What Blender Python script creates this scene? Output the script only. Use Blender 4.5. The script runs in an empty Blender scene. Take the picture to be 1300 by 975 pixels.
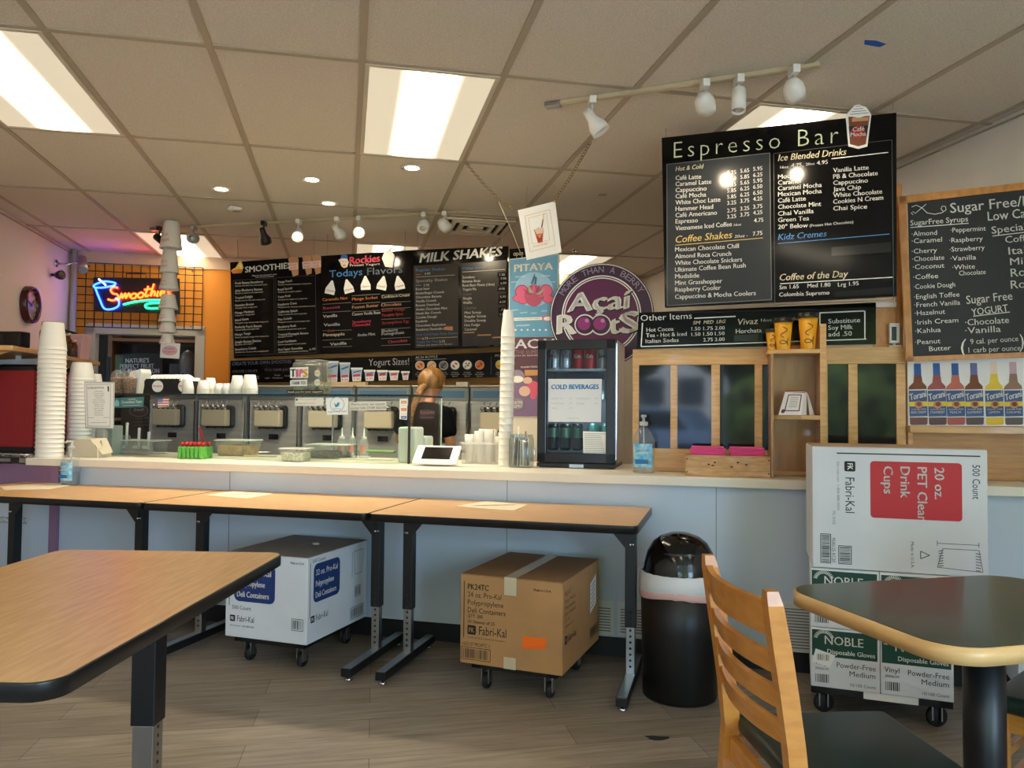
import bpy, bmesh, math, random
from mathutils import Vector, Matrix
R_ = math.radians
rnd = random.Random(7)
S = bpy.context.scene
COL = S.collection
# ------------------------------------------------------------------ camera
F, PITCH, ROLL, EYE = 990.0, .0340, .0090, 1.25
_cp, _sp, _cr, _sr = math.cos(PITCH), math.sin(PITCH), math.cos(ROLL), math.sin(ROLL)
cd = bpy.data.cameras.new('camera'); cam = bpy.data.objects.new('camera', cd); COL.objects.link(cam)
cd.sensor_width = 36; cd.lens = F / 1300 * 36; cd.clip_start = .02; cd.clip_end = 200
_X = Vector((1, 0, 0)); _U = Vector((0, -_sp, _cp)); _D = Vector((0, _cp, _sp))
_r = _X * _cr + _U * _sr
_u = _U * _cr - _X * _sr
cam.matrix_world = Matrix(((_r.x, _u.x, -_D.x, 0), (_r.y, _u.y, -_D.y, 0), (_r.z, _u.z, -_D.z, EYE), (0, 0, 0, 1)))
S.camera = cam
S.view_settings.view_transform = 'Standard'; S.view_settings.look = 'None'
S.view_settings.gamma = 1; S.view_settings.use_curve_mapping = False
S.view_settings.exposure = 0.72
S.cycles.use_denoising = True
S.cycles.max_bounces = 8; S.cycles.diffuse_bounces = 4; S.cycles.transparent_max_bounces = 24
S.cycles.caustics_reflective = False; S.cycles.caustics_refractive = False
# ------------------------------------------------------------------ light levels
SKY = (.52, .76, 1.0); SKY_STRENGTH = 9.0
PANEL = (1.0, .86, .62); PANEL_STRENGTH = 10.0
SPOT_W = 8.0
SUN_W = 20.0
w = bpy.data.worlds.new('sky'); S.world = w; w.use_nodes = True
nb = w.node_tree.nodes['Background']; nb.inputs[0].default_value = (*SKY, 1); nb.inputs[1].default_value = SKY_STRENGTH

sl = bpy.data.lights.new('sun', 'SUN'); sl.energy = SUN_W; sl.color = (1, .93, .82); sl.angle = .01; so = bpy.data.objects.new('sun', sl); COL.objects.link(so)
so.rotation_euler = (math.radians(-38), 0, math.radians(-10))     # high, from behind the shop: lights the street, not the room
# ------------------------------------------------------------------ frames
GY = R_(12.0); g = Vector((math.cos(GY), math.sin(GY), 0)); h = Vector((-math.sin(GY), math.cos(GY), 0))
CY = R_(-14.47); u = Vector((math.cos(CY), math.sin(CY), 0)); v = Vector((-math.sin(CY), math.cos(CY), 0)); O = Vector((0, 4.07, 0))
def G(s, t, z=0): return g * s + h * t + Vector((0, 0, z))        # room frame: s across, t deep
def C(a, b, z=0): return O + u * a + v * b + Vector((0, 0, z))     # counter frame: a along the counter front, b behind it
def ray(x, y):                                                    # direction of a point of the photograph
    a, b = x - 650, y - 487.5
    X = (_cr * a + _sr * b) / F; U = -(-_sr * a + _cr * b) / F
    return Vector((X, _cp - U * _sp, _sp + U * _cp))
def onz(x, y, z):                                                 # where it meets a level at height z
    r = ray(x, y); return Vector((0, 0, EYE)) + r * ((z - EYE) / r.z)
def onv(x, y, p, yaw):                                            # where it meets an upright plane
    n = Vector((-math.sin(yaw), math.cos(yaw), 0)); r = ray(x, y); o = Vector((0, 0, EYE))
    return o + r * ((Vector(p) - o).dot(n) / r.dot(n))
def onb(x, y, b): return onv(x, y, O + v * b, CY)
def ab(p): q = p - O; return q.dot(u), q.dot(v)

# ------------------------------------------------------------------ materials
def lin(c):
    c = c / 255.0
    return c / 12.92 if c <= .04045 else ((c + .055) / 1.055) ** 2.4
def rgb(c): return (lin(c[0]), lin(c[1]), lin(c[2]), 1)
MATS = {}
def M(name, c, rough=.5, metal=0.0, spec=.5, noise=None, emit=0, bump=None, coat=0, stretch=(1, 1, 1), c2=None):
    if name in MATS: return MATS[name]
    m = bpy.data.materials.new(name); m.use_nodes = True; nt = m.node_tree; p = nt.nodes['Principled BSDF']
    p.inputs['Base Color'].default_value = rgb(c); p.inputs['Roughness'].default_value = rough
    p.inputs['Metallic'].default_value = metal; p.inputs['Specular IOR Level'].default_value = spec
    p.inputs['Coat Weight'].default_value = coat
    if emit:
        p.inputs['Emission Color'].default_value = rgb(c); p.inputs['Emission Strength'].default_value = emit
    if noise or bump:
        tc = nt.nodes.new('ShaderNodeTexCoord'); mp = nt.nodes.new('ShaderNodeMapping'); mp.inputs['Scale'].default_value = stretch
        nt.links.new(tc.outputs['Object'], mp.inputs[0])
        tx = nt.nodes.new('ShaderNodeTexNoise'); tx.inputs['Scale'].default_value = (noise or bump)[0]; tx.inputs['Detail'].default_value = 4
        nt.links.new(mp.outputs[0], tx.inputs['Vector'])
        if noise:
            mx = nt.nodes.new('ShaderNodeMix'); mx.data_type = 'RGBA'
            k = noise[1]
            mx.inputs['A'].default_value = rgb(c)
            mx.inputs['B'].default_value = rgb(c2) if c2 else rgb([max(0, q * (1 - k)) for q in c])
            rp = nt.nodes.new('ShaderNodeMapRange'); rp.inputs['From Min'].default_value = .35; rp.inputs['From Max'].default_value = .65
            nt.links.new(tx.outputs['Fac'], rp.inputs['Value']); nt.links.new(rp.outputs[0], mx.inputs['Factor'])
            nt.links.new(mx.outputs['Result'], p.inputs['Base Color'])
        if bump:
            bp = nt.nodes.new('ShaderNodeBump'); bp.inputs['Strength'].default_value = bump[1]; bp.inputs['Distance'].default_value = .002
            nt.links.new(tx.outputs['Fac'], bp.inputs['Height']); nt.links.new(bp.outputs[0], p.inputs['Normal'])
    MATS[name] = m; return m
def GLASS(name, tint=(255, 255, 255), k=.08, rough=.03, body=0.0):
    # thin clear sheet: mostly lets light through, mirrors a little, body = share that is milky
    if name in MATS: return MATS[name]
    m = bpy.data.materials.new(name); m.use_nodes = True; nt = m.node_tree
    for n in list(nt.nodes): nt.nodes.remove(n)
    out = nt.nodes.new('ShaderNodeOutputMaterial'); tr = nt.nodes.new('ShaderNodeBsdfTransparent'); tr.inputs[0].default_value = rgb(tint)
    gl = nt.nodes.new('ShaderNodeBsdfGlossy'); gl.inputs['Roughness'].default_value = rough
    fr = nt.nodes.new('ShaderNodeLayerWeight'); fr.inputs[0].default_value = .25
    mr = nt.nodes.new('ShaderNodeMapRange'); mr.inputs['To Min'].default_value = k; mr.inputs['To Max'].default_value = .22
    nt.links.new(fr.outputs['Fresnel'], mr.inputs['Value'])
    mx = nt.nodes.new('ShaderNodeMixShader'); nt.links.new(mr.outputs[0], mx.inputs[0])
    src = tr.outputs[0]
    if body:
        df = nt.nodes.new('ShaderNodeBsdfDiffuse'); df.inputs[0].default_value = rgb(tint)
        m2 = nt.nodes.new('ShaderNodeMixShader'); m2.inputs[0].default_value = body
        nt.links.new(tr.outputs[0], m2.inputs[1]); nt.links.new(df.outputs[0], m2.inputs[2]); src = m2.outputs[0]
    nt.links.new(src, mx.inputs[1]); nt.links.new(gl.outputs[0], mx.inputs[2]); nt.links.new(mx.outputs[0], out.inputs[0])
    MATS[name] = m; return m
def WOOD(name, c, c2, scale=6, stretch=(1, 8, 8), rough=.35, coat=.2):
    return M(name, c, rough, noise=(scale, .3), c2=c2, stretch=stretch, coat=coat)

white = M('white_plastic', (236, 234, 228), .35); paper = M('paper', (240, 238, 234), .7); foam = M('foam_cup', (240, 236, 226), .45)
black = M('black_plastic', (14, 14, 16), .35); blackg = M('black_gloss', (8, 8, 10), .12); rubber = M('black_rubber', (18, 18, 20), .6)
blackm = M('black_powder_coat', (16, 18, 22), .4); chrome = M('chrome', (205, 208, 212), .18, 1.0); steel = M('stainless', (206, 209, 208), .34, .35, noise=(3, .10), stretch=(1, 1, 12))
alu = M('brushed_metal', (170, 168, 162), .35, 1.0); ink = M('black_ink', (22, 22, 24), .6); grey = M('grey_print', (120, 120, 122), .6); lgrey = M('light_grey_print', (186, 186, 186), .6)
board = M('sign_board', (13, 12, 13), .11, spec=.22); chalkb = M('chalkboard', (24, 23, 22), .55, noise=(5, .35)); letter = M('white_letter', (236, 232, 220), .5)
chalk = M('chalk', (235, 235, 228), .9); lamp_white = M('lamp_white', (225, 222, 214), .3)
pine = WOOD('pale_wood', (220, 174, 108), (200, 150, 88), 5, (2, 2, 14)); pinex = WOOD('pale_wood_lengthwise', (212, 168, 110), (192, 144, 88), 5, (14, 2, 2))
pinex = WOOD('pale_wood_across', (220, 174, 108), (202, 152, 90), 5, (1.2, 8, 14))
ply = WOOD('plywood', (186, 138, 80), (168, 118, 64), 5, (6, 4, 1.0))
orange = M('orange_paint', (222, 140, 34), .6)
glass = GLASS('clear_glass', (251, 252, 251), .015); plastic = GLASS('clear_plastic', (250, 250, 248), .05, .08, .12); frost = GLASS('frosted_plastic', (248, 247, 242), .05, .25, .6)

# ------------------------------------------------------------------ mesh building
class B:
    def __init__(s): s.bm = bmesh.new()
    def box(s, x0, x1, y0, y1, z0, z1, bev=0, seg=2, mtx=None):
        t = bmesh.new(); bmesh.ops.create_cube(t, size=1)
        bmesh.ops.scale(t, vec=(x1 - x0, y1 - y0, z1 - z0), verts=t.verts); bmesh.ops.translate(t, vec=((x0 + x1) / 2, (y0 + y1) / 2, (z0 + z1) / 2), verts=t.verts)
        if bev: bmesh.ops.bevel(t, geom=t.edges[:], offset=bev, segments=seg, affect='EDGES', profile=.5)
        return s.merge(t, mtx)
    def merge(s, t, mtx=None):
        if mtx is not None: bmesh.ops.transform(t, matrix=mtx, verts=t.verts)
        vm = {q: s.bm.verts.new(q.co) for q in t.verts}
        for f in t.faces:
            try: nf = s.bm.faces.new([vm[q] for q in f.verts]); nf.smooth = f.smooth
            except ValueError: pass
        t.free(); return s
    def raw(s, vs, fs, smooth=False):
        vv = [s.bm.verts.new(q) for q in vs]
        for f in fs:
            try: s.bm.faces.new([vv[i] for i in f]).smooth = smooth
            except ValueError: pass
        return s
    def lathe(s, prof, n=24, c=(0, 0, 0), smooth=True, mtx=None):
        t = bmesh.new(); rings = []
        for r, z in prof:
            rings.append([t.verts.new((c[0] + r * math.cos(2 * math.pi * i / n), c[1] + r * math.sin(2 * math.pi * i / n), c[2] + z)) for i in range(n)] if r > 1e-6 else [t.verts.new((c[0], c[1], c[2] + z))])
        for A, Bq in zip(rings, rings[1:]):
            for i in range(n):
                j = (i + 1) % n
                q = [A[i], A[j], Bq[j], Bq[i]] if len(A) > 1 and len(Bq) > 1 else ([A[0], Bq[j], Bq[i]] if len(A) == 1 else [A[i], A[j], Bq[0]])
                if len(A) == 1 and len(Bq) == 1: continue
                t.faces.new(q).smooth = smooth
        for rg, fl in ((rings[0], True), (rings[-1], False)):
            if len(rg) > 1 and prof[0 if fl else -1][0] > 0 and getattr(s, 'cap', True): t.faces.new(rg[::-1] if fl else rg)
        return s.merge(t, mtx)
    def cyl(s, p0, p1, r, n=16, r1=None):
        p0, p1 = Vector(p0), Vector(p1); d = p1 - p0
        return s.lathe([(r, 0), (r if r1 is None else r1, d.length)], n, mtx=Matrix.Translation(p0) @ d.to_track_quat('Z', 'Y').to_matrix().to_4x4())
    def tube(s, pts, r, n=8, closed=False, cap=True):
        pts = [Vector(q) for q in pts]; N = len(pts); rs = r if isinstance(r, (list, tuple)) else [r] * N; rings = []
        up = Vector((0, 0, 1)); prev = None
        for i, q in enumerate(pts):
            d = (pts[(i + 1) % N] - pts[i - 1]) if closed else (pts[min(i + 1, N - 1)] - pts[max(i - 1, 0)])
            d.normalize()
            if prev is None:
                prev = d.orthogonal().normalized() if abs(d.dot(up)) > .95 else (up - d * d.dot(up)).normalized()
            else: prev = (prev - d * d.dot(prev)).normalized()
            e = d.cross(prev)
            rings.append([s.bm.verts.new(q + (prev * math.cos(2 * math.pi * k / n) + e * math.sin(2 * math.pi * k / n)) * rs[i]) for k in range(n)])
        for i in range(N if closed else N - 1):
            A, Bq = rings[i], rings[(i + 1) % N]
            for k in range(n): s.bm.faces.new((A[k], A[(k + 1) % n], Bq[(k + 1) % n], Bq[k])).smooth = True
        if not closed and cap: s.bm.faces.new(rings[0][::-1]); s.bm.faces.new(rings[-1])
        return s
    def prism(s, pts, lo, hi, ax='z', bev=0):
        t = bmesh.new()
        f3 = (lambda p, q: (p[0], p[1], q)) if ax == 'z' else ((lambda p, q: (p[0], q, p[1])) if ax == 'y' else (lambda p, q: (q, p[0], p[1])))
        A = [t.verts.new(f3(p, lo)) for p in pts]; Bq = [t.verts.new(f3(p, hi)) for p in pts]; n = len(pts)
        t.faces.new(A[::-1]); t.faces.new(Bq)
        for i in range(n): t.faces.new((A[i], A[(i + 1) % n], Bq[(i + 1) % n], Bq[i]))
        bmesh.ops.recalc_face_normals(t, faces=t.faces[:])
        if bev: bmesh.ops.bevel(t, geom=t.edges[:], offset=bev, segments=2, affect='EDGES', profile=.5)
        return s.merge(t)
    def ball(s, c, r, n=16, sc=(1, 1, 1)):
        t = bmesh.new(); bmesh.ops.create_uvsphere(t, u_segments=n, v_segments=max(6, n // 2), radius=r)
        for f in t.faces: f.smooth = True
        return s.merge(t, Matrix.Translation(c) @ Matrix.Diagonal((*sc, 1)))
def mesh(name, b, mat, parent=None, smooth=None, label=None):
    me = bpy.data.meshes.new(name)
    if smooth:
        for f in b.bm.faces: f.smooth = True
    b.bm.to_mesh(me); b.bm.free()
    me.materials.append(mat)
    o = bpy.data.objects.new(name, me); COL.objects.link(o)
    if parent is not None: o.parent = parent
    if label: o['label'] = label
    return o
def place(o, loc, rz=0): o.location = loc; o.rotation_euler = (0, 0, rz); return o
def tag(o, label, cat, group=None, kind=None):
    o['label'] = label; o['category'] = cat
    if group: o['group'] = group
    if kind: o['kind'] = kind
    return o
def thing(name, label, cat, loc=(0, 0, 0), rz=0, group=None):
    o = bpy.data.objects.new(name, None); COL.objects.link(o); o.empty_display_size = .05
    return tag(place(o, loc, rz), label, cat, group)
def solo(name, b, mat, label, cat, loc=(0, 0, 0), rz=0, group=None, smooth=None):
    return tag(place(mesh(name, b, mat, smooth=smooth), loc, rz), label, cat, group)
def struct(name, b, mat, loc=(0, 0, 0), rz=0):
    o = place(mesh(name, b, mat), loc, rz); o['kind'] = 'structure'; return o
def dup(o, loc=None, rz=None, label=None, group=None, parent=None):
    c = o.copy(); COL.objects.link(c)
    if parent is not None: c.parent = parent
    if loc is not None: c.location = loc
    if rz is not None: c.rotation_euler = (0, 0, rz)
    if label: c['label'] = label
    if group: c['group'] = group
    for ch in list(o.children): dup(ch, parent=c)
    return c
def rrect(x0, x1, y0, y1, r, n=5):
    pts = []
    for cx, cy, a0 in ((x1 - r, y1 - r, 0), (x0 + r, y1 - r, 90), (x0 + r, y0 + r, 180), (x1 - r, y0 + r, 270)):
        for k in range(n + 1):
            a = R_(a0 + 90 * k / n); pts.append((cx + r * math.cos(a), cy + r * math.sin(a)))
    return pts
# ------------------------------------------------------------------ lettering
_FC = {}
def glyphs(s, bold=0, sp=1):
    k = (s, bold, sp)
    if k not in _FC:
        cu = bpy.data.curves.new('t', 'FONT'); cu.body = s; cu.resolution_u = 2; cu.offset = min(bold, 0); cu.space_character = sp
        ob = bpy.data.objects.new('t', cu); COL.objects.link(ob)
        me = bpy.data.meshes.new_from_object(ob.evaluated_get(bpy.context.evaluated_depsgraph_get()))
        vs = [(q.co.x, q.co.y) for q in me.vertices]; fs = [tuple(p.vertices) for p in me.polygons]
        bpy.data.objects.remove(ob); bpy.data.curves.remove(cu); bpy.data.meshes.remove(me)
        _FC[k] = (vs, fs)
    return _FC[k]
CAP = max(q[1] for q in glyphs('H')[0]) or .7
class Art:
    """Print on a flat board: x to the right, z up, facing -y, in the frame of the parent."""
    def __init__(s, parent, yaw=CY, origin=None, y=0.0, step=.0008):
        s.parent, s.yaw, s.y, s.step = parent, yaw, y, step; s.o = Vector(origin if origin is not None else parent.location); s.bs = {}; s.map(0, 0, 1)
        s.ux = Vector((math.cos(yaw), math.sin(yaw), 0)); s.nv = Vector((-math.sin(yaw), math.cos(yaw), 0))
    def map(s, ox, oy, k): s.ox, s.oy, s.k = ox, oy, k; return s
    def q(s, x, y):
        p = onv(s.ox + x / s.k, s.oy + y / s.k, s.o + s.nv * s.y, s.yaw) - s.o
        return p.dot(s.ux), p.z
    def b(s, name, mat):
        return s.bs.setdefault((name, mat.name), B())
    def poly(s, name, mat, pts, layer=1, local=False):
        if not local: pts = [s.q(*p) for p in pts]
        y = s.y - s.step * layer; bb = s.b(name, mat).bm
        a = sum(p[0] * q[1] - q[0] * p[1] for p, q in zip(pts, pts[1:] + pts[:1]))
        if a < 0: pts = pts[::-1]
        try: bb.faces.new([bb.verts.new((p[0], y, p[1])) for p in pts])
        except ValueError: pass
    def line(s, name, mat, p, q, wd, layer=1, local=False):
        if not local: p, q = s.q(*p), s.q(*q)
        d = Vector((q[0] - p[0], q[1] - p[1])); n = Vector((-d.y, d.x)).normalized() * wd / 2
        s.poly(name, mat, [(p[0] - n.x, p[1] - n.y), (q[0] - n.x, q[1] - n.y), (q[0] + n.x, q[1] + n.y), (p[0] + n.x, p[1] + n.y)], layer, True)
    def frame(s, name, mat, pts, wd, layer=1):
        for a, b_ in zip(pts, pts[1:] + pts[:1]): s.line(name, mat, a, b_, wd, layer)
    def disc(s, name, mat, c, r, layer=1, sy=1, n=20, a0=0, a1=360, local=False):
        pts = [(c[0] + r * math.cos(R_(a0 + (a1 - a0) * i / n)), c[1] + r * sy * math.sin(R_(a0 + (a1 - a0) * i / n))) for i in range(n if a1 - a0 == 360 else n + 1)]
        s.poly(name, mat, pts, layer, local)
    def text(s, name, mat, t, p, q, hh, bold=0, shear=0, layer=1, local=False, sp=1):
        """t from baseline point p to baseline point q, capitals hh tall"""
        if not local:
            c0 = s.q(*p); c1 = s.q(*q); top = s.q(p[0], p[1] - hh); hh = top[1] - c0[1]; p, q = c0, c1
        vs, fs = glyphs(t, bold, sp)
        if not vs: return
        x0 = min(a for a, _ in vs); x1 = max(a for a, _ in vs); L = math.hypot(q[0] - p[0], q[1] - p[1]); an = math.atan2(q[1] - p[1], q[0] - p[0])
        ca, sa = math.cos(an), math.sin(an); y = s.y - s.step * layer; k = bold / CAP * hh
        for dx, dz in ((-k, -k * .4), (k, k * .4), (0, 0)) if bold >= .02 else (((-k, 0), (k, 0)) if bold > 0 else ((0, 0),)):
            out = []
            for a, c in vs:
                Z = c / CAP * hh + dz; X = (a - x0) / (x1 - x0) * L + dx + shear * Z
                out.append((p[0] + X * ca - Z * sa, y, p[1] + X * sa + Z * ca))
            s.b(name, mat).raw(out, fs)
    def done(s):
        for (name, mn), b in s.bs.items(): mesh(name, b, MATS[mn], s.parent)
        s.bs = {}
def quadboard(art, corners, t=.012):
    """board body from four photo corners (tl, tr, br, bl) on the art plane"""
    pts = [art.q(*c) for c in corners]; b = B(); b.prism(pts, art.y + 0.0, art.y + t, 'y'); return b

# ================================================================== THE ROOM
CEIL, SL, SR, TB, TF = 2.745, -2.60, 3.214, 8.146, -2.3            # room frame limits
S0, T0, TS, TT = .0454, 2.122, .62, 1.24                          # ceiling grid
wallp = M('wall_paint', (212, 205, 196), .8, noise=(3, .03)); tile = M('ceiling_tile', (216, 205, 190), .95, noise=(160, .10), bump=(220, .25))
tbar = M('grid_paint', (168, 154, 134), .6)
def floor_material():
    m = bpy.data.materials.new('floor_planks'); m.use_nodes = True; nt = m.node_tree; p = nt.nodes['Principled BSDF']; L = nt.links.new
    tc = nt.nodes.new('ShaderNodeTexCoord'); mp = nt.nodes.new('ShaderNodeMapping'); mp.inputs['Rotation'].default_value = (0, 0, R_(2)); L(tc.outputs['Object'], mp.inputs[0])
    bk = nt.nodes.new('ShaderNodeTexBrick'); bk.offset = .37; bk.inputs['Scale'].default_value = 1; bk.inputs['Brick Width'].default_value = 1.22; bk.inputs['Row Height'].default_value = .18
    bk.inputs['Mortar Size'].default_value = .0012; bk.inputs['Color1'].default_value = rgb((154, 141, 126)); bk.inputs['Color2'].default_value = rgb((126, 114, 101)); bk.inputs['Mortar'].default_value = rgb((74, 66, 58)); bk.inputs['Bias'].default_value = -.1
    L(mp.outputs[0], bk.inputs['Vector'])
    m2 = nt.nodes.new('ShaderNodeMapping'); m2.inputs['Scale'].default_value = (1.2, 16, 1); m2.inputs['Rotation'].default_value = (0, 0, R_(2)); L(tc.outputs['Object'], m2.inputs[0])
    nz = nt.nodes.new('ShaderNodeTexNoise'); nz.inputs['Scale'].default_value = 2.5; nz.inputs['Detail'].default_value = 7; nz.inputs['Roughness'].default_value = .65; L(m2.outputs[0], nz.inputs['Vector'])
    rp = nt.nodes.new('ShaderNodeMapRange'); rp.inputs['From Min'].default_value = .3; rp.inputs['From Max'].default_value = .7; rp.inputs['To Min'].default_value = .62; rp.inputs['To Max'].default_value = 1.25; L(nz.outputs['Fac'], rp.inputs['Value'])
    mx = nt.nodes.new('ShaderNodeMix'); mx.data_type = 'RGBA'; mx.blend_type = 'MULTIPLY'; mx.inputs['Factor'].default_value = 1
    L(bk.outputs['Color'], mx.inputs['A']); L(rp.outputs[0], mx.inputs['B']); L(mx.outputs['Result'], p.inputs['Base Color'])
    p.inputs['Roughness'].default_value = .42; p.inputs['Specular IOR Level'].default_value = .35
    return m
b = B(); b.box(SL, SR, TF - .1, TB, -.1, 0); struct('floor', b, floor_material(), rz=GY)
b = B(); b.box(SL - .1, SR + .1, TF - .1, TB + .1, CEIL, CEIL + .1); struct('ceiling', b, tile, rz=GY)
b = B()
k = -10
while S0 + k * TS < SR:
    s_ = S0 + k * TS
    if s_ > SL: b.box(s_ - .015, s_ + .015, TF, TB, CEIL - .006, CEIL + .002)
    k += 1
for i in range(-5, 8):
    t_ = T0 + i * TT
    if TF < t_ < TB: b.box(SL, SR, t_ - .015, t_ + .015, CEIL - .0055, CEIL + .002)
for s_ in (SL, SR - .02): b.box(s_, s_ + .02, TF, TB, CEIL - .03, CEIL - .027)
struct('trim_1', b, tbar, rz=GY)
b = B(); b.box(SL - .1, SL, TF, TB, 0, CEIL); struct('wall_left', b, M('wall_left_paint', (214, 204, 194), .8), rz=GY)
b = B(); b.box(SR, SR + .1, TF, TB, 0, CEIL); struct('wall_right', b, wallp, rz=GY)
D0, D1, DH = -2.40, -1.42, 2.0                                   # doorway in the far wall
b = B(); b.box(SL, D0, TB, TB + .1, 0, CEIL); b.box(D1, -.95, TB, TB + .1, 0, CEIL); b.box(D0, D1, TB, TB + .1, DH, CEIL); struct('wall_back', b, orange, rz=GY)
b = B(); b.box(-.95, SR, TB, TB + .1, 0, CEIL); struct('wall_back_right', b, wallp, rz=GY)
b = B(); b.box(SL, SR, TB - .015, TB, 2.62, CEIL); struct('trim_2', b, M('cove_paint', (206, 176, 150), .7), rz=GY)
b = B()
for x0, x1, z0, z1 in ((D0 - .05, D0 + .04, 0, DH + .03), (D1 - .04, D1 + .05, 0, DH + .03), (D0 - .05, D1 + .05, DH - .05, DH + .05)): b.box(x0, x1, TB - .03, TB + .1, z0, z1, .006)
struct('door_1', b, M('door_frame_grey', (176, 170, 158), .5), rz=GY)
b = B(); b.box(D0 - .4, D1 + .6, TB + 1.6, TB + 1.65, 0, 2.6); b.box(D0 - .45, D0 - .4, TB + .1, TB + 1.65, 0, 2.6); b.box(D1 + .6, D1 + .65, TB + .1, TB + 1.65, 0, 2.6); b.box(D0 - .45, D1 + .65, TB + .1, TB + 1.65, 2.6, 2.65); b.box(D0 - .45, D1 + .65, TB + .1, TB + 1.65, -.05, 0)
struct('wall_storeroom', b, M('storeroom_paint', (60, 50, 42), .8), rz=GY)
# storefront behind the camera: a low sill, mullions and big openings that let the daylight in
b = B(); b.box(SL, SR, TF - .1, TF, 0, .35); b.box(SL, SR, TF - .1, TF, 2.45, CEIL); b.box(SL, SL + .15, TF - .1, TF, .35, 2.45); b.box(SR - .15, SR, TF - .1, TF, .35, 2.45); struct('wall_front', b, wallp, rz=GY)
nw = 4; ww = (SR - SL - .3) / nw
for i in range(nw):
    x0 = SL + .15 + i * ww; b = B()
    for q in ((x0, x0 + .05, .35, 2.45), (x0 + ww - .05, x0 + ww, .35, 2.45), (x0, x0 + ww, .35, .41), (x0, x0 + ww, 2.39, 2.45)): b.box(q[0], q[1], TF - .08, TF - .02, q[2], q[3])
    struct('window_%d' % (i + 1), b, alu, rz=GY)
    L_ = bpy.data.lights.new('window_portal', 'AREA'); L_.shape = 'RECTANGLE'; L_.size = ww; L_.size_y = 2.1; L_.cycles.is_portal = True
    lo = bpy.data.objects.new('window_portal', L_); COL.objects.link(lo); lo.location = G(x0 + ww / 2, TF - .12, 1.4); lo.rotation_euler = (R_(90), 0, GY)
# the street outside
b = B(); b.box(-30, 30, -45, TF - .1, -.35, -.15); struct('ground_asphalt', b, M('pavement', (186, 182, 174), .9, noise=(2, .15)), rz=GY)
t = bpy.data.objects.new('building_across', None); COL.objects.link(t); t['kind'] = 'structure'; t.rotation_euler = (0, 0, GY)
b = B(); b.box(-30, -12.6, -34, -26, -.2, 7.5); mesh('facade', b, M('stucco', (206, 208, 212), .8), t)
b = B()
for fl in (1.6, 4.2):
    for i in range(8): b.box(-29.5 + i * 2.1, -28.1 + i * 2.1, -26.04, -25.9, fl, fl + 1.3)
mesh('window_pane', b, M('far_glass', (50, 60, 72), .2), t)
leafm = M('hedge_leaves', (96, 116, 58), .8, noise=(3, .7)); trunk = M('trunk', (52, 40, 32), .9)
for nm, x, y, n, rr, hz in (('hedge_row', -11, -18, 50, .8, .6), ('tree_outside', -10.2, -12.5, 44, 2.0, 3.6), ('tree_outside', -1.6, -11, 60, 2.0, 2.4), ('tree_outside', -6.5, -17, 44, 1.9, 3.6)):
    b = B()
    for i in range(n):
        q = (x + (rnd.uniform(-5, 5) if nm == 'hedge_row' else rnd.gauss(0, 1.3)), y + rnd.gauss(0, .5), hz + (rnd.uniform(-.3, .4) if nm == 'hedge_row' else rnd.gauss(0, 1.3))); b.ball(q, rr * rnd.uniform(.35, .6), 7)
    o = struct(nm, b, leafm, rz=GY)
    if nm != 'hedge_row': b = B(); b.cyl((x, y, -.2), (x, y, hz), .22, 10); tr = mesh('trunk', b, trunk, o)
t = bpy.data.objects.new('car_outside', None); COL.objects.link(t); t['kind'] = 'structure'; t.rotation_euler = (0, 0, GY); t.location = G(-7.2, -11.0, -.15)
b = B(); b.box(-2.2, 2.2, -.85, .85, .30, .95, .12); b.prism([(-1.3, .92), (1.6, .92), (1.0, 1.5), (-.7, 1.5)], -.75, .75, 'y', .06); mesh('body', b, M('car_blue', (110, 134, 170), .3, coat=.4), t)
b = B(); b.prism([(-1.1, .96), (1.4, .96), (.95, 1.42), (-.65, 1.42)], -.76, .76, 'y'); mesh('car_window', b, M('car_glass', (24, 28, 34), .1), t)
b = B()
for x in (-1.4, 1.4):
    for y in (-.8, .8): b.cyl((x, y - .1, .31), (x, y + .1, .31), .31)
mesh('wheel', b, rubber, t)

# ------------------------------------------------------------------ ceiling lights
def diffuser_material(lamp_count=1):
    m = bpy.data.materials.new('light_diffuser'); m.use_nodes = True; nt = m.node_tree; p = nt.nodes['Principled BSDF']; L = nt.links.new
    tc = nt.nodes.new('ShaderNodeTexCoord'); sp = nt.nodes.new('ShaderNodeSeparateXYZ'); L(tc.outputs['Object'], sp.inputs[0])
    ab_ = nt.nodes.new('ShaderNodeMath'); ab_.operation = 'ABSOLUTE'; L(sp.outputs['X'], ab_.inputs[0])
    rp = nt.nodes.new('ShaderNodeMapRange'); rp.interpolation_type = 'SMOOTHSTEP'; rp.inputs['From Min'].default_value = .01; rp.inputs['From Max'].default_value = .15; rp.inputs['To Min'].default_value = PANEL_STRENGTH; rp.inputs['To Max'].default_value = PANEL_STRENGTH * .034; L(ab_.outputs[0], rp.inputs['Value'])
    p.inputs['Base Color'].default_value = (.5, .48, .42, 1); p.inputs['Emission Color'].default_value = (*PANEL, 1); L(rp.outputs[0], p.inputs['Emission Strength'])
    return m
diff = diffuser_material(); frame_m = M('light_frame', (200, 190, 170), .5)
LN = {(-3, 1): 'over the near left table', (0, 1): 'over the middle of the shop', (3, 1): 'behind the espresso menu board', (-3, 4): 'above the neon sign', (0, 4): 'behind the flavours and milk shake boards', (3, 4): 'behind the round purple sign', (-3, -2): 'over the left windows', (0, -2): 'over the shop entrance', (3, -2): 'over the right windows'}
proto = None
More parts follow.
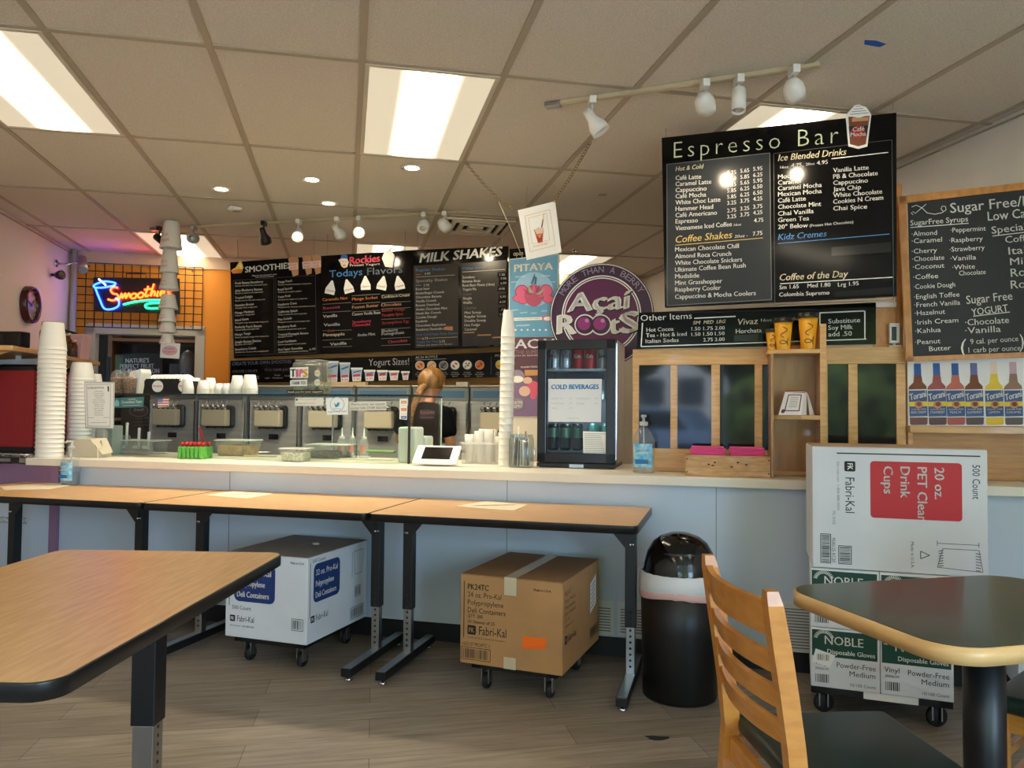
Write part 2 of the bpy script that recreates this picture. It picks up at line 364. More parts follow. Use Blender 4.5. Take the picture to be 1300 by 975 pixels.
for (i, j), wh in LN.items():
    loc = G(S0 + (i + .5) * TS, T0 + (j + .5) * TT, CEIL)
    lab = 'glowing fluorescent ceiling panel ' + wh
    if proto is None:
        t = proto = thing('ceiling_light', lab, 'light', loc, GY, 'fluorescent ceiling panels')
        b = B(); x, y = TS / 2 - .012, TT / 2 - .012
        for q in ((-x, -x + .02, -y, y), (x - .02, x, -y, y), (-x + .02, x - .02, -y, -y + .02), (-x + .02, x - .02, y - .02, y)): b.box(*q, -.010, -.001)
        mesh('frame', b, frame_m, t)
        b = B(); b.box(-x + .02, x - .02, -y + .02, y - .02, -.006, -.002); mesh('diffuser', b, diff, t)
    else: dup(proto, loc, GY, lab)
# recessed downlights
glow = M('lamp_glow', (255, 232, 190), .5, emit=12)
proto = None
for x, y, wh in ((281, 240, 'left of the three, over the hanging paper cups'), (396, 228, 'middle of the three over the yogurt counter'), (523, 213, 'just below the middle ceiling panel'), (417, 258, 'small and dim above the white track heads')):
    p = onz(x, y, CEIL); lab = 'recessed round downlight ' + wh
    if proto is None:
        t = proto = thing('downlight', lab, 'light', p, 0, 'recessed downlights'); b = B(); b.lathe([(.045, -.001), (.062, -.006), (.07, -.001)], 24); mesh('trim_ring', b, lamp_white, t)
        b = B(); b.lathe([(0, -.003), (.044, -.0025)], 24); mesh('lens', b, glow, t)
    else: t = dup(proto, p, 0, lab)
    if not wh.startswith('small'):
        L_ = bpy.data.lights.new('downlight_beam', 'SPOT'); L_.energy = 38; L_.color = (1, .86, .64); L_.spot_size = R_(110); L_.spot_blend = .8; L_.shadow_soft_size = .04; lo = bpy.data.objects.new('downlight_beam', L_); COL.objects.link(lo); lo.parent = t; lo.location = (0, 0, -.012)
b = B(); b.lathe([(.0, -.02), (.05, -.018), (.06, -.001)], 24); solo('smoke_detector', b, white, 'small white round detector cap on the ceiling left of the downlights', 'detector', onz(298, 264, CEIL), smooth=True)
b = B(); b.box(-.025, .025, -.025, .025, -.006, -.0005, .002); solo('ceiling_plate', b, M('plate_beige', (168, 154, 134), .6), 'small square blank plate on the ceiling right of the hanging chain', 'plate', onz(765, 247, CEIL), GY)
b = B(); b.lathe([(0, -.02), (.012, -.018), (.02, -.006), (.04, -.001)], 18); solo('sprinkler_head', b, chrome, 'small metal sprinkler head on the ceiling above the round purple sign', 'sprinkler', onz(729, 317, CEIL), smooth=True)
b = B(); b.prism([(-.05, -.02), (-.03, .012), (.045, .02), (.055, -.006), (.0, -.024)], -.002, -.0004); solo('tape_scrap', b, M('blue_tape', (36, 92, 190), .6), 'scrap of blue painter tape stuck on the ceiling tile', 'tape', onz(1108, 55, CEIL), R_(10))
# air vent in the ceiling
t = thing('ceiling_vent', 'square metal air diffuser in the ceiling above the milk shake board', 'vent', G(S0 + 1.5 * TS, T0 + 3.05 * TT, CEIL), GY)
p_ = onz(603, 287, CEIL); t.location = p_
vm = M('vent_beige', (196, 182, 158), .5); dark = M('dark_void', (20, 18, 16), .9)
b = B(); b.box(-.28, .28, -.28, .28, -.004, -.001); mesh('backing', b, dark, t)
for k, r in enumerate((.28, .21, .14)):
    b = B(); i_ = r - .035
    for q in ((-r, -i_, -r, r), (i_, r, -r, r), (-i_, i_, -r, -i_), (-i_, i_, i_, r)): b.box(*q, -.02 - .004 * k, -.006)
    mesh('louvre_ring', b, vm, t)
b = B(); b.box(-.06, .06, -.06, .06, -.03, -.006, .004); mesh('centre_plate', b, vm, t)

# ------------------------------------------------------------------ track lights
def track(p0, p1, label, mat):
    d = Vector(p1) - Vector(p0); b = B(); b.box(0, d.length, -.018, .018, -.02, 0, .003); b.box(0, d.length, -.008, .008, -.0215, -.02)
    t = thing('light_track', label, 'track', (p0[0], p0[1], CEIL - .001), math.atan2(d.y, d.x)); mesh('rail', b, mat, t)
    b = B(); b.box(-.03, .05, -.022, .022, -.026, .0, .004); mesh('end_feed', b, alu, t); return t
def head(x, y, label, kind, aim, mat, on=0, top=CEIL - .0215, zl=None):
    """one track spotlight; (x, y) photo point of the track under it"""
    p = onz(x, y, top); t = thing('track_spotlight', label, 'spotlight', p, 0, 'track spotlights')
    b = B(); b.box(-.016, .016, -.035, .035, -.035, 0, .003); b.cyl((0, 0, -.035), (0, 0, -.085), .006, 8); mesh('stem', b, mat, t)
    d = (Vector(aim) - (p + Vector((0, 0, -.1)))).normalized(); piv = Vector((0, 0, -.10)); mt = Matrix.Translation(piv) @ d.to_track_quat('Z', 'Y').to_matrix().to_4x4() @ Matrix.Scale(.86, 4)
    prof = {'cone': [(0, -.06), (.022, -.058), (.026, -.03), (.028, 0), (.05, .05), (.054, .09), (.05, .09), (.02, .04), (0, .035)],
            'ball': [(0, -.065), (.03, -.055), (.05, -.02), (.052, .01), (.048, .05), (.043, .05), (.02, .03), (0, .028)],
            'can': [(0, -.055), (.032, -.055), (.036, -.05), (.036, .07), (.033, .07), (.03, .03), (0, .028)]}[kind]
    b = B(); b.cap = False; b.lathe(prof, 24, mtx=mt); mesh('lamp_shade', b, mat, t)
    zf = prof[-3][1] - .012; b = B(); b.lathe([(0, zf + .006), (.03, zf)], 20, mtx=mt); mesh('bulb', b, glow_on if on else M('bulb_off', (200, 196, 186), .3), t)
    if on:
        L_ = bpy.data.lights.new('spot_beam', 'SPOT'); L_.energy = SPOT_W * on; L_.color = (1, .82, .56); L_.spot_size = R_(75); L_.spot_blend = .7; L_.shadow_soft_size = .03
        lo = bpy.data.objects.new('spot_beam', L_); COL.objects.link(lo); lo.parent = t; lo.matrix_local = mt @ Matrix.Translation((0, 0, zf + .02)) @ Matrix.Rotation(math.pi, 4, 'X')
    return t
glow_on = M('bulb_glow', (255, 236, 200), .5, emit=22)
trk = M('track_beige', (188, 172, 140), .5)
track(onz(700, 130, CEIL), onz(1041, 79, CEIL), 'beige ceiling light track in front of the espresso menu board', trk)
EB = (1.25, 3.95, 2.1)
ba = onb(930, 290, .2); bb_ = onb(1060, 290, .2)
head(752, 124, 'white cone spotlight hanging over the chained card, first on the right track', 'cone', onz(752, 124, 2.6) + Vector((.55, .25, -.75)), lamp_white)
head(895, 103, 'white round spotlight, second on the right track, by the espresso heading', 'ball', ba, lamp_white, 1)
head(938, 97, 'white straight can spotlight in the middle of the right track', 'can', onz(938, 97, 2.6) + Vector((.0, .1, -1)), lamp_white)
head(1008, 85, 'white round spotlight at the right end of the right track', 'ball', bb_, lamp_white, 1)
track(onz(196, 289, CEIL), onz(594, 267, CEIL), 'long beige ceiling light track in front of the smoothie and shake boards', trk)
fl_ = lambda x, y: onb(x, y, 2.1)
head(203, 288, 'black spotlight at the far left end of the long track, by the paper cups', 'can', onz(203, 288, 2.6) + Vector((.5, .2, -.5)), black)
head(246, 287, 'grey round spotlight seen from behind against the lit panel', 'ball', onz(246, 287, 2.6) + Vector((-.25, -1, -.25)), M('lamp_grey', (150, 148, 144), .4))
head(335, 281, 'black cone spotlight above the smoothies board', 'cone', fl_(372, 420), blackm)
head(379, 279, 'lit white spotlight left of the two over the flavours board', 'cone', onz(379, 279, 2.6) + Vector((.05, -.6, -.9)), lamp_white, .8)
head(428, 276, 'lit white cone spotlight pointing down at the flavours board', 'cone', fl_(470, 350), lamp_white, .8)
head(456, 275, 'lit white spotlight third in the row over the flavours board', 'cone', onz(456, 275, 2.6) + Vector((.15, -.7, -.7)), lamp_white, .8)
head(538, 270, 'unlit white round spotlight over the milk shakes heading, left of two', 'ball', onz(538, 270, 2.6) + Vector((-.2, -.3, -.9)), lamp_white)
head(564, 269, 'lit white round spotlight nearest the air vent', 'ball', fl_(630, 360), lamp_white, .6)  # glowing bulb and a weaker beam aimed at the milk shakes board

# ================================================================== THE SERVICE COUNTER
ct = thing('service_counter', 'long white-topped service counter with pale blue-white front and black kickboard', 'counter', C(0, 0, 0), CY)
topm = M('countertop_white', (236, 228, 212), .35); panelw = M('counter_panel', (202, 214, 230), .45); purple = M('purple_panel', (150, 112, 142), .55)
b = B(); b.prism([(-3.11, 0), (2.62, 0), (2.40, .44), (.59, .44), (.59, .86), (-3.11, .86)], .885, .93, 'z', .004); mesh('countertop', b, topm, ct)
b = B(); b.box(-2.89, 2.60, .05, .09, .11, .885); b.prism([(.5, .11), (.56, .11), (.56, .885), (.5, .885)], .09, .85, 'y'); mesh('front_panel', b, panelw, ct)
b = B(); b.box(-3.8, -2.89, .06, .09, 0, .885); b.box(-2.95, -2.89, .03, .06, .05, .885); mesh('side_panel', b, purple, ct, label='purple panel')
b = B(); b.box(-3.8, -2.95, .04, .06, .02, .72); mesh('lower_panel', b, panelw, ct)
b = B(); b.box(-2.89, 2.58, .09, .11, 0, .115); mesh('kickboard', b, M('kick_black', (20, 20, 24), .5), ct, label='black kickboard')
b = B(); b.box(-.035, -.032, .0485, .05, .115, .885); b.box(1.03, 1.033, .0485, .05, .115, .885); b.box(-1.70, -1.697, .0485, .05, .115, .885); mesh('panel_seam', b, grey, ct)
for a0, a1, z0, z1 in ((.33, .53, .12, .29), (.55, .72, .12, .29), (1.28, 1.52, .11, .34), (1.535, 1.75, .11, .34)):
    b = B(); b.box(a0, a1, .043, .05, z0, z1)
    b2 = B(); n = int((z1 - z0 - .03) / .014)
    for i in range(n): b2.box(a0 + .015, a1 - .015, .0415, .043, z0 + .018 + i * .014, z0 + .023 + i * .014)
    mesh('vent_grille', b, M('vent_white', (226, 226, 222), .5), ct); 
    o = ct.children[-1]; mesh('slot', b2, M('slot_grey', (120, 122, 126), .7), o)
# partition that carries the menu boards
b = B(); b.box(-3.2, -.38, 2.2, 2.26, 1.455, 2.47); struct('wall_partition', b, M('partition_wood', (206, 152, 84), .5, noise=(5, .2), stretch=(1, 6, 12)), C(0, 0, 0), CY)

# ================================================================== TABLES
lam = WOOD('table_laminate', (218, 176, 122), (202, 156, 102), 4, (2, 16, 1), .36, .0); tedge = M('table_edge_black', (20, 20, 22), .3)
chl = M('chrome_brushed', (170, 174, 178), .3, 1.0)
def make_table(label, loc, rz, L, D, inset, r=.03, H=.775, column=.05, group='laminate tables'):
    t = thing('folding_table', label, 'table', loc, rz, group)
    b = B(); b.prism(rrect(-L / 2 + .004, L / 2 - .004, -D / 2 + .004, D / 2 - .004, r), H - .03, H); mesh('tabletop', b, lam, t)
    b = B(); o_, i_ = rrect(-L / 2, L / 2, -D / 2, D / 2, r + .004), rrect(-L / 2 + .006, L / 2 - .006, -D / 2 + .006, D / 2 - .006, r)
    n = len(o_); vs = []
    for z, P in ((H - .0006, i_), (H - .0006, o_), (H - .004, [(x * 1.0008, y * 1.0008) for x, y in o_]), (H - .034, o_), (H - .036, i_)): vs += [(x, y, z) for x, y in P]
    b.raw(vs, [(l * n + i, l * n + (i + 1) % n, (l + 1) * n + (i + 1) % n, (l + 1) * n + i) for l in range(4) for i in range(n)] , True); b.bm.normal_update(); mesh('edge_band', b, tedge, t)
    c = column / 2
    for s in (-1, 1):
        x = s * (L / 2 - inset); b = B(); b.box(x - c, x + c, -c, c, .27, H - .034, .003); lg = mesh('leg', b, blackm, t)
        b = B(); b.box(x - c + .005, x + c - .005, -c + .005, c - .005, .06, .27, .002); mesh('chrome_insert', b, chl, lg)
        b = B()
        for z in [.095 + .027 * i for i in range(10)]:
            b.lathe([(0, .0), (.006, 0)], 10, mtx=Matrix.Translation((x, -c + (.0042 if z < .27 else -.0008), z)) @ Matrix.Rotation(R_(90), 4, 'X'))
        mesh('adjustment_hole', b, M('hole_dark', (50, 50, 52), .5), lg)
        b = B(); b.prism([(x, H - .04), (x - s * .115, H - .04), (x - s * .02, H - .15), (x, H - .15)], -c - .006, -c - .001, 'y'); mesh('gusset', b, blackm, lg)
        b = B()
        for z in (H - .06, H - .13): b.ball((x, -c - .006, z), .008, 8); b.ball((x + s * .012, -c - .002, z), .006, 8)
        mesh('bolt', b, chrome, lg)
        b = B(); b.box(x - .025, x + .025, -D / 2 + .02, D / 2 - .04, .022, .06, .003); ft = mesh('foot', b, blackm, t)
        b = B(); b.box(x - .021, x + .021, -D / 2 + .026, D / 2 - .05, .06, .0625); mesh('foot_cover', b, chl, ft)
        b = B()
        for y in (-D / 2 + .05, D / 2 - .07): b.lathe([(.018, 0), (.02, .006), (.008, .012), (.006, .022)], 12, (x, y, 0))
        mesh('glide', b, chrome, ft)
    return t
TY = R_(-15.3); tu = Vector((math.cos(TY), math.sin(TY), 0)); tv = Vector((-math.sin(TY), math.cos(TY), 0)); tc3 = Vector((.036, 3.772, 0)) - tv * .035
make_table('wood-topped table with one menu sheet, standing over the brown carton', tc3, TY, 1.22, .69, .065)
make_table('wood-topped table standing over the white container carton', tc3 - tu * 1.226, TY, 1.22, .69, .10)
make_table('wood-topped table with the hand sanitizer bottle, at the purple panel', tc3 - tu * (1.226 * 1.5 + .72), TY, 1.43, .69, .28)
make_table('wood-topped table with black edge standing alone nearest the viewer', (-1.140, 1.985, 0), R_(88.2), 1.24, .755, .14, .05, column=.075)

# ================================================================== CARTONS ON DOLLIES
kraft = M('kraft_cardboard', (186, 138, 88), .75, noise=(5, .06)); kraftd = M('kraft_top', (150, 116, 80), .8); wcard = M('white_cardboard', (222, 224, 228), .7, noise=(4, .03))
tapem = M('packing_tape', (206, 190, 160), .25); navy = M('label_navy', (22, 52, 112), .6); redl = M('label_red', (196, 46, 54), .6); greenl = M('label_green', (14, 66, 52), .6)
orangel = M('orange_sticker', (255, 112, 12), .6); brownink = M('brown_ink', (62, 46, 34), .7)
def barcode(art, mat, x, z, wd, hh, lay=1, name='barcode', frame=True):
    rr = random.Random(int(x * 1000) + int(z * 777)); q = x
    if frame:
        for a, b_ in (((x - .006, z - .006), (x + wd + .006, z - .006)), ((x + wd + .006, z - .006), (x + wd + .006, z + hh + .006)), ((x + wd + .006, z + hh + .006), (x - .006, z + hh + .006)), ((x - .006, z + hh + .006), (x - .006, z - .006))): art.line(name, mat, a, b_, .0025, lay, True)
    while q < x + wd - .004:
        k = rr.choice((.0015, .002, .004)); art.poly(name, mat, [(q, z), (q + k, z), (q + k, z + hh), (q, z + hh)], lay, True); q += k + rr.choice((.002, .003, .004))
def lt(art, mat, t, x, z, wd, hh, bold=0, name='lettering', lay=1, shear=0): art.text(name, mat, t, (x, z), (x + wd, z), hh, bold, shear, lay, True)
def fklogo(art, mat, x, z, k, inv):
    art.poly('lettering', mat, rrect(x, x + .036 * k, z, z + .036 * k, .005 * k), 1, True); lt(art, inv, 'FK', x + .007 * k, z + .009 * k, .022 * k, .018 * k, .03, 'lettering', 2); lt(art, mat, 'Fabri-Kal', x + .05 * k, z + .003 * k, .115 * k, .032 * k)
def dolly(label, loc, rz, W, D, H=.125, mat=None, turn=90, wr=.035):
    t = thing('dolly', label, 'dolly', loc, rz, 'wheeled dollies'); b = B()
    for q in ((-W / 2, W / 2, -D / 2, -D / 2 + .06), (-W / 2, W / 2, D / 2 - .06, D / 2), (-W / 2, -W / 2 + .05, -D / 2, D / 2), (W / 2 - .05, W / 2, -D / 2, D / 2)): b.box(*q, H - .03, H, .003)
    mesh('deck', b, mat or blackm, t)
    for x in (-W / 2 + .05, W / 2 - .05):
        for y in (-D / 2 + .05, D / 2 - .05):
            b = B(); b.box(x - .022, x + .022, y - .022, y + .022, H - .034, H - .03); b.box(x - .019, x - .014, y - .012, y + .025, .03, H - .033); b.box(x + .014, x + .019, y - .012, y + .025, .03, H - .033); c = mesh('caster', b, chl, t)
            b = B(); b.lathe([(.0, -.012), (wr * .35, -.012), (wr * .4, -.009), (wr * .75, -.009), (wr * .8, -.012), (wr * .92, -.012), (wr, -.007), (wr, .007), (wr * .92, .012), (0, .012)], 20, mtx=Matrix.Translation((x, y + .012, wr + .001)) @ Matrix.Rotation(R_(turn), 4, 'Z') @ Matrix.Rotation(R_(90), 4, 'X')); mesh('wheel', b, rubber, c)
    return t
def carton(name, label, loc, rz, W, D, H, mat, top, group=None, tape=True, cat='carton'):
    t = thing(name, label, cat, loc, rz, group)
    b = B(); b.box(-W / 2, W / 2, -D / 2, D / 2, 0, H - .003, .004); mesh('box_body', b, mat, t)
    for s_ in (-1, 1):
        b = B()
        if W > D: b.box(-W / 2 + .002, W / 2 - .002, min(s_ * .002, s_ * (D / 2 - .002)), max(s_ * .002, s_ * (D / 2 - .002)), H - .0028, H)
        else: b.box(min(s_ * .002, s_ * (W / 2 - .002)), max(s_ * .002, s_ * (W / 2 - .002)), -D / 2 + .002, D / 2 - .002, H - .0028, H)
        mesh('flap', b, top, t)
    if tape:
        b = B(); b.box(-.028, .028, -D / 2 - .0012, D / 2 + .0012, H + .001, H + .0022); b.box(-.028, .028, -D / 2 - .0018, -D / 2 - .0004, H - .075, H + .002); b.box(-.028, .028, -D / 2 - .0018, -D / 2 - .0004, 0, .05); mesh('tape', b, tapem, t)
    return t
# brown carton
by = R_(-21.5); bx = Vector((math.cos(by), math.sin(by), 0)); bn = Vector((-math.sin(by), math.cos(by), 0)); p0 = Vector((-.220, 3.490, 0)); W_, D_, H_ = .475, .585, .39
cen = p0 + bx * W_ / 2 + bn * D_ / 2
dolly('black dolly under the brown carton', cen, by, .40, .50, .135)
t = carton('brown_carton', 'brown cardboard carton with orange sticker on a dolly under the table', cen + Vector((0, 0, .135)), by, W_, D_, H_, kraft, kraftd)
a = Art(t, by, y=-D_ / 2)
x0 = -W_ / 2
a.line('lettering', brownink, (x0 + .018, .11), (x0 + .018, H_ - .03), .004, 1, True)
for s_, z_, w_, h_, bo in (('PK24TC', .325, .10, .024, .02), ('24 oz. Pro-Kal', .292, .16, .022, 0), ('Polypropylene', .258, .17, .022, 0), ('Deli Containers', .224, .18, .022, 0), ('QTY. 500', .202, .072, .015, .01), ('20 Sleeves of 25', .178, .13, .014, .01)): lt(a, brownink, s_, x0 + .036, z_, w_, h_, bo)
fklogo(a, ink, x0 + .036, .128, 1.12, kraft); lt(a, brownink, 'LOVE FOOD & LIVING PACKAGING', x0 + .036, .112, .18, .006)
lt(a, brownink, '1602 07 PK24TC 1', x0 + .012, .078, .13, .016); barcode(a, brownink, x0 + .015, .025, .125, .04); lt(a, brownink, 'Made in U.S.A.', x0 + .345, .345, .08, .010, .02)
a.poly('sticker', orangel, [(x0 + .295, .095), (x0 + .40, .105), (x0 + .405, .15), (x0 + .295, .148)], 1, True); a.done()
s = bpy.data.objects.new('side_print', None); COL.objects.link(s); s.parent = t; s.location = (W_ / 2, 0, 0); s.rotation_euler = (0, 0, R_(90))
a = Art(s, by)
for s_, z_, w_, h_ in (('PK24TC', .325, .09, .018), ('24 oz. Pro-Kal', .295, .15, .016), ('Polypropylene', .268, .15, .016), ('Deli Containers', .241, .16, .016), ('QTY. 500', .215, .07, .012), ('20 Sleeves of 25', .19, .12, .012)): lt(a, brownink, s_, -D_ / 2 + .03, z_, w_, h_)
fklogo(a, ink, -D_ / 2 + .03, .12, 1.0, kraft); barcode(a, brownink, D_ / 2 - .16, .05, .13, .035); a.poly('shipping_label', paper, [(D_ / 2 - .16, .16), (D_ / 2 - .06, .19), (D_ / 2 - .06, .33), (D_ / 2 - .16, .30)], 1, True)
for k in range(6): a.line('lettering', ink, (D_ / 2 - .145, .185 + k * .02), (D_ / 2 - .085, .203 + k * .02), .004, 2, True)
a.done()
# white carton
by = R_(-19.0); bx = Vector((math.cos(by), math.sin(by), 0)); bn = Vector((-math.sin(by), math.cos(by), 0)); p0 = Vector((-1.396, 3.862, 0)); W_, D_, H_ = .465, .56, .41
cen = p0 + bx * W_ / 2 + bn * D_ / 2
dolly('black dolly under the white carton with navy labels', cen, by, .40, .50, .135)
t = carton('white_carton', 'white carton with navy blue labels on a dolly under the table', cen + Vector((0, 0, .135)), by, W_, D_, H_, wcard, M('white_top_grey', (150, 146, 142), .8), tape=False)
a = Art(t, by, y=-D_ / 2); x0 = -W_ / 2
b = B(); b.ball((.06, .05, H_ + .004), .014, 8, (1.6, 1, .6)); mesh('torn_tape', b, tapem, t)
def navylabel(a, x0, z0, w_, h_, lines):
    a.poly('label_panel', navy, rrect(x0, x0 + w_, z0, z0 + h_, .03), 1, True)
    for i, s_ in enumerate(lines): lt(a, white, s_, x0 + .018, z0 + h_ * (.70 - .29 * i), (w_ - .036) * (.97, .80, .92)[i], h_ * .145, .025, 'lettering', 2)
navylabel(a, x0 + .05, .175, .235, .185, ('32 oz. Pro-Kal', 'Polypropylene', 'Deli Containers'))
a.line('lettering', ink, (x0 + .022, .15), (x0 + .022, .33), .004, 1, True); lt(a, ink, '500 Count', x0 + .04, .135, .11, .018); fklogo(a, ink, x0 + .028, .075, .85, wcard); lt(a, ink, 'fabri-kal.com  1-800-888-5054', x0 + .028, .052, .14, .008)
lt(a, ink, 'Made in U.S.A.', x0 + .37, .375, .075, .011, .02); barcode(a, ink, x0 + .388, .07, .05, .042); a.done()
s = bpy.data.objects.new('side_print', None); COL.objects.link(s); s.parent = t; s.location = (W_ / 2, 0, 0); s.rotation_euler = (0, 0, R_(90))
a = Art(s, by); x0 = -D_ / 2
navylabel(a, x0 + .05, .185, .235, .185, ('32 oz. Pro-Kal', 'Polypropylene', 'Deli Containers'))
a.line('lettering', ink, (x0 + .022, .12), (x0 + .022, .38), .004, 1, True); lt(a, ink, '500 Count', x0 + .04, .378, .11, .016); fklogo(a, ink, x0 + .03, .095, .9, wcard); barcode(a, ink, x0 + .40, .03, .12, .045); barcode(a, ink, x0 + .44, .14, .05, .04)
for p, q in (((.42, .37), (.52, .37)), ((.42, .37), (.435, .25)), ((.52, .37), (.505, .25)), ((.435, .25), (.505, .25)), ((.405, .37), (.405, .24))): a.line('lettering', grey, (x0 + p[0], p[1]), (x0 + q[0], q[1]), .003, 1, True)
a.done()
# glove cartons, two rows of two, and the tall cup carton on top
gy = R_(-20); gx = Vector((math.cos(gy), math.sin(gy), 0)); gn = Vector((-math.sin(gy), math.cos(gy), 0)); p0 = Vector((1.245, 3.262, 0))
GW, GD, GH = .262, .40, .243
dolly('black dolly carrying the stacked glove cartons', p0 + gx * GW + gn * GD / 2, gy, .52, .38, .125, None, 25, .042)
b = B(); b.box(-.10, .10, -.001, 0, 0, .028); o = solo('paper_strip', b, paper, 'white paper strip label on the front of the glove carton dolly', 'label', p0 + gx * .30 - gn * -.008 + Vector((0, 0, .096)), gy)
def glovebox(label, loc, extra=None):
    t = thing('glove_carton', label, 'carton', loc, gy, 'disposable glove cartons'); b = B(); b.box(-GW / 2 + .001, GW / 2 - .001, -GD / 2, GD / 2, 0, GH - .002, .004); mesh('box_body', b, wcard, t)
    a = Art(t, gy, y=-GD / 2); x0 = -GW / 2
    a.poly('label_panel', greenl, [(x0 + .006, GH * .52), (GW / 2 - .01, GH * .52), (GW / 2 - .01, GH * .96), (x0 + .006, GH * .96)], 1, True)
    lt(a, white, 'NOBLE', x0 + .055, GH * .73, .145, .034, .01, 'lettering', 2); lt(a, white, 'Disposable Gloves', x0 + .065, GH * .575, .178, .018, .015, 'lettering', 2)
    for k in range(15):
        an = R_(20 + k * 10.5); a.line('lettering', white, (x0 + .052 + .026 * math.cos(an), GH * .80 + .026 * math.sin(an)), (x0 + .052 + .04 * math.cos(an), GH * .80 + .04 * math.sin(an)), .003, 2, True)
    lt(a, ink, 'Vinyl', x0 + .014, GH * .375, .055, .02); lt(a, ink, 'Powder-Free', x0 + .10, GH * .36, .145, .021); lt(a, ink, 'Medium', x0 + .148, GH * .235, .096, .021); lt(a, ink, '10/100 Count', x0 + .15, GH * .07, .095, .012); lt(a, ink, '394361M', x0 + .018, GH * .29, .05, .010)
    barcode(a, ink, x0 + .018, GH * .08, .055, .034, 1, 'barcode', False)
    if extra: extra(a, x0)
    a.done(); return t
def patch(a, x0):
    a.poly('shipping_label', paper, [(x0 + .005, .10), (x0 + .075, .085), (x0 + .095, .135), (x0 + .02, .155)], 3, True); barcode(a, grey, x0 + .025, .11, .05, .025, 4, 'barcode', False)
for r in range(2):
    for c in range(2):
        lab = 'white and green glove carton, ' + (('lower left, with a paper label stuck across it', 'lower right, behind the green table edge'), ('upper left, directly under the cup carton', 'upper right, half hidden by the green table'))[r][c]
        glovebox(lab, p0 + gx * (GW * (c + .5)) + gn * GD / 2 + Vector((0, 0, .125 + r * GH)), patch if (r, c) == (0, 0) else None)
W_, D_, H_ = .645, .38, .502; cy_ = R_(-17); cx = Vector((math.cos(cy_), math.sin(cy_), 0)); cn = Vector((-math.sin(cy_), math.cos(cy_), 0)); cen = Vector((1.255, 3.262, 0)) + cx * W_ / 2 + cn * D_ / 2
t = carton('cup_carton', 'tall white cup carton with red label, lying sideways atop glove cartons', cen + Vector((0, 0, .125 + 2 * GH + .001)), cy_, W_, D_, H_, wcard, M('carton_edge_tan', (196, 168, 140), .8), tape=False)
a = Art(t, cy_, y=-D_ / 2); x0 = -W_ / 2
def vt(t_, x, z, L, hh, mat=ink, bold=0, lay=1): a.text('lettering', mat, t_, (x0 + x, z), (x0 + x, z - L), hh, bold, 0, lay, True)
a.line('lettering', ink, (x0 + .095, H_ - .028), (x0 + W_ - .025, H_ - .028), .005, 1, True)
a.poly('label_panel', redl, rrect(x0 + .222, x0 + .555, .215, .445, .014), 1, True)
for i, (s_, L) in enumerate((('20 oz.', .125), ('PET Clear', .215), ('Drink', .125), ('Cups', .11))): vt(s_, .458 - i * .062, .425, L, .034, white, .02, 2)
vt('500 Count', .592, .44, .135, .026); vt('Fabri-Kal', .128, .375, .145, .034); a.poly('lettering', ink, rrect(x0 + .124, x0 + .166, .40, .442, .006), 1, True); vt('FK', .136, .433, .026, .02, white, .03, 2)
vt('fabri-kal.com  1-800-888-5054', .096, .44, .20, .009, grey); vt('PG 10102', .078, .235, .055, .011, grey); vt('9500125 KC20', .075, .125, .10, .013); vt('Made in U.S.A.', .37, .125, .105, .011)
def lfr(pts, wd=.003, nm='lettering', mat=ink):
    for p, q in zip(pts, pts[1:] + pts[:1]): a.line(nm, mat, (x0 + p[0], p[1]), (x0 + q[0], q[1]), wd, 1, True)
for bx0, bx1, bz0, bz1 in ((.036, .066, .025, .135), (.105, .145, .025, .09)):
    lfr([(bx0 - .004, bz0 - .004), (bx1 + .004, bz0 - .004), (bx1 + .004, bz1 + .004), (bx0 - .004, bz1 + .004)], .003, 'barcode'); z = bz0
    while z < bz1 - .004:
        k = rnd.choice((.0015, .003, .004)); a.poly('barcode', ink, [(x0 + bx0, z), (x0 + bx1, z), (x0 + bx1, z + k), (x0 + bx0, z + k)], 1, True); z += k + rnd.choice((.002, .003))
lfr([(.405, .06), (.437, .075), (.405, .09)], .003); lfr([(.465, .03), (.485, .105), (.612, .105), (.625, .02)], .002)
for q in (((.465, .125), (.612, .125)), ((.465, .115), (.465, .135)), ((.612, .115), (.612, .135))): a.line('lettering', ink, (x0 + q[0][0], q[0][1]), (x0 + q[1][0], q[1][1]), .002, 1, True)
for k in range(7):
    a.line('lettering', grey, (x0 + .470, .034 + k * .01), (x0 + .486, .038 + k * .01), .004, 1, True); a.line('lettering', grey, (x0 + .600, .026 + k * .011), (x0 + .618, .024 + k * .011), .004, 1, True)
a.done()
# third glove carton stack at the right
q0 = Vector((2.09, 3.24, 0)); dolly('low black dolly at the right edge behind the green chair', q0 + gx * .16 + gn * .12, gy, .30, .22, .125)
t = thing('glove_carton', 'white glove carton alone on a dolly behind the table pedestal', 'carton', q0 + gx * .16 + gn * .12 + Vector((0, 0, .125)), gy, 'disposable glove cartons'); b = B(); b.box(-.16, .16, -.12, .12, 0, .24, .004); mesh('box_body', b, wcard, t)
a = Art(t, gy, y=-.12); lt(a, ink, 'XL', -.10, .075, .03, .018); barcode(a, ink, -.10, .02, .05, .04, 1, 'barcode', False); a.done()

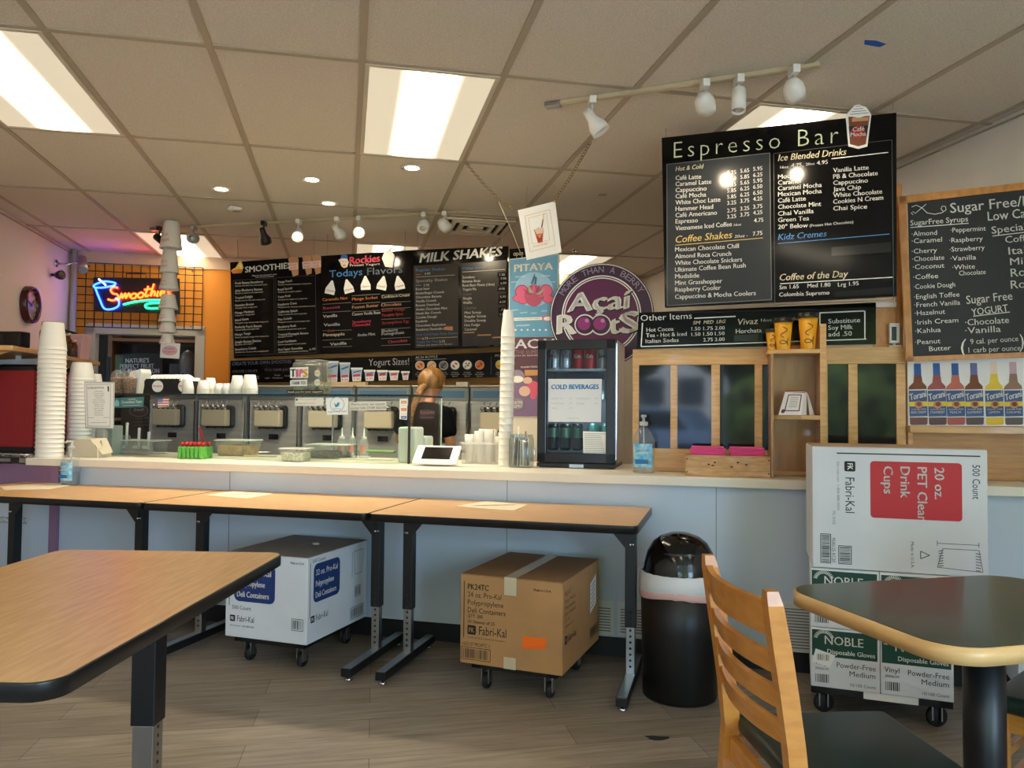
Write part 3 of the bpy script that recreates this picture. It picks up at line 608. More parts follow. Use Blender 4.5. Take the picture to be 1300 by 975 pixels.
# ================================================================== TRASH CAN
t = thing('trash_can', 'round black trash can with dome lid and white liner at the table end', 'trash can', (.755, 3.50, 0))
b = B(); b.cap = False; b.lathe([(0, 0), (.158, 0), (.162, .01), (.168, .30), (.172, .52), (.166, .52), (.160, .30), (.15, .02), (0, .02)], 48); mesh('bin_body', b, M('can_black', (12, 12, 14), .38, noise=(9, .3)), t)
b = B(); n = 60; vs = []; fs = []
for l, (r, z) in enumerate(((.166, .545), (.1765, .535), (.1785, .50), (.1775, .455), (.173, .452))):
    for i in range(n):
        an = 2 * math.pi * i / n; wv = (.008 * math.sin(5 * an) + .005 * math.sin(11 * an + 1)) if l in (3, 4) else (.001 * math.sin(23 * an))
        vs.append(((r + .0015 * math.sin(17 * an + l)) * math.cos(an), (r + .0015 * math.sin(17 * an + l)) * math.sin(an), z + wv))
for l in range(4): fs += [(l * n + i, l * n + (i + 1) % n, (l + 1) * n + (i + 1) % n, (l + 1) * n + i) for i in range(n)]
b.raw(vs, fs, True); mesh('liner', b, M('liner_white', (226, 226, 228), .35, bump=(30, .6)), t, label='white plastic liner folded over the rim')
b = B(); n = 60; vs = []; fs = []
for l, (r, z) in enumerate(((.1775, .472), (.1795, .468), (.1795, .447), (.1775, .444))):
    for i in range(n):
        an = 2 * math.pi * i / n; wv = .008 * math.sin(3 * an + 1); vs.append((r * math.cos(an), r * math.sin(an), z + wv))
for l in range(3): fs += [(l * n + i, l * n + (i + 1) % n, (l + 1) * n + (i + 1) % n, (l + 1) * n + i) for i in range(n)]
b.raw(vs, fs, True); mesh('drawstring', b, M('drawstring_pink', (222, 178, 172), .5), t, label='pink drawstring band')
b = B(); b.lathe([(.155, .50), (.168, .53), (.160, .55), (.156, .58), (.143, .63), (.118, .672), (.085, .697), (.04, .712), (0, .715)], 48); mesh('dome_lid', b, blackg, t)
b = B(); n = 14; vs = []; fs = []
for i in range(n + 1):
    an = R_(-130 + 80 * i / n)
    for z, r in ((.568, .1595), (.64, .1395)): vs.append((r * math.cos(an), r * math.sin(an), z))
for i in range(n): fs.append((2 * i, 2 * i + 2, 2 * i + 3, 2 * i + 1))
b.raw(vs, fs, True); mesh('push_flap', b, M('flap_black', (26, 26, 28), .25), t)
# stain on the floor
b = B(); b.prism([(.045 * math.cos(k * .63) * (1 + .3 * math.sin(k * 2.1)), .02 * math.sin(k * .63) * (1 + .3 * math.cos(k * 1.7))) for k in range(10)], .0006, .0016); solo('floor_scrap', b, M('dark_scrap', (40, 42, 46), .6), 'small dark scrap lying on the plank floor by the chair', 'scrap', onz(835, 937, 0))

# ================================================================== GREEN TABLE AND CHAIRS
gl_ = M('green_laminate', (44, 62, 46), .28, coat=.1); oak = WOOD('maple_edge', (224, 184, 126), (214, 170, 110), 3, (4, 4, 14)); maple = WOOD('honey_maple', (206, 138, 58), (190, 120, 44), 5, (3, 3, 10), .3, .3); vinyl = M('green_vinyl', (24, 44, 38), .38)
TA, TBk, TFr = Vector((.775, 2.275, 0)), Vector((1.555, 2.475, 0)), Vector((.935, 1.665, 0))
ex = (TBk - TA); ey = (TFr - TA); LX, LY = ex.length, ey.length; tz = math.atan2(ex.y, ex.x); tcen = TA + ex / 2 + ey / 2
t = thing('dining_table', 'small green-topped table with light wood edge on a black pedestal', 'table', tcen, tz)
b = B(); b.prism(rrect(-LX / 2 + .006, LX / 2 - .006, -LY / 2 + .006, LY / 2 - .006, .10, 8), .717, .7505); mesh('tabletop', b, gl_, t)
b = B(); o_, i_ = rrect(-LX / 2, LX / 2, -LY / 2, LY / 2, .105, 8), rrect(-LX / 2 + .0055, LX / 2 - .0055, -LY / 2 + .0055, LY / 2 - .0055, .10, 8); n = len(o_); vs = []
for z, P in ((.7495, i_), (.7495, o_), (.711, o_), (.711, i_)): vs += [(x, y, z) for x, y in P]
b.raw(vs, [(l * n + i, l * n + (i + 1) % n, (l + 1) * n + (i + 1) % n, (l + 1) * n + i) for l in range(3) for i in range(n)], True); bmesh.ops.recalc_face_normals(b.bm, faces=b.bm.faces[:]); mesh('edge_band', b, oak, t, label='light wood edge band')
b = B(); b.lathe([(.05, .02), (.05, .70)], 32); mesh('pedestal', b, blackm, t)
b = B()
for k in range(4): 
    an = R_(45 + 90 * k); b.box(0, .30, -.03, .03, .005, .03, .006, mtx=Matrix.Rotation(an, 4, 'Z'))
mesh('base', b, blackm, t)
b = B(); b.box(-.2, .2, -.03, .03, .697, .711); b.box(-.03, .03, -.2, .2, .697, .711); mesh('top_plate', b, blackm, t)
def chair(label, loc, rz):
    """wooden ladder-back chair, faces +x"""
    t = thing('dining_chair', label, 'chair', loc, rz, 'ladder-back chairs'); w2 = .205
    def postx(z): return -.20 - (max(0, z - .44) ** 1.25) * .17 + (-.03 * (.44 - z) / .44 if z < .44 else 0)
    for s in (-1, 1):
        b = B(); zs = [0, .15, .30, .44, .55, .66, .76, .845, .875]; n = len(zs); vs = []
        for i, z in enumerate(zs):
            x = postx(z); hx = .020 if z < .8 else .017; hy = .0175
            if i == n - 1: hx *= .75; hy *= .75
            for dx, dy in ((-hx, -hy), (hx, -hy), (hx, hy), (-hx, hy)): vs.append((x + dx, s * w2 + dy, z))
        fs = [(0, 3, 2, 1), tuple(4 * (n - 1) + k for k in range(4))] + [(4 * i + k, 4 * i + (k + 1) % 4, 4 * i + 4 + (k + 1) % 4, 4 * i + 4 + k) for i in range(n - 1) for k in range(4)]
        b.raw(vs, fs); mesh('back_post', b, maple, t)
    for z0, hh in ((.775, .075), (.695, .045), (.62, .045), (.545, .045)):
        b = B(); n = 10; vs = []; fs = []
        for i in range(n + 1):
            y = -w2 + 2 * w2 * i / n; bow = -.035 * (1 - (y / w2) ** 2)
            for z, dx in ((z0, -.008), (z0, .008), (z0 + hh, .008), (z0 + hh, -.008)): vs.append((postx(z) + bow + dx, y, z))
        for i in range(n): fs += [(4 * i + k, 4 * i + (k + 1) % 4, 4 * i + 4 + (k + 1) % 4, 4 * i + 4 + k) for k in range(4)]
        fs += [(0, 1, 2, 3), tuple(4 * n + k for k in (3, 2, 1, 0))]; b.raw(vs, fs); bmesh.ops.recalc_face_normals(b.bm, faces=b.bm.faces[:]); mesh('back_slat', b, maple, t)
    for s in (-1, 1):
        b = B(); b.prism([(.165, s * .19 - .018), (.20, s * .19 - .018), (.20, s * .19 + .018), (.165, s * .19 + .018)], 0, .41, 'z', .003); mesh('leg', b, maple, t)
        b = B(); b.box(-.20, .17, s * .19 - .01, s * .19 + .01, .355, .41); mesh('apron', b, maple, t)
        b = B(); b.box(-.205, .17, s * .19 - .009, s * .19 + .009, .18, .205); b.box(-.205, .17, s * .19 - .009, s * .19 + .009, .27, .295); mesh('stretcher', b, maple, t)
    for x in (-.2, .183):
        b = B(); b.box(x - .01, x + .01, -.18, .18, .355, .41); mesh('apron', b, maple, t)
    b = B(); b.box(.174, .192, -.18, .18, .22, .245); mesh('stretcher', b, maple, t)
    b = B(); b.box(-.185, .225, -.215, .215, .412, .462, .02, 4); mesh('seat', b, vinyl, t, smooth=True, label='dark green vinyl seat')
    return t
chair('honey wood ladder-back chair seen from behind, tucked at the green table', (.795, 1.885, 0), R_(4))
chair('honey wood chair with green seat beyond the table pedestal, cut by the frame', (1.668, 2.235, 0), R_(180 + 42))

# ================================================================== MENU BOARDS
yl = M('heading_pale_green', (206, 214, 176), .5); cream = M('letter_cream', (236, 222, 186), .5); skyb = M('letter_blue', (86, 150, 214), .5); gold = M('letter_gold', (236, 206, 120), .5); pinkt = M('letter_pink', (214, 66, 92), .5)
orl = M('letter_orange', (224, 128, 60), .5); slate = M('board_panel_slate', (56, 59, 62), .13, spec=.22); frame_dk = M('board_line', (60, 60, 62), .4)
brown = M('print_brown', (120, 66, 36), .6); tan = M('print_tan', (206, 150, 104), .6); redp = M('print_red', (176, 44, 40), .6); pinkp = M('print_pink', (214, 96, 128), .6); bluep = M('print_blue', (44, 96, 168), .6); yel = M('print_yellow', (236, 206, 64), .6); lav = M('print_lavender', (150, 140, 166), .6); lblue = M('print_light_blue', (150, 190, 214), .6)
# --- espresso bar board, hung on wires
ey_ = R_(-20.0); ep = Vector((.79, 4.06, 0))
t = thing('menu_board', 'large hanging black coffee menu board headed Espresso Bar', 'menu board', ep, ey_, 'overhead menu boards')
a = Art(t, ey_, ep)
mesh('board_panel', quadboard(a, ((840, 175), (1138, 143), (1138.5, 376), (844, 390)), .03), board, t)
b = B()
for x, y in ((845, 174), (1134, 144)):
    x_, z_ = a.q(x, y); b.tube([(x_, .015, z_ - .01), (x_, .015, CEIL)], .0015, 6)
mesh('hanging_wire', b, alu, t)
a.map(830, 130, 3.6125)
a.poly('menu_panel', slate, [(60, 285), (532, 232), (540, 905), (62, 932)])
for q in (((60, 285), (532, 232)), ((532, 232), (540, 905)), ((540, 905), (62, 932)), ((62, 932), (60, 285))): a.line('trim_line', M('trim_line_grey', (120, 120, 116), .4), *q, .003, 2)
a.frame('trim_line', frame_dk, [(550, 235), (1092, 172), (1100, 905), (555, 930)], .003)
a.text('heading', yl, 'Espresso Bar', (92, 256), (846, 186), 74, -.016, 0, 1, False, 1.3)
T = lambda s_, x0, y0, x1, y1, hh, mat=white, bold=.012, sh=0: a.text('lettering', mat, s_, (x0, y0), (x1, y1), hh, bold, sh, 3)
T('Hot & Cold', 100, 316, 225, 303, 20, cream, .01, .2)
for s_, y0, x1, y1 in (('Café Latte', 357, 217, 350), ('Caramel Latte', 385, 264, 373), ('Cappuccino', 413, 242, 404), ('Café Mocha', 441, 240, 432), ('White Choc Latte', 470, 305, 455), ('Hammer Head', 499, 272, 488), ('Café Americano', 528, 290, 515), ('Espresso', 556, 202, 550), ('Vietnamese Iced Coffee', 588, 358, 568)): T(s_, 100, y0, x1, y1, 20)
T('16oz', 367, 568, 400, 565, 11, white, .01, .2)
for i, row in enumerate(('5.25 5.65 5.95', '5.50 5.85 6.25', '5.25 5.65 5.95', '5.85 6.25 6.50', '5.85 6.25 6.50', '3.25 3.75 4.25', '2.75 3.25 3.75', '3.25 3.75 4.25')):
    y = (333, 361, 388, 415, 443, 471, 506, 534)[i]
    for k, s_ in enumerate(row.split()): T(s_, (337, 397, 456)[k], y - 9 * k, (378, 438, 498)[k], y - 9 * k - 4, 18)
T('4.75', 460, 551, 503, 547, 18); T('Coffee Shakes', 98, 645, 357, 622, 31, gold, .01, .2); T('20oz -', 370, 622, 430, 617, 13, white, .01, .2); T('7.75', 455, 612, 498, 607, 18)
a.line('lettering', gold, (98, 656), (500, 622), .003, 3)
for s_, y0, x1, y1 in (('Mexican Chocolate Chill', 685, 390, 668), ('Almond Roca Crunch', 716, 355, 703), ('White Chocolate Snickers', 747, 405, 730), ('Ultimate Coffee Bean Rush', 778, 422, 757), ('Mudslide', 808, 208, 803), ('Mint Grasshopper', 838, 314, 828), ('Raspberry Cooler', 869, 307, 859), ('Cappuccino & Mocha Coolers', 902, 468, 884)): T(s_, 98, y0, x1, y1, 20)
T('Ice Blended Drinks', 570, 270, 880, 241, 29, cream, .01, .2); a.line('lettering', white, (815, 259), (1075, 230), .004, 3)
T('16oz', 580, 304, 618, 301, 11); T('4.75,', 630, 300, 686, 295, 18); T('20oz', 698, 290, 738, 286, 11); T('4.95', 748, 287, 798, 282, 18)
for s_, y0, x1, y1 in (('Mocha', 352, 655, 344), ('Caramel', 379, 673, 370), ('Caramel Mocha', 405, 770, 388), ('Mexican Mocha', 432, 770, 416), ('Café Latte', 461, 697, 450), ('Chocolate Mint', 490, 767, 475), ('Chai Vanilla', 521, 733, 508), ('Green Tea', 550, 712, 541), ('20° Below', 582, 707, 573)): T(s_, 570, y0, x1, y1, 20)
T('(Frozen Hot Chocolate)', 715, 572, 915, 554, 12)
for s_, y0, x1, y1 in (('Vanilla Latte', 322, 985, 308), ('PB & Chocolate', 351, 1027, 334), ('Cappuccino', 380, 982, 367), ('Java Chip', 409, 950, 398), ('White Chocolate', 437, 1047, 418), ('Cookies N Cream', 466, 1052, 446), ('Chai Spice', 497, 978, 487)): T(s_, 823, y0, x1, y1, 20)
T('Kidz Cremes', 570, 632, 790, 615, 27, skyb, .01, .2); a.line('lettering', skyb, (570, 648), (1080, 604), .003, 3)
a.poly('price_strip', blackg, [(815, 665), (1088, 640), (1088, 688), (815, 705)], 2)
T('Coffee of the Day', 575, 818, 887, 801, 30, cream, .01, .2); a.line('lettering', white, (580, 832), (1095, 802), .004, 3)
T('Sm 1.65', 577, 858, 665, 852, 18); T('Med 1.80', 705, 850, 810, 845, 18); T('Lrg 1.95', 845, 845, 940, 838, 18); T('Colombia Supremo', 575, 891, 805, 881, 18)
a.poly('price_strip', blackg, [(828, 870), (1095, 845), (1095, 880), (828, 893)], 2)
# cup cut-out standing off the heading
a.y = -.012; P = lambda pts, mat, l=1, nm='drink_cutout': a.poly(nm, mat, pts, l)
b = B(); b.prism([a.q(*p) for p in [(880, 62), (895, 40), (915, 22), (930, -2), (950, 14), (975, 22), (998, 55), (980, 200), (940, 212), (893, 200)]], -.012, -.004, 'y'); mesh('drink_cutout', b, paper, t)
P([(892, 66), (990, 62), (972, 192), (938, 202), (900, 192)], brown); P([(894, 110), (984, 106), (978, 150), (898, 156)], ink, 2); P([(890, 62), (905, 40), (930, 18), (965, 30), (992, 56), (940, 72)], paper, 2); P([(910, 72), (985, 68), (983, 84), (908, 90)], tan, 3)
P([(900, 135), (940, 100), (972, 135), (938, 172)], redp, 3); a.text('drink_cutout', white, 'Café', (912, 135), (965, 130), 20, .02, 0, 4); a.text('drink_cutout', white, 'Mocha', (902, 158), (972, 153), 18, .02, 0, 4)
for k in range(4): a.line('drink_cutout', grey, (900 + 8 * k, 56 - 12 * k), (985 - 12 * k, 48 - 10 * k), .003, 3)
a.done()
# --- Other Items
op = C(.6, .30); t = thing('menu_board', 'low black sign headed Other Items on top of the wooden window screen', 'menu board', op, CY, 'overhead menu boards'); a = Art(t, CY, op)
mesh('board_panel', quadboard(a, ((811, 397), (1112, 384), (1112, 437), (808, 443)), .015), board, t)
a.map(780, 380, 4.064); T = lambda s_, x0, y0, x1, y1, hh, mat=white, bold=.012, sh=0: a.text('lettering', mat, s_, (x0, y0), (x1, y1), hh, bold, sh, 1)
T('Other Items', 136, 112, 400, 100, 31, white, -.008); a.line('lettering', white, (412, 98), (625, 88), .006); a.line('lettering', white, (145, 122), (138, 244), .006); a.line('lettering', white, (138, 244), (1300, 205), .005); a.line('lettering', white, (1058, 70), (1290, 60), .006); a.line('lettering', white, (1060, 70), (1060, 212), .005)
a.line('lettering', white, (1292, 60), (1292, 205), .006)
for s_, x0, x1, y in (('SM', 405, 440, 130), ('MED', 460, 510, 127), ('LRG', 527, 571, 124)): T(s_, x0, y, x1, y - 2, 17, cream, .02, .2)
T('Hot Cocoa', 166, 168, 305, 162, 20); T('Tea - Hot & Iced', 164, 196, 373, 188, 20); T('Italian Sodas', 161, 226, 332, 219, 20)
for i, r in enumerate((('1.50', '1.75', '2.00'), ('1.50', '1.50', '1.50'), ('', '2.75', '3.00'))):
    for k, s_ in enumerate(r):
        if s_: T(s_, (398, 459, 519)[k], (161, 190, 220)[i] - 2 * k, (444, 508, 569)[k], (160, 188, 218)[i] - 2 * k, 18)
T('Vivaz', 632, 132, 738, 126, 30, cream, .01, .2); T('16oz', 757, 115, 812, 113, 14); T('20oz', 905, 109, 965, 106, 14); T('Horchata', 627, 176, 760, 170, 22); a.poly('price_strip', slate, [(618, 185), (742, 180), (742, 214), (618, 218)])
T('Substitute', 1104, 125, 1268, 118, 23); T('Soy Milk', 1104, 158, 1230, 153, 23); T('add .50', 1104, 192, 1225, 187, 23); a.done()
# --- the three boards over the yogurt machines
mp = C(-3.1, 2.1)
def upper(label, cor):
    t = thing('menu_board', label, 'menu board', mp, CY, 'overhead menu boards'); a = Art(t, CY, mp); mesh('board_panel', quadboard(a, cor, .02), board, t)
    b = B()
    for (x, y) in ((cor[0][0] + 8, cor[0][1]), (cor[1][0] - 8, cor[1][1])):
        x_, z_ = a.q(x, y); b.tube([(x_, .01, z_ - .01), (x_, .01, CEIL)], .002, 6)
    mesh('hanging_wire', b, alu, t); return t, a
t, a = upper('black hanging menu board headed Smoothies with two text columns', ((292, 333), (406, 325), (408, 449.5), (297, 455)))
a.map(280, 300, 5.735); T = lambda s_, x0, y0, x1, y1, hh, mat=white, bold=.01, sh=0, nm='lettering': a.text(nm, mat, s_, (x0, y0), (x1, y1), hh, bold, sh, 2)
T('SMOOTHIES', 180, 264, 515, 232, 42, white, .03); T('Make any two, any size the same', 230, 292, 410, 280, 10); T('fruit and berry blends', 255, 302, 390, 294, 9)
L1 = ('Fresh Banana Strawberry|Banana strawberries with apple juice', 'Juicy Blueberry Banana|Blueberry banana and apple juice', 'Tropical Delight|Banana coconut milk with mango juice', 'Hawaiian Breeze|Pineapple with orange juice', 'Mango Madness|Mango and orange juice', 'Island Guava|Pineapple mango banana with orange juice', 'Perfectly Peach Banana|Peaches banana with apple juice', 'Mango Tango|Banana pineapple mango with orange juice', 'Jungle Banana Banana|Bananas and yogurt', 'Strawberry Colada|Strawberries coconut with pineapple juice')
W1 = ((310, 340), (305, 312), (235, 325), (243, 268), (245, 248), (205, 350), (300, 282), (220, 350), (295, 240), (260, 350))
for i, s_ in enumerate(L1):
    y = 350 + i * 54 - (0 if i < 6 else 3); n_, d_ = s_.split('|'); T(n_, 107, y, W1[i][0], y - 12, 17, white); T(d_, 108, y + 17, W1[i][1], y + 5, 10, cream, 0)
L2 = ('Tangy Peach|Peaches strawberries banana orange juice', 'Royal Special|Banana pineapple yogurt', 'Twist Fruit|Strawberries raspberry cranberries', 'Raspberry Crave|Raspberries banana strawberry juice', 'California Splash|Mango strawberries with orange juice', 'Pina Colada|Pineapple coconut and pineapple juice', 'Blueberry Rush|Blueberries banana with apple juice', 'Tropical Pineapple Banana|Pineapple banana', 'Cool Caribbean|Banana pineapple coconut juice', 'Acai Super Smoothie|Acai blueberries banana strawberry')
W2 = ((522, 662), (522, 590), (510, 632), (555, 690), (560, 628), (520, 650), (550, 622), (640, 525), (552, 622), (598, 640))
for i, s_ in enumerate(L2):
    y = 342 + i * 54.5; n_, d_ = s_.split('|'); T(n_, 418, y, W2[i][0], y - 12, 16, white); T(d_, 420, y + 16, W2[i][1], y + 5, 9, cream, 0)
T('6.95', 648, 830, 692, 826, 14)
a.frame('trim_line', frame_dk, [(92, 322), (388, 303), (392, 858), (98, 868)], .004); a.frame('trim_line', frame_dk, [(402, 302), (690, 284), (698, 848), (404, 858)], .004)
a.poly('fruit_print', yel, [(80, 245), (110, 228), (138, 182), (150, 175), (168, 225), (158, 258), (110, 270)], 2); a.poly('fruit_print', orl, [(75, 250), (110, 240), (160, 240), (155, 268), (90, 272)], 3); a.poly('fruit_print', M('print_cream', (240, 226, 180), .6), [(132, 215), (146, 190), (160, 225), (150, 240)], 3)
a.y = -.012
for cx_, cy_, s_ in ((528, 210, 1.0), (628, 200, .9), (695, 195, .9)):
    pts = [(cx_ - 36 * s_, cy_ - 45), (cx_ - 20 * s_, cy_ - 62), (cx_ + 28 * s_, cy_ - 60), (cx_ + 38 * s_, cy_ - 45), (cx_ + 36 * s_, cy_ + 70), (cx_ - 2 * s_, cy_ + 82)]
    b = B(); b.prism([a.q(*p) for p in pts], -.012, -.004, 'y'); mesh('drink_cutout', b, tan, t); a.poly('price_tag', M('tag_pink', (240, 206, 190), .6), [(cx_ - 34, cy_ - 15), (cx_ + 36, cy_ - 20), (cx_ + 38, cy_ + 28), (cx_ - 28, cy_ + 38)], 1); a.text('price_tag', pinkt, ('16oz', '24oz', '32oz')[int(cx_ > 600) + int(cx_ > 660)], (cx_ - 24, cy_ + 5), (cx_ + 22, cy_), 12, .01, 0, 2); a.text('price_tag', pinkt, ('5.25', '6.25', '7.25')[int(cx_ > 600) + int(cx_ > 660)], (cx_ - 18, cy_ + 28), (cx_ + 20, cy_ + 24), 13, .01, 0, 2)
a.done()
t, a = upper("black hanging board of today's frozen yogurt flavours", ((406.5, 325), (521.5, 317.5), (522.5, 445), (408.5, 449.5)))
a.map(400, 300, 5.0); T = lambda s_, x0, y0, x1, y1, hh, mat=white, bold=.01, sh=0, nm='lettering': a.text(nm, mat, s_, (x0, y0), (x1, y1), hh, bold, sh, 2)
T('Rockies', 222, 178, 412, 160, 46, pinkt, .035); T('Frozen Yogurt', 222, 192, 412, 182, 14, white, .02); T('Todays', 92, 262, 300, 246, 44, skyb, .005); T('Flavors', 332, 246, 556, 230, 44, M('letter_dim_blue', (110, 124, 140), .5), .005)
# cow-head emblem and sundae cut-out
a.poly('emblem', M('emblem_cream', (222, 206, 190), .6), [(148, 150), (170, 140), (205, 142), (214, 165), (204, 195), (184, 202), (168, 190), (160, 168)], 2); a.poly('emblem', bluep, [(162, 140), (168, 120), (190, 114), (205, 122), (208, 140)], 3); a.disc('emblem', ink, (178, 160), 3, 3, n=8); a.disc('emblem', ink, (196, 160), 3, 3, n=8); a.disc('emblem', tan, (187, 186), 12, 3, .6)
a.y = -.010; b = B(); b.prism([a.q(*p) for p in [(424, 140), (440, 100), (462, 86), (490, 68), (482, 90), (504, 120), (503, 145), (492, 200), (445, 192)]], -.012, -.004, 'y'); mesh('sundae_cutout', b, paper, t); a.poly('sundae_cutout', pinkp, [(432, 135), (445, 105), (470, 92), (498, 122), (496, 140), (466, 130)], 1); a.poly('sundae_cutout', paper, [(440, 128), (470, 112), (492, 122), (470, 124)], 2); a.poly('sundae_cutout', tan, [(435, 160), (498, 156), (496, 168), (438, 172)], 1); a.poly('sundae_cutout', redp, [(476, 92), (490, 68), (484, 92)], 1)
a.y = 0
for cx_, cy_, tl in ((100, 330, 12), (212, 322, -14), (322, 302, -2), (428, 302, 12), (535, 300, -12)):
    rt = lambda x, y: (cx_ + x * math.cos(R_(tl)) + y * math.sin(R_(tl)) * -1, cy_ + x * math.sin(R_(tl)) + y * math.cos(R_(tl)))
    a.poly('sample_tag', paper, [rt(-32, 5), rt(-6, -50), rt(4, -50), rt(30, 5), rt(30, 38), rt(-32, 38)], 2); T('Choose', *rt(-26, 24), *rt(24, 20), 13, redp, .03, 0, 'sample_tag')
rows = (('Caramelo Nov', 48, 412, 207, 400, orl), ('Mango Sorbet', 236, 408, 398, 396, orl), ('Cookies-n-Cream', 424, 394, 600, 380, cream), ('Reeses', 52, 466, 158, 455, pinkt), ('Peanut Butter', 236, 460, 404, 446, tan), ('Chocolate', 420, 446, 548, 438, tan), ('Vanilla', 52, 518, 142, 510, white), ('Custom Vanilla Bean', 236, 504, 414, 492, lgrey), ('Vanilla', 56, 572, 158, 566, white), ('Strawberry', 238, 554, 356, 544, pinkt), ('Cheesecake', 238, 574, 350, 566, pinkt), ('Butter Fudge', 426, 480, 572, 470, redp), ('Pumpkin Spice', 426, 510, 560, 500, redp), ('Scrumptious Egg', 426, 560, 596, 546, redp), ('Pineapple', 52, 636, 188, 628, cream), ('Dole', 82, 610, 124, 606, redp), ('Andes Mint', 270, 636, 382, 628, lgrey), ('Blueberry', 424, 610, 526, 602, lgrey), ('Pomegranate', 424, 630, 566, 618, lgrey), ('Vanilla', 96, 694, 200, 686, white), ('Chocolate', 464, 680, 586, 668, pinkt))
for s_, x0, y0, x1, y1, m_ in rows: T(s_, x0, y0, x1, y1, 18, m_, .015)
for x0, y0, x1, y1 in ((48, 432, 228, 420), (48, 484, 228, 474), (48, 600, 232, 594), (48, 660, 235, 652), (235, 378, 412, 366), (235, 430, 412, 418), (235, 480, 412, 470), (420, 374, 606, 364), (420, 424, 606, 412), (420, 462, 606, 452), (420, 528, 606, 518), (420, 590, 606, 580), (420, 650, 606, 640), (48, 704, 235, 698), (420, 694, 606, 686)): a.line('trim_line', M('trim_line_grey', (120, 120, 116), .4), (x0, y0), (x1, y1), .004, 1)
a.done()
t, a = upper('black hanging menu board headed Milk Shakes, nearest the chained card', ((522, 317.5), (645, 312.5), (643, 440), (523, 445)))
a.map(520, 330, 8.128); T = lambda s_, x0, y0, x1, y1, hh, mat=white, bold=.012, sh=0: a.text('lettering', mat, s_, (x0, y0), (x1, y1), hh, bold, sh, 2)
a.poly('menu_panel', M('board_panel_brown', (44, 38, 33), .3), [(45, 60), (500, 35), (505, 885), (60, 910)]); a.poly('menu_panel', M('board_panel_brown', (44, 38, 33), .3), [(530, 35), (1000, 0), (985, 870), (545, 895)])
T('MILK SHAKES', 105, 28, 945, -42, 92, white, .03, .2)
T('Regular Shakes', 66, 120, 365, 105, 28, skyb); T('16oz', 66, 160, 115, 156, 18, orl); T('6.50', 158, 152, 214, 148, 20); a.line('lettering', cream, (66, 178), (465, 155), .003, 2); T('Specialty Shakes', 66, 232, 392, 215, 30, lgrey, .008); T('16oz', 66, 270, 120, 266, 16, lgrey); T('7.75', 145, 274, 202, 270, 22)
for i, (s_, x1) in enumerate((('Root beer', 208), ('Butterfinger Crunch', 355), ('Chocolate Banana', 330), ('Vanilla Crunch', 275), ('Reeses Overload', 308), ('Andes Chocolate Mint', 390), ('Heath Bar Crunch', 322), ('Cookie Dough', 280), ('Funfetti', 182), ('Chocolate Explosion', 372), ('Strawberry Cheesecake', 340))): T(s_, 66, 314 + i * 41.8, x1, 310 + i * 41.8 - (x1 - 66) * .035, 24)
a.poly('cake_print', tan, [(350, 720), (350, 700), (400, 678), (448, 690), (446, 728)], 2); a.poly('cake_print', redp, [(380, 690), (405, 676), (425, 686), (400, 694)], 3)
T('Low Carb/Sugar Free Shakes', 72, 782, 496, 765, 22, skyb, .005); T('16oz', 74, 818, 120, 815, 18, orl); T('6.75', 130, 822, 192, 817, 22); a.line('lettering', cream, (200, 808), (495, 795), .003, 2); T('Treats For Two', 72, 862, 296, 850, 24, skyb, .005); T('3.75', 308, 855, 364, 850, 22); T('*Please ask about our flavors', 72, 888, 440, 872, 12)
T('Other Items', 545, 104, 782, 90, 30, skyb, .005); a.line('lettering', cream, (545, 125), (985, 98), .004, 2)
for s_, x0, y0, x1 in (('Sundaes', 546, 192, 672), ('Banana Boat', 546, 234, 732), ('Root Beer Floats (16oz)', 546, 276, 876), ('Yogurt Pie', 550, 318, 688), ('Single', 552, 410, 642), ('Waffle', 552, 456, 646), ('Mini Scoop', 568, 558, 738), ('Regular Scoop', 568, 598, 788), ('Double Scoop', 568, 642, 788), ('Hot Fudge', 568, 686, 726), ('Caramel', 568, 730, 690)): T(s_, x0, y0, x1, y0 - (x1 - x0) * .04, 26)
T('Cones', 552, 366, 640, 360, 22, grey); T('Toppings', 556, 508, 690, 500, 22, grey)
for s_, x0, y0 in (('7.25', 925, 165), ('7.95', 940, 205), ('6.50', 940, 252), ('19.95', 925, 312), ('5.95', 935, 392), ('6.50', 932, 445), ('.75', 934, 528), ('1.25', 934, 572)): a.poly('price_strip', blackg, [(x0 - 18, y0 - 38), (x0 + 75, y0 - 42), (x0 + 75, y0 + 10), (x0 - 18, y0 + 14)], 2); a.text('lettering', white, s_, (x0, y0), (x0 + 58, y0 - 4), 22, .012, 0, 3)
for x0, x1, y0, y1 in ((556, 670, 740, 890), (700, 840, 765, 890), (855, 940, 790, 890)):
    a.poly('cup_print', M('print_dark_cup', (40, 36, 40), .5), [(x0, y0), (x1, y0 - 4), (x1 - 14, y1), (x0 + 12, y1 + 6)], 2); a.line('cup_print', tan, (x0, y0 + 12), (x1, y0 + 8), .01, 3)
a.done()
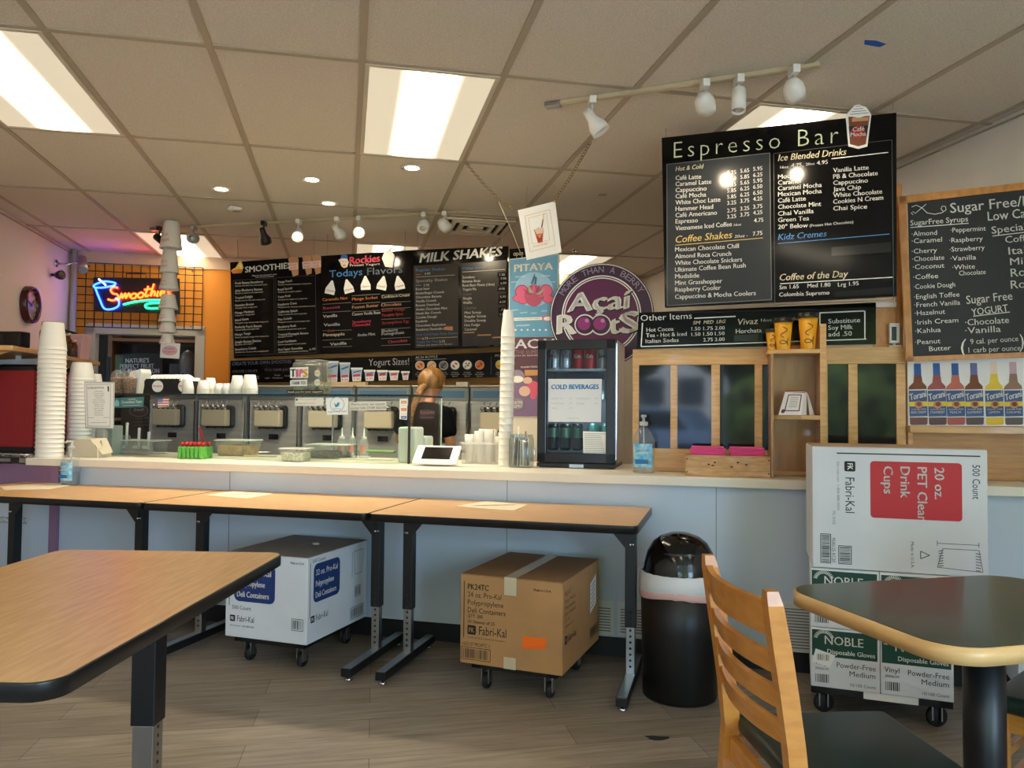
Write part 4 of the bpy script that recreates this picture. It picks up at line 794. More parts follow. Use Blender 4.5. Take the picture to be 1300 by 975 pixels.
# --- lower row
def lower(label, cor):
    t = thing('menu_board', label, 'menu board', mp, CY, 'lower menu boards'); a = Art(t, CY, mp); mesh('board_panel', quadboard(a, cor, .02), board, t)
    (x0, z0), (x1, z1) = a.q(*cor[0]), a.q(*cor[1]); b = B(); b.box(x0 + .05, x1 - .05, .02, .1, z0 - .08, z0 - .04); mesh('wall_bracket', b, pine, t); return t, a
t, a = lower('low black board headed Create Your Own Smoothie behind the tip jar', ((292.5, 458), (408.5, 454.5), (409, 484), (292, 486.5)))
a.map(290, 440, 10.0); T = lambda s_, x0, y0, x1, y1, hh, mat=white, bold=.01, sh=0: a.text('lettering', mat, s_, (x0, y0), (x1, y1), hh, bold, sh, 2)
T('CREATE YOUR OWN SMOOTHIE', 50, 240, 800, 210, 42, M('letter_steel_blue', (120, 140, 180), .5), .005); T('CHOOSE 3 FRUITS', 52, 332, 368, 325, 32, grey); T('PICK YOUR JUICE', 468, 312, 790, 305, 30, grey)
for s_, x0, y0, x1 in (('Mango', 318, 388, 390), ('Banana', 318, 412, 392), ('Apple', 465, 408, 525), ('Orange Juice', 560, 406, 690), ('Pineapple', 585, 372, 660), ('Coconut', 715, 380, 790)): T(s_, x0, y0, x1, y0 - 3, 18, lgrey)
a.done()
t, a = lower('low black board headed Yogurt Sizes with seven pictured tubs', ((410, 455), (521, 451.5), (521.5, 483), (410.5, 486)))
a.map(405, 440, 5.4167); a.text('lettering', lgrey, 'Yogurt Sizes!', (342, 132), (620, 124), 46, .005, 0, 2)
for x0, x1, y0, y1, s_ in ((48, 134, 103, 245, '12.75'), (142, 214, 112, 245, '9.95'), (222, 298, 148, 240, '7.95'), (312, 386, 163, 237, '6.95'), (402, 472, 165, 234, '6.50'), (482, 550, 168, 232, '5.75'), (568, 622, 172, 230, '5.25')):
    a.poly('cup_print', M('print_cup_blue', (176, 196, 214), .6), [(x0, y0), (x1, y0), (x1 - 10, y1), (x0 + 10, y1)], 2); a.poly('cup_print', paper, [(x0 - 3, y0 - 3), (x1 + 3, y0 - 3), (x1 + 2, y0 + 10), (x0 - 2, y0 + 10)], 3); a.poly('cup_print', bluep, [(x0 + 12, y0 + 40 * (y1 - y0) / 140), (x1 - 10, y0 + 22 * (y1 - y0) / 140), (x1 - 8, y0 + 32 * (y1 - y0) / 140), (x0 + 14, y0 + 52 * (y1 - y0) / 140)], 3); a.poly('cup_print', pinkt, [(x0 + 14, y1 - 48), (x1 - 14, y1 - 52), (x1 - 14, y1 - 36), (x0 + 14, y1 - 32)], 3); a.poly('cup_print', paper, [(x0 + 8, y1 - 30), (x1 - 6, y1 - 32), (x1 - 8, y1 - 4), (x0 + 10, y1)], 4); a.text('lettering', pinkt, s_, (x0 + 16, y1 - 8), (x1 - 14, y1 - 10), 16, .01, 0, 5)
a.done()
t, a = lower('low black board headed Acai Bowls with round bowl pictures', ((522.5, 451.5), (645, 446.5), (645, 478), (523, 482.5)))
a.map(405, 440, 5.4167); a.text('lettering', lgrey, 'ACAI BOWLS', (664, 84), (815, 76), 17, .01, 0, 2); a.line('lettering', lgrey, (664, 92), (875, 84), .003, 2); a.line('trim_line', grey, (1184, 66), (1184, 190), .003, 2); a.text('lettering', lgrey, 'PITAYA', (1212, 70), (1295, 68), 15, .01, 0, 2)
for i, (x_, y_, m1, m2) in enumerate(((694, 130, tan, redp), (775, 130, M('print_beige', (220, 190, 150), .6), orl), (857, 130, grey, ink), (936, 128, paper, redp), (1020, 126, paper, brown), (1105, 126, orl, redp), (1245, 124, yel, orl))):
    a.disc('bowl_print', lgrey, (x_, y_), 32, 2); a.disc('bowl_print', m1, (x_, y_), 28, 3)
    for k in range(5): a.disc('bowl_print', m2, (x_ + 13 * math.cos(k * 1.9 + i), y_ + 13 * math.sin(k * 1.3 + i)), 6, 4, n=8)
    for k, (s_, wd) in enumerate((('Nutty', 22), ('Berry Granola', 30), ('Bowl', 18))): a.text('lettering', lgrey, s_, (x_ - wd, 182 + k * 13), (x_ + wd, 180 + k * 13), 8, .0, 0, 2)
a.done()

# ================================================================== POSTERS, ROUND SIGN, HANGING CARD
pb = C(-.22, .98); t = thing('display_panel', 'tall white foam panel behind the drinks fridge carrying two fruit posters', 'panel', pb, CY); a = Art(t, CY, pb)
mesh('panel', quadboard(a, ((646, 329), (709, 322), (709, 570), (646, 570)), .04), M('foam_board', (226, 220, 206), .7), t)
x0_, z0_ = a.q(646, 570); x1_, z1_ = a.q(709, 322)
b = B(); b.box(x0_, x1_, 0, .16, 0, z0_ + .01, .004); mesh('pedestal', b, M('foam_board', (226, 220, 206), .7), t)
pq = pb - v * .004
t = thing('poster', 'blue poster headed Pitaya with pink dragon fruit', 'poster', pq, CY); a = Art(t, CY, pq); mesh('sheet', quadboard(a, ((647, 330), (708, 323), (708, 427), (647, 428)), .003), M('poster_blue', (96, 152, 182), .45), t)
a.map(640, 320, 8.864); P = lambda nm, m_, pts, l=1: a.poly(nm, m_, pts, l)
a.text('lettering', M('poster_cream', (236, 232, 214), .5), 'PITAYA', (118, 222), (548, 195), 78, .045, 0, 2)
a.disc('fruit_print', M('print_light_blue', (150, 190, 214), .6), (335, 420), 215, 1, .9, 28)
for cx_, cy_, r, sy in ((200, 445, 78, 1.0), (470, 440, 78, 1.0), (150, 520, 55, .7), (215, 545, 60, .7), (500, 530, 70, .65)): a.disc('fruit_print', M('print_fruit_rim', (150, 60, 92), .6), (cx_, cy_), r, 2, sy); a.disc('fruit_print', pinkp, (cx_, cy_), r * .86, 3, sy)
a.disc('fruit_print', M('print_fruit_dark', (176, 78, 104), .6), (335, 490), 105, 4, 1.18)
for k in range(7):
    an = R_(-90 + (k - 3) * 26); a.poly('fruit_print', (pinkp, M('print_fruit_rim', (150, 60, 92), .6), M('print_leaf', (150, 170, 140), .6))[k % 3], [(335 + 60 * math.cos(an) - 26, 510 + 60 * math.sin(an)), (335 + 165 * math.cos(an), 510 + 170 * math.sin(an)), (335 + 60 * math.cos(an) + 26, 510 + 60 * math.sin(an) + 8)], 5)
for k in range(2): a.poly('fruit_print', M('print_teal', (58, 104, 130), .6), [(300 + 40 * k, 360), (345 + 6 * k, 235 + 40 * k), (352 + 20 * k, 290), (318 + 44 * k, 365)], 5)
a.poly('lettering', M('poster_cream', (236, 232, 214), .5), [(66, 742), (520, 728), (520, 760), (66, 775)], 2); a.text('lettering', bluep, 'the healing fruit of the tropics', (90, 764), (400, 752), 14, .01, 0, 3); a.disc('fruit_print', pinkp, (480, 745), 55, 3, .6); a.disc('fruit_print', paper, (490, 750), 46, 4, .5)
a.text('lettering', white, 'pitayaplus', (140, 836), (290, 828), 22, .01, 0, 2)
for k in range(6): a.disc('lettering', white, (130 + 68 * k, 876), 13, 2, .8, 8)
for s_, x_, y_, w_ in (('high in fiber', 125, 285, 120), ('antioxidants', 420, 275, 100), ('vitamin C', 80, 345, 80), ('iron', 530, 345, 45), ('magnesium', 82, 660, 80), ('superfood', 180, 690, 80), ('omega 3', 300, 695, 70), ('calcium', 420, 670, 60)): a.text('lettering', white, s_, (x_, y_), (x_ + w_, y_ - 4), 17, 0, 0, 2)
a.done()
t = thing('poster', 'dark plum acai poster partly behind the drinks fridge', 'poster', pq, CY); a = Art(t, CY, pq); mesh('sheet', quadboard(a, ((647, 428.5), (708, 427.5), (708, 522), (647, 523)), .003), M('poster_plum', (92, 62, 76), .45), t)
a.map(640, 420, 8.864)
a.text('lettering', paper, 'ACAI', (126, 198), (560, 192), 100, .03, 0, 2); a.text('lettering', M('print_rose', (176, 130, 136), .6), 'THE SUPERFOOD', (128, 262), (560, 256), 42, -.005, 0, 2); a.text('lettering', paper, 'RICH IN ANTIOXIDANTS', (98, 288), (560, 280), 14, .01, 0, 2); a.disc('fruit_print', lav, (90, 90), 22, 2); a.text('lettering', paper, 'nutrition', (190, 418), (420, 412), 26, .01, 0, 2)
a.poly('fruit_print', M('print_purple_glow', (132, 110, 150), .6), [(60, 560), (150, 470), (300, 600), (420, 800), (560, 840), (560, 960), (60, 960)], 1); a.disc('fruit_print', lav, (152, 515), 78, 2); a.disc('fruit_print', paper, (152, 545), 66, 3, .6); a.disc('fruit_print', grey, (152, 822), 78, 2); a.disc('fruit_print', lav, (152, 822), 66, 3); a.text('lettering', white, 'NON', (105, 826), (205, 820), 34, .02, 0, 4); a.text('lettering', white, 'GMO', (105, 868), (205, 862), 34, .02, 0, 4)
a.disc('fruit_print', M('print_peach', (222, 190, 170), .6), (265, 558), 52, 3, .75); a.disc('fruit_print', M('print_peach', (222, 190, 170), .6), (232, 680), 64, 4, .9); a.poly('fruit_print', pinkp, [(250, 620), (330, 560), (420, 600), (420, 740), (300, 720)], 3); a.poly('fruit_print', tan, [(230, 440), (420, 440), (420, 500), (235, 510)], 2); a.disc('fruit_print', pinkp, (330, 735), 36, 4)
a.done()
b = B(); rp_ = C(-.22, .99)
t = thing('hanging_sign', 'small black sign above the pitaya poster, mostly hidden by the card', 'sign', rp_ + v * .08, CY); a = Art(t, CY, rp_ + v * .08); mesh('board_panel', quadboard(a, ((647, 316), (690, 313), (690, 329), (647, 332)), .012), board, t)
x_, z_ = a.q(668, 316); b.tube([(x_, .006, z_ - .01), (x_, .006, CEIL)], .0015, 6); mesh('hanging_wire', b, alu, t); a.text('lettering', cream, 'open', (652, 325), (664, 324), 6, .01, 0, 1); a.done()
# round sign
rp_ = C(.35, .93); t = thing('round_sign', 'round deep purple Acai Roots sign standing behind the fridge', 'sign', rp_, CY); a = Art(t, CY, rp_)
cx_, cz_ = a.q(763, 400); rr_ = (a.q(829, 400)[0] - a.q(697, 400)[0]) / 2
plum = M('sign_plum', (92, 14, 72), .35); dpl = M('sign_deep_plum', (58, 20, 54), .35)
b = B(); b.prism([(cx_ + rr_ * math.cos(R_(k * 6)), cz_ + rr_ * math.sin(R_(k * 6))) for k in range(60)], 0, .02, 'y'); mesh('sign_disc', b, ink, t)
b = B(); b.box(cx_ - .03, cx_ + .03, .02, .05, 0, cz_); b.box(cx_ - .15, cx_ + .15, -.06, .16, 0, .02); mesh('stand', b, blackm, t)
dsc = lambda r, m_, l, nm='sign_face': a.poly(nm, m_, [(cx_ + r * rr_ * math.cos(R_(k * 6)), cz_ + r * rr_ * math.sin(R_(k * 6))) for k in range(60)], l, True)
dsc(.985, paper, 1); dsc(.97, dpl, 2); dsc(.765, paper, 3); dsc(.74, dpl, 4); dsc(.72, paper, 5); dsc(.70, plum, 6)
tx = 'MORE THAN A BERRY'; n = len(tx)
for i, ch in enumerate(tx):
    if ch == ' ': continue
    an = R_(148 - 116 * i / (n - 1)); cxx, czz = cx_ + rr_ * .82 * math.cos(an), cz_ + rr_ * .82 * math.sin(an); dx, dz = math.sin(an), -math.cos(an); hw = rr_ * (.05 if ch != 'I' else .015); a.text('lettering', lav, ch, (cxx - dx * hw, czz - dz * hw), (cxx + dx * hw, czz + dz * hw), rr_ * .12, .0, 0, 3, True)
a.map(630, 310, 3.1455)
for dx, m_, l in ((4, ink, 8), (0, paper, 9)):
    a.text('lettering', m_, 'Açaí', (288 + dx, 270 + dx), (536 + dx, 256 + dx), 72, .05, .08, l); a.text('lettering', m_, 'R', (246 + dx, 358 + dx), (318 + dx, 358 + dx), 74, .05, 0, l); a.text('lettering', m_, 't', (455 + dx, 358 + dx), (492 + dx, 356 + dx), 74, .05, 0, l); a.text('lettering', m_, 'S', (498 + dx, 354 + dx), (570 + dx, 350 + dx), 80, .06, 0, l)
for x_ in (355, 418): a.disc('emblem', paper, (x_, 322), 42, 10); a.disc('emblem', dpl, (x_, 322), 37, 11); a.disc('emblem', M('sign_berry', (150, 40, 120), .35), (x_ - 4, 318), 26, 12); a.disc('emblem', M('sign_berry_light', (206, 140, 190), .35), (x_ + 8, 306), 8, 13)
a.done()
# hanging card on two chains
P = lambda pts, mat, l=1, nm='drink_cutout': a.poly(nm, mat, pts, l)
hp = C(.07, .40); t = thing('hanging_card', 'white card with an iced drink hung askew on two chains', 'sign', hp, CY); a = Art(t, CY, hp)
mesh('card', quadboard(a, ((657.5, 267), (704.5, 255.5), (712.5, 320), (668.5, 330)), .012), white, t)
a.map(560, 200, 6.5); a.frame('border_line', tan, [(692, 483), (898, 430), (942, 725), (734, 778)], .0022); a.frame('border_line', tan, [(722, 500), (870, 462), (896, 680), (752, 712)], .0018)
P([(765, 595), (845, 580), (845, 610), (838, 700), (800, 708), (782, 650)], M('print_amber', (190, 110, 60), .6), 1, 'drink_print'); P([(772, 600), (800, 575), (845, 585), (838, 625), (790, 632)], M('print_peach', (222, 190, 170), .6), 2, 'drink_print'); P([(825, 578), (846, 462), (852, 464), (836, 580)], brown, 3, 'drink_print'); P([(838, 510), (848, 460), (854, 462), (844, 512)], gold, 4, 'drink_print'); P([(786, 650), (835, 640), (832, 690), (800, 698)], redp, 2, 'drink_print'); P([(800, 640), (826, 632), (824, 660), (806, 664)], orl, 3, 'drink_print')
a.text('lettering', tan, 'Chamango', (760, 745), (885, 710), 17, .0, .2, 2); a.done()
def chain(label, pts, n):
    b = B(); pts = [Vector(p) for p in pts]; seg = [0]
    for p, q in zip(pts, pts[1:]): seg.append(seg[-1] + (q - p).length)
    L = seg[-1]; ln = L / n
    for i in range(n):
        s_ = (i + .5) * ln; k = max(j for j in range(len(seg) - 1) if seg[j] <= s_); d = (pts[k + 1] - pts[k]).normalized(); c = pts[k] + d * (s_ - seg[k])
        e = d.orthogonal().normalized(); e = Matrix.Rotation(R_(90) * (i % 2), 3, d) @ e
        b.tube([c + d * (ln * .62 * math.cos(q * math.pi / 4)) + e * (.010 * math.sin(q * math.pi / 4)) for q in range(8)], .0022, 5, True)
    return solo('chain', b, M('chain_brass', (150, 130, 90), .35, .9), label, 'chain', group='hanging chains')
card = lambda x, y: onb(x, y, .40)
l0, r0 = onz(592, 207, CEIL), onz(750, 180, CEIL)
chain('left chain sagging from the ceiling light corner towards the white card', [l0, l0.lerp(card(651, 266), .33) - Vector((0, 0, .02)), l0.lerp(card(651, 266), .72) - Vector((0, 0, .02)), card(651, 266)], 26)
chain('right chain running from the track spotlight down to the card corner', [r0, r0.lerp(card(703, 256), .5) - Vector((0, 0, .015)), card(703, 256)], 22)
b = B(); b.tube([card(633, 256), card(650, 294), card(664, 329)], .0016, 6); solo('string', b, M('string', (206, 196, 172), .8), 'thin string hanging from the left chain to the card corner', 'string')
# --- chalkboard and syrup poster
kp = C(1.95, .27); t = thing('chalkboard', 'wood-framed chalkboard listing sugar free syrups', 'chalkboard', kp, CY); a = Art(t, CY, kp)
cor = [a.q(*p) for p in ((1145, 249), (1309, 231), (1306, 455), (1150, 459))]
mesh('slate', quadboard(a, ((1153, 257), (1308, 240), (1306, 448), (1158, 453)), .012), chalkb, t)
fw = WOOD('frame_wood', (206, 142, 70), (186, 122, 54), 6, (6, 3, 3))
for i, (o0, o1) in enumerate((((1141, 250), (1150, 459)), ((1141, 250), (1309, 231)), ((1150, 459), (1306, 453)))):
    off = (9, 0) if i == 0 else ((0, 9) if i == 1 else (0, -6)); pts = [a.q(*o0), a.q(*o1), a.q(o1[0] + off[0], o1[1] + off[1]), a.q(o0[0] + off[0], o0[1] + off[1])]; b = B(); b.prism(pts, -.008, .014, 'y'); mesh('frame_rail', b, fw, t)
a.map(1130, 220, 4.065); ck = lambda s_, x0, y0, x1, y1, hh, bold=-.002: a.text('chalk_lettering', chalk, s_, (x0, y0), (x1, y1), hh, bold, 0, 1)
ck('Sugar Free/L', 312, 205, 720, 165, 50, .008); ck('Low Ca', 505, 245, 700, 228, 46, .008); ck('SugarFree Syrups', 105, 270, 402, 248, 27, .01); a.line('chalk_lettering', chalk, (105, 280), (405, 258), .004); ck('Special', 525, 312, 700, 292, 36, .005); a.line('chalk_lettering', chalk, (528, 324), (700, 304), .004); ck('Coff', 595, 360, 700, 350, 34, .005); ck('Ital', 612, 420, 700, 412, 38, .005); ck('Mil', 620, 474, 700, 468, 36, .005); ck('Ro', 624, 535, 700, 528, 42, .005); ck('Ro', 624, 596, 700, 590, 42, .005)
for s_, x0, y0, x1 in (('·Almond', 112, 325, 242), ('·Caramel', 112, 362, 268), ('·Cherry', 112, 415, 242), ('·Chocolate', 115, 455, 280), ('·Coconut', 118, 496, 280), ('·Coffee', 120, 548, 248), ('·Cookie Dough', 122, 598, 336), ('·English Toffee', 124, 650, 358), ('·French Vanilla', 126, 692, 362), ('·Hazelnut', 128, 734, 284), ('·Irish Cream', 130, 782, 352), ('·Kahlua', 130, 826, 262), ('·Peanut', 130, 884, 260), ('Butter', 202, 918, 314), ('·Peppermint', 312, 306, 494), ('·Raspberry', 306, 358, 478), ('·Strawberry', 308, 405, 488), ('·Vanilla', 312, 452, 444), ('·White', 322, 498, 438), ('Chocolate', 356, 528, 494)): ck(s_, x0, y0, x1, y0 - (x1 - x0) * .06, 24)
ck('Sugar Free', 395, 675, 632, 652, 42, .006); ck('YOGURT', 422, 735, 610, 712, 36, .006); a.line('chalk_lettering', chalk, (428, 738), (618, 716), .004); ck('·Chocolate', 388, 786, 614, 772, 32, .006); ck('·Vanilla', 388, 828, 572, 818, 32, .006); ck('(', 365, 925, 392, 925, 70, -.005); ck('9 cal. per ounce', 415, 882, 662, 866, 27, .004); ck('1 carb per ounce', 405, 926, 674, 914, 27, .004); ck(')', 668, 900, 690, 900, 70, -.005)
b = B(); sw = [(110, 175), (135, 165), (165, 180), (190, 205), (230, 212), (265, 205), (288, 190), (285, 172), (268, 170), (262, 185), (272, 195)]; b.tube([(a.q(*p)[0], -.003, a.q(*p)[1]) for p in sw], .0018, 5); b.tube([(a.q(*p)[0], -.003, a.q(*p)[1]) for p in [(118, 215), (108, 205), (118, 198), (128, 208), (150, 190), (185, 160)]], .0018, 5); mesh('chalk_swirl', b, chalk, t); a.done()
sp_ = C(1.95, .325); t = thing('poster', 'white poster of six blue-labelled syrup bottles above the wooden ledge', 'poster', sp_, CY); a = Art(t, CY, sp_)
mesh('sheet', quadboard(a, ((1152, 457), (1300.5, 454), (1300.5, 541), (1153, 541)), .004), M('poster_white', (232, 228, 228), .25), t); a.map(1135, 440, 7.879)
lbl = M('label_blue', (28, 66, 130), .4); tl = M('label_teal', (36, 120, 150), .4)
for i, (x_, y_, cap_, top_, bot_) in enumerate(((250, 0, bluep, brown, M('syrup_rust', (104, 38, 24), .4)), (440, -3, bluep, M('syrup_red', (150, 46, 36), .4), M('syrup_wine', (74, 24, 24), .4)), (625, -3, bluep, M('syrup_orange', (186, 82, 50), .4), M('syrup_peach', (168, 62, 40), .4)), (812, -6, M('cap_violet', (96, 96, 160), .4), brown, M('syrup_plum', (72, 34, 32), .4)), (1012, -12, M('cap_cream', (236, 214, 190), .4), yel, yel), (1204, -16, M('cap_pink', (196, 160, 176), .4), M('syrup_tan', (140, 100, 70), .4), M('syrup_mauve', (90, 70, 70), .4)))):
    nm = 'bottle_print'; xx = x_ - 15
    P([(xx - 38, 170 + y_), (xx + 32, 170 + y_), (xx + 38, 288 + y_), (xx - 34, 288 + y_)], cap_, 1, nm); P([(xx - 34, 288 + y_), (xx + 38, 288 + y_), (xx + 50, 355), (xx + 88, 395), (xx + 92, 425), (xx - 92, 430), (xx - 85, 400), (xx - 42, 360)], top_, 1, nm); P([(xx - 92, 432), (xx + 94, 428), (xx + 102, 705), (xx - 84, 708)], paper, 2, nm); P([(xx - 90, 440), (xx + 92, 436), (xx + 100, 696), (xx - 80, 700)], lbl, 3, nm); P([(xx - 84, 552), (xx + 98, 548), (xx + 100, 596), (xx - 82, 600)], yel, 4, nm); a.disc(nm, tan, (xx + 10, 580), 44, 5, .85); a.disc(nm, brown, (xx + 12, 575), 26, 6, .9)
    a.text('lettering', white, 'Torani', (xx - 76, 540), (min(xx + 86, 1300), 500), 62, .02, .15, 5); a.text('lettering', white, 'SUGAR FREE', (xx - 64, 636), (xx + 84, 632), 14, .01, 0, 5); s_ = ('IRISH CREAM', 'STRAWBERRY', 'PEACH', 'RASPBERRY', 'LEMON', 'CARAMEL')[i]; a.text('lettering', white, s_, (xx - (50 if i in (2, 4) else 66), 670), (xx + (58 if i in (2, 4) else 84), 666), 24, .005, 0, 5); P([(xx - 78, 710), (xx + 102, 708), (xx + 100, 770), (xx + 88, 782), (xx - 62, 784), (xx - 76, 770)], bot_, 1, nm)
a.done()

# ================================================================== WOODEN WINDOW SCREEN ON THE COUNTER
CT = .93
scr = thing('window_screen', 'pale wood screen with dark speckled panes standing on the counter', 'screen', C(0, .32, 0), CY)
a = Art(scr, CY); X = lambda x, y=520: a.q(x, y)[0]; Z = lambda y, x=900: a.q(x, y)[1]
zt = 1.588; zb = CT + .002
pane_m = M('dark_pane', (16, 17, 19), .05, noise=(420, .6), c2=(44, 46, 50), spec=.28)
xs = [X(803), X(811), X(851), X(860), X(903), X(914), X(958), X(968), X(976)]
zpt, zpb = Z(463, 900), Z(570, 880)
b = B(); b.box(xs[0], X(1150, 445), 0, .035, zpt, zt, .002); mesh('top_rail', b, pinex, scr)
b = B(); b.box(xs[0], X(1150), 0, .035, zb, zpb, .002); mesh('bottom_rail', b, pinex, scr)
for p, q in ((0, 1), (2, 3), (4, 5), (6, 7)):
    b = B(); b.box(xs[p], xs[q], 0, .035, zpb, zpt, .002); mesh('stile', b, pine, scr)
for p, q in ((1, 2), (3, 4), (5, 6), (7, 8)):
    b = B(); b.box(xs[p], xs[q], .012, .016, zpb, zpt); mesh('pane', b, pane_m, scr, label='dark speckled pane reflecting the street')
for p, q in ((1045, 1051), (1077, 1089), (1138, 1150)):
    b = B(); b.box(X(p), X(q), 0, .035, zpb - .0, zpt, .002); mesh('stile', b, pine, scr)
for p, q in ((1051, 1077), (1089, 1138)):
    b = B(); b.box(X(p), X(q), .012, .016, zpb, zpt); mesh('pane', b, pane_m, scr, label='dark speckled pane reflecting the street')
b = B(); b.box(xs[8], X(1046), .02, .035, zb, zt + .07); mesh('back_board', b, ply, scr)
# board behind the signs at the right and its ledge below the syrup poster
b = B(); b.box(X(1112), X(1141), .05, .075, zt - .05, 1.80); mesh('upper_board', b, fw, scr)
b = B(); b.box(X(1100), X(1141), .03, .06, Z(389, 1125), Z(382, 1125)); mesh('ledge_strip', b, M('strip_white', (222, 218, 208), .6), scr)
lg = thing('wall_ledge', 'wooden ledge and panel under the syrup bottle poster', 'ledge', C(0, .33, 0), CY)
al = Art(lg, CY); zl0, zl1 = al.q(1220, 550)[1], al.q(1220, 541)[1]
b = B(); b.box(X(1152), 2.465, -.06, .03, zl0, zl1, .003); mesh('ledge', b, pinex, lg)
b = B(); b.box(X(1152), 2.47, 0, .02, zb, zl0); mesh('panel', b, M('panel_wood', (196, 146, 86), .4, noise=(5, .3), c2=(178, 128, 70), stretch=(1.2, 8, 14)), lg)
b = B(); b.box(X(1152), X(1158), -.02, 0, zb, zl0); mesh('trim_strip', b, pine, lg)
b = B(); b.box(X(1152), 2.47, .005, .02, zl1, 1.56); mesh('poster_backing', b, ply, lg)
b = B(); b.box(X(1141), X(1150), .03, .06, 1.54, 2.42, .003); b.box(X(1141), 2.3, .03, .05, 1.75, 1.8); mesh('post', b, fw, lg)
# open shelf unit
su = thing('shelf_unit', 'narrow open plywood shelf unit with yellow cups on top', 'shelf', C(0, .10, 0), CY); s_ = Art(su, CY)
x0, x1 = s_.q(979, 600)[0], s_.q(1041, 600)[0]; xp = s_.q(1050, 600)[0]; z_top = s_.q(1010, 440)[1] - .03; z_mid = s_.q(1010, 527)[1]
zshelf = s_.q(1010, 443)[1]
b = B(); b.box(x0, x0 + .012, .0, .20, zb, zshelf - .02); mesh('side_panel', b, ply, su); b = B(); b.box(xp - .03, xp, 0, .20, zb, s_.q(1046, 411)[1], .002); mesh('side_panel', b, pine, su)
b = B(); b.box(x0, xp, .20, .215, zb, zshelf + .05); mesh('back_panel', b, ply, su)
for z_, nm in ((zshelf, 'shelf'), (z_mid, 'shelf')):
    b = B(); b.prism([(x0 + .0005, .06), (x0 + .03, .035), (x0 + .14, 0), (xp - .03, 0), (xp - .03, .20), (x0 + .0005, .20)] if z_ != zshelf else [(x0 - .015, .03), (x0 + .12, -.005), (xp - .03, -.005), (xp - .03, .20), (x0 - .015, .20)], z_ - .022, z_, 'z', .002); mesh(nm, b, pinex, su)
b = B(); b.box(x0 + .012, xp - .03, .19, .2, zb, zb + .02); mesh('base_strip', b, pinex, su)
# cups on the shelf
cupy = M('cup_yellow', (228, 158, 40), .45, noise=(8, .2), c2=(236, 178, 40)); lidb = M('lid_black', (24, 22, 22), .35)
def coffee_cup(label, x, ytop, ybot, wd, dy):
    base = zshelf + .0005; p = onb(x, ybot, .10 + dy); aa, bb = ab(p); sc = (onb(x, ytop, .1 + dy) - p).z; r = (onb(x + wd / 2, ybot, .1 + dy) - p).length
    t = thing('coffee_cup', label, 'cup', C(aa, .10 + dy, base), CY, 'yellow lidded coffee cups'); h_ = sc * .88
    b = B(); b.lathe([(r * .70, 0), (r * .72, .002), (r * .98, h_)], 28); mesh('cup_body', b, cupy, t)
    b = B(); b.lathe([(r * 1.06, h_ - .004), (r * 1.08, h_ + .004), (r * 1.0, h_ + .008), (r * .95, sc), (r * .88, sc), (r * .86, sc - .006), (0, sc - .006)], 28); mesh('lid', b, lidb, t)
    b = B()
    for q in range(2):   # line drawing of a cup and rising steam, wrapped round the front
        pts = []
        for k in range(13):
            an = R_(-90) + (.55 * math.cos(k * .55 + q * 1.6)) * (1 - .25 * q); z = h_ * ((.16 + .2 * k / 12 + .1 * math.sin(k * .55)) if q == 0 else (.42 + .38 * k / 12)); rr = r * (.70 + .28 * z / h_) + .0012; pts.append((rr * math.cos(an), rr * math.sin(an), z))
        b.tube(pts, .0016 if q else .002, 5)
    mesh('drawing', b, M('print_dark_brown', (70, 34, 16), .6), t)
    return t
coffee_cup('small yellow coffee cup, leftmost of the three on the shelf unit', 980.5, 412, 439, 17, .08)
coffee_cup('medium yellow coffee cup between the small and the tall one', 994.5, 399, 439, 24, .05)
coffee_cup('tall yellow coffee cup, highest of the three on the shelf unit', 1026, 391, 437, 26, .05)
# folded table card
p = onb(1010, 523, .16); aa, bb = ab(p); t = thing('table_card', 'folded white table card with dark red top on the middle shelf', 'card', C(aa, .13, z_mid + .0005), CY); 
cw = M('card_white', (238, 232, 226), .6); cr = M('card_maroon', (112, 34, 30), .5)
for nm, xo, x0_, x1_, lean in (('front_leaf', 0, -.078, .034, .058), ('rear_leaf', 0, .030, .066, .03)):
    b = B()
    if nm == 'front_leaf': b.raw([(-.085, -.03, 0), (.02, -.05, 0), (.040, .0, .115), (-.05, .02, .115), (-.083, -.024, 0), (.022, -.044, 0), (.042, .006, .115), (-.048, .026, .115)], [(0, 1, 2, 3), (7, 6, 5, 4), (0, 4, 5, 1), (1, 5, 6, 2), (2, 6, 7, 3), (3, 7, 4, 0)])
    else: b.raw([(.022, -.044, 0), (.045, -.02, .0), (.050, .01, .112), (.042, .004, .115), (.062, .0, 0), (.088, .03, 0), (.060, .03, .10), (.05, .012, .11)], [(0, 1, 2, 3), (4, 5, 6, 7), (3, 2, 6, 7)])
    mesh(nm, b, cw, t)
b = B(); b.raw([(-.052, .017, .108), (.041, -.005, .108), (.044, .004, .120), (-.046, .028, .120)], [(0, 1, 2, 3)]); mesh('spine', b, cr, t, label='dark red spine')
b = B(); fr = lambda s_, t_, d=.0012: tuple(Vector((-.085, -.03 - d, 0)) * (1 - s_) * (1 - t_) + Vector((.02, -.05 - d, 0)) * s_ * (1 - t_) + Vector((.040, -d, .115)) * s_ * t_ + Vector((-.05, .02 - d, .115)) * (1 - s_) * t_)
for s0, s1, t0, t1 in ((.2, .88, .84, .88), (.2, .88, .16, .2), (.2, .25, .2, .84), (.83, .88, .2, .84)): b.raw([fr(s0, t0), fr(s1, t0), fr(s1, t1), fr(s0, t1)], [(0, 1, 2, 3)])
b.raw([fr(.16 + .09 * math.cos(k), .16 + .09 * math.sin(k), .0016) for k in [i * .63 for i in range(10)]], [tuple(range(10))]); mesh('border_print', b, M('print_maroon_violet', (96, 56, 84), .6), t)
b = B()
for k in range(6): b.raw([fr(.36, .74 - k * .08), fr(.74, .74 - k * .08), fr(.74, .76 - k * .08), fr(.36, .76 - k * .08)], [(0, 1, 2, 3)])
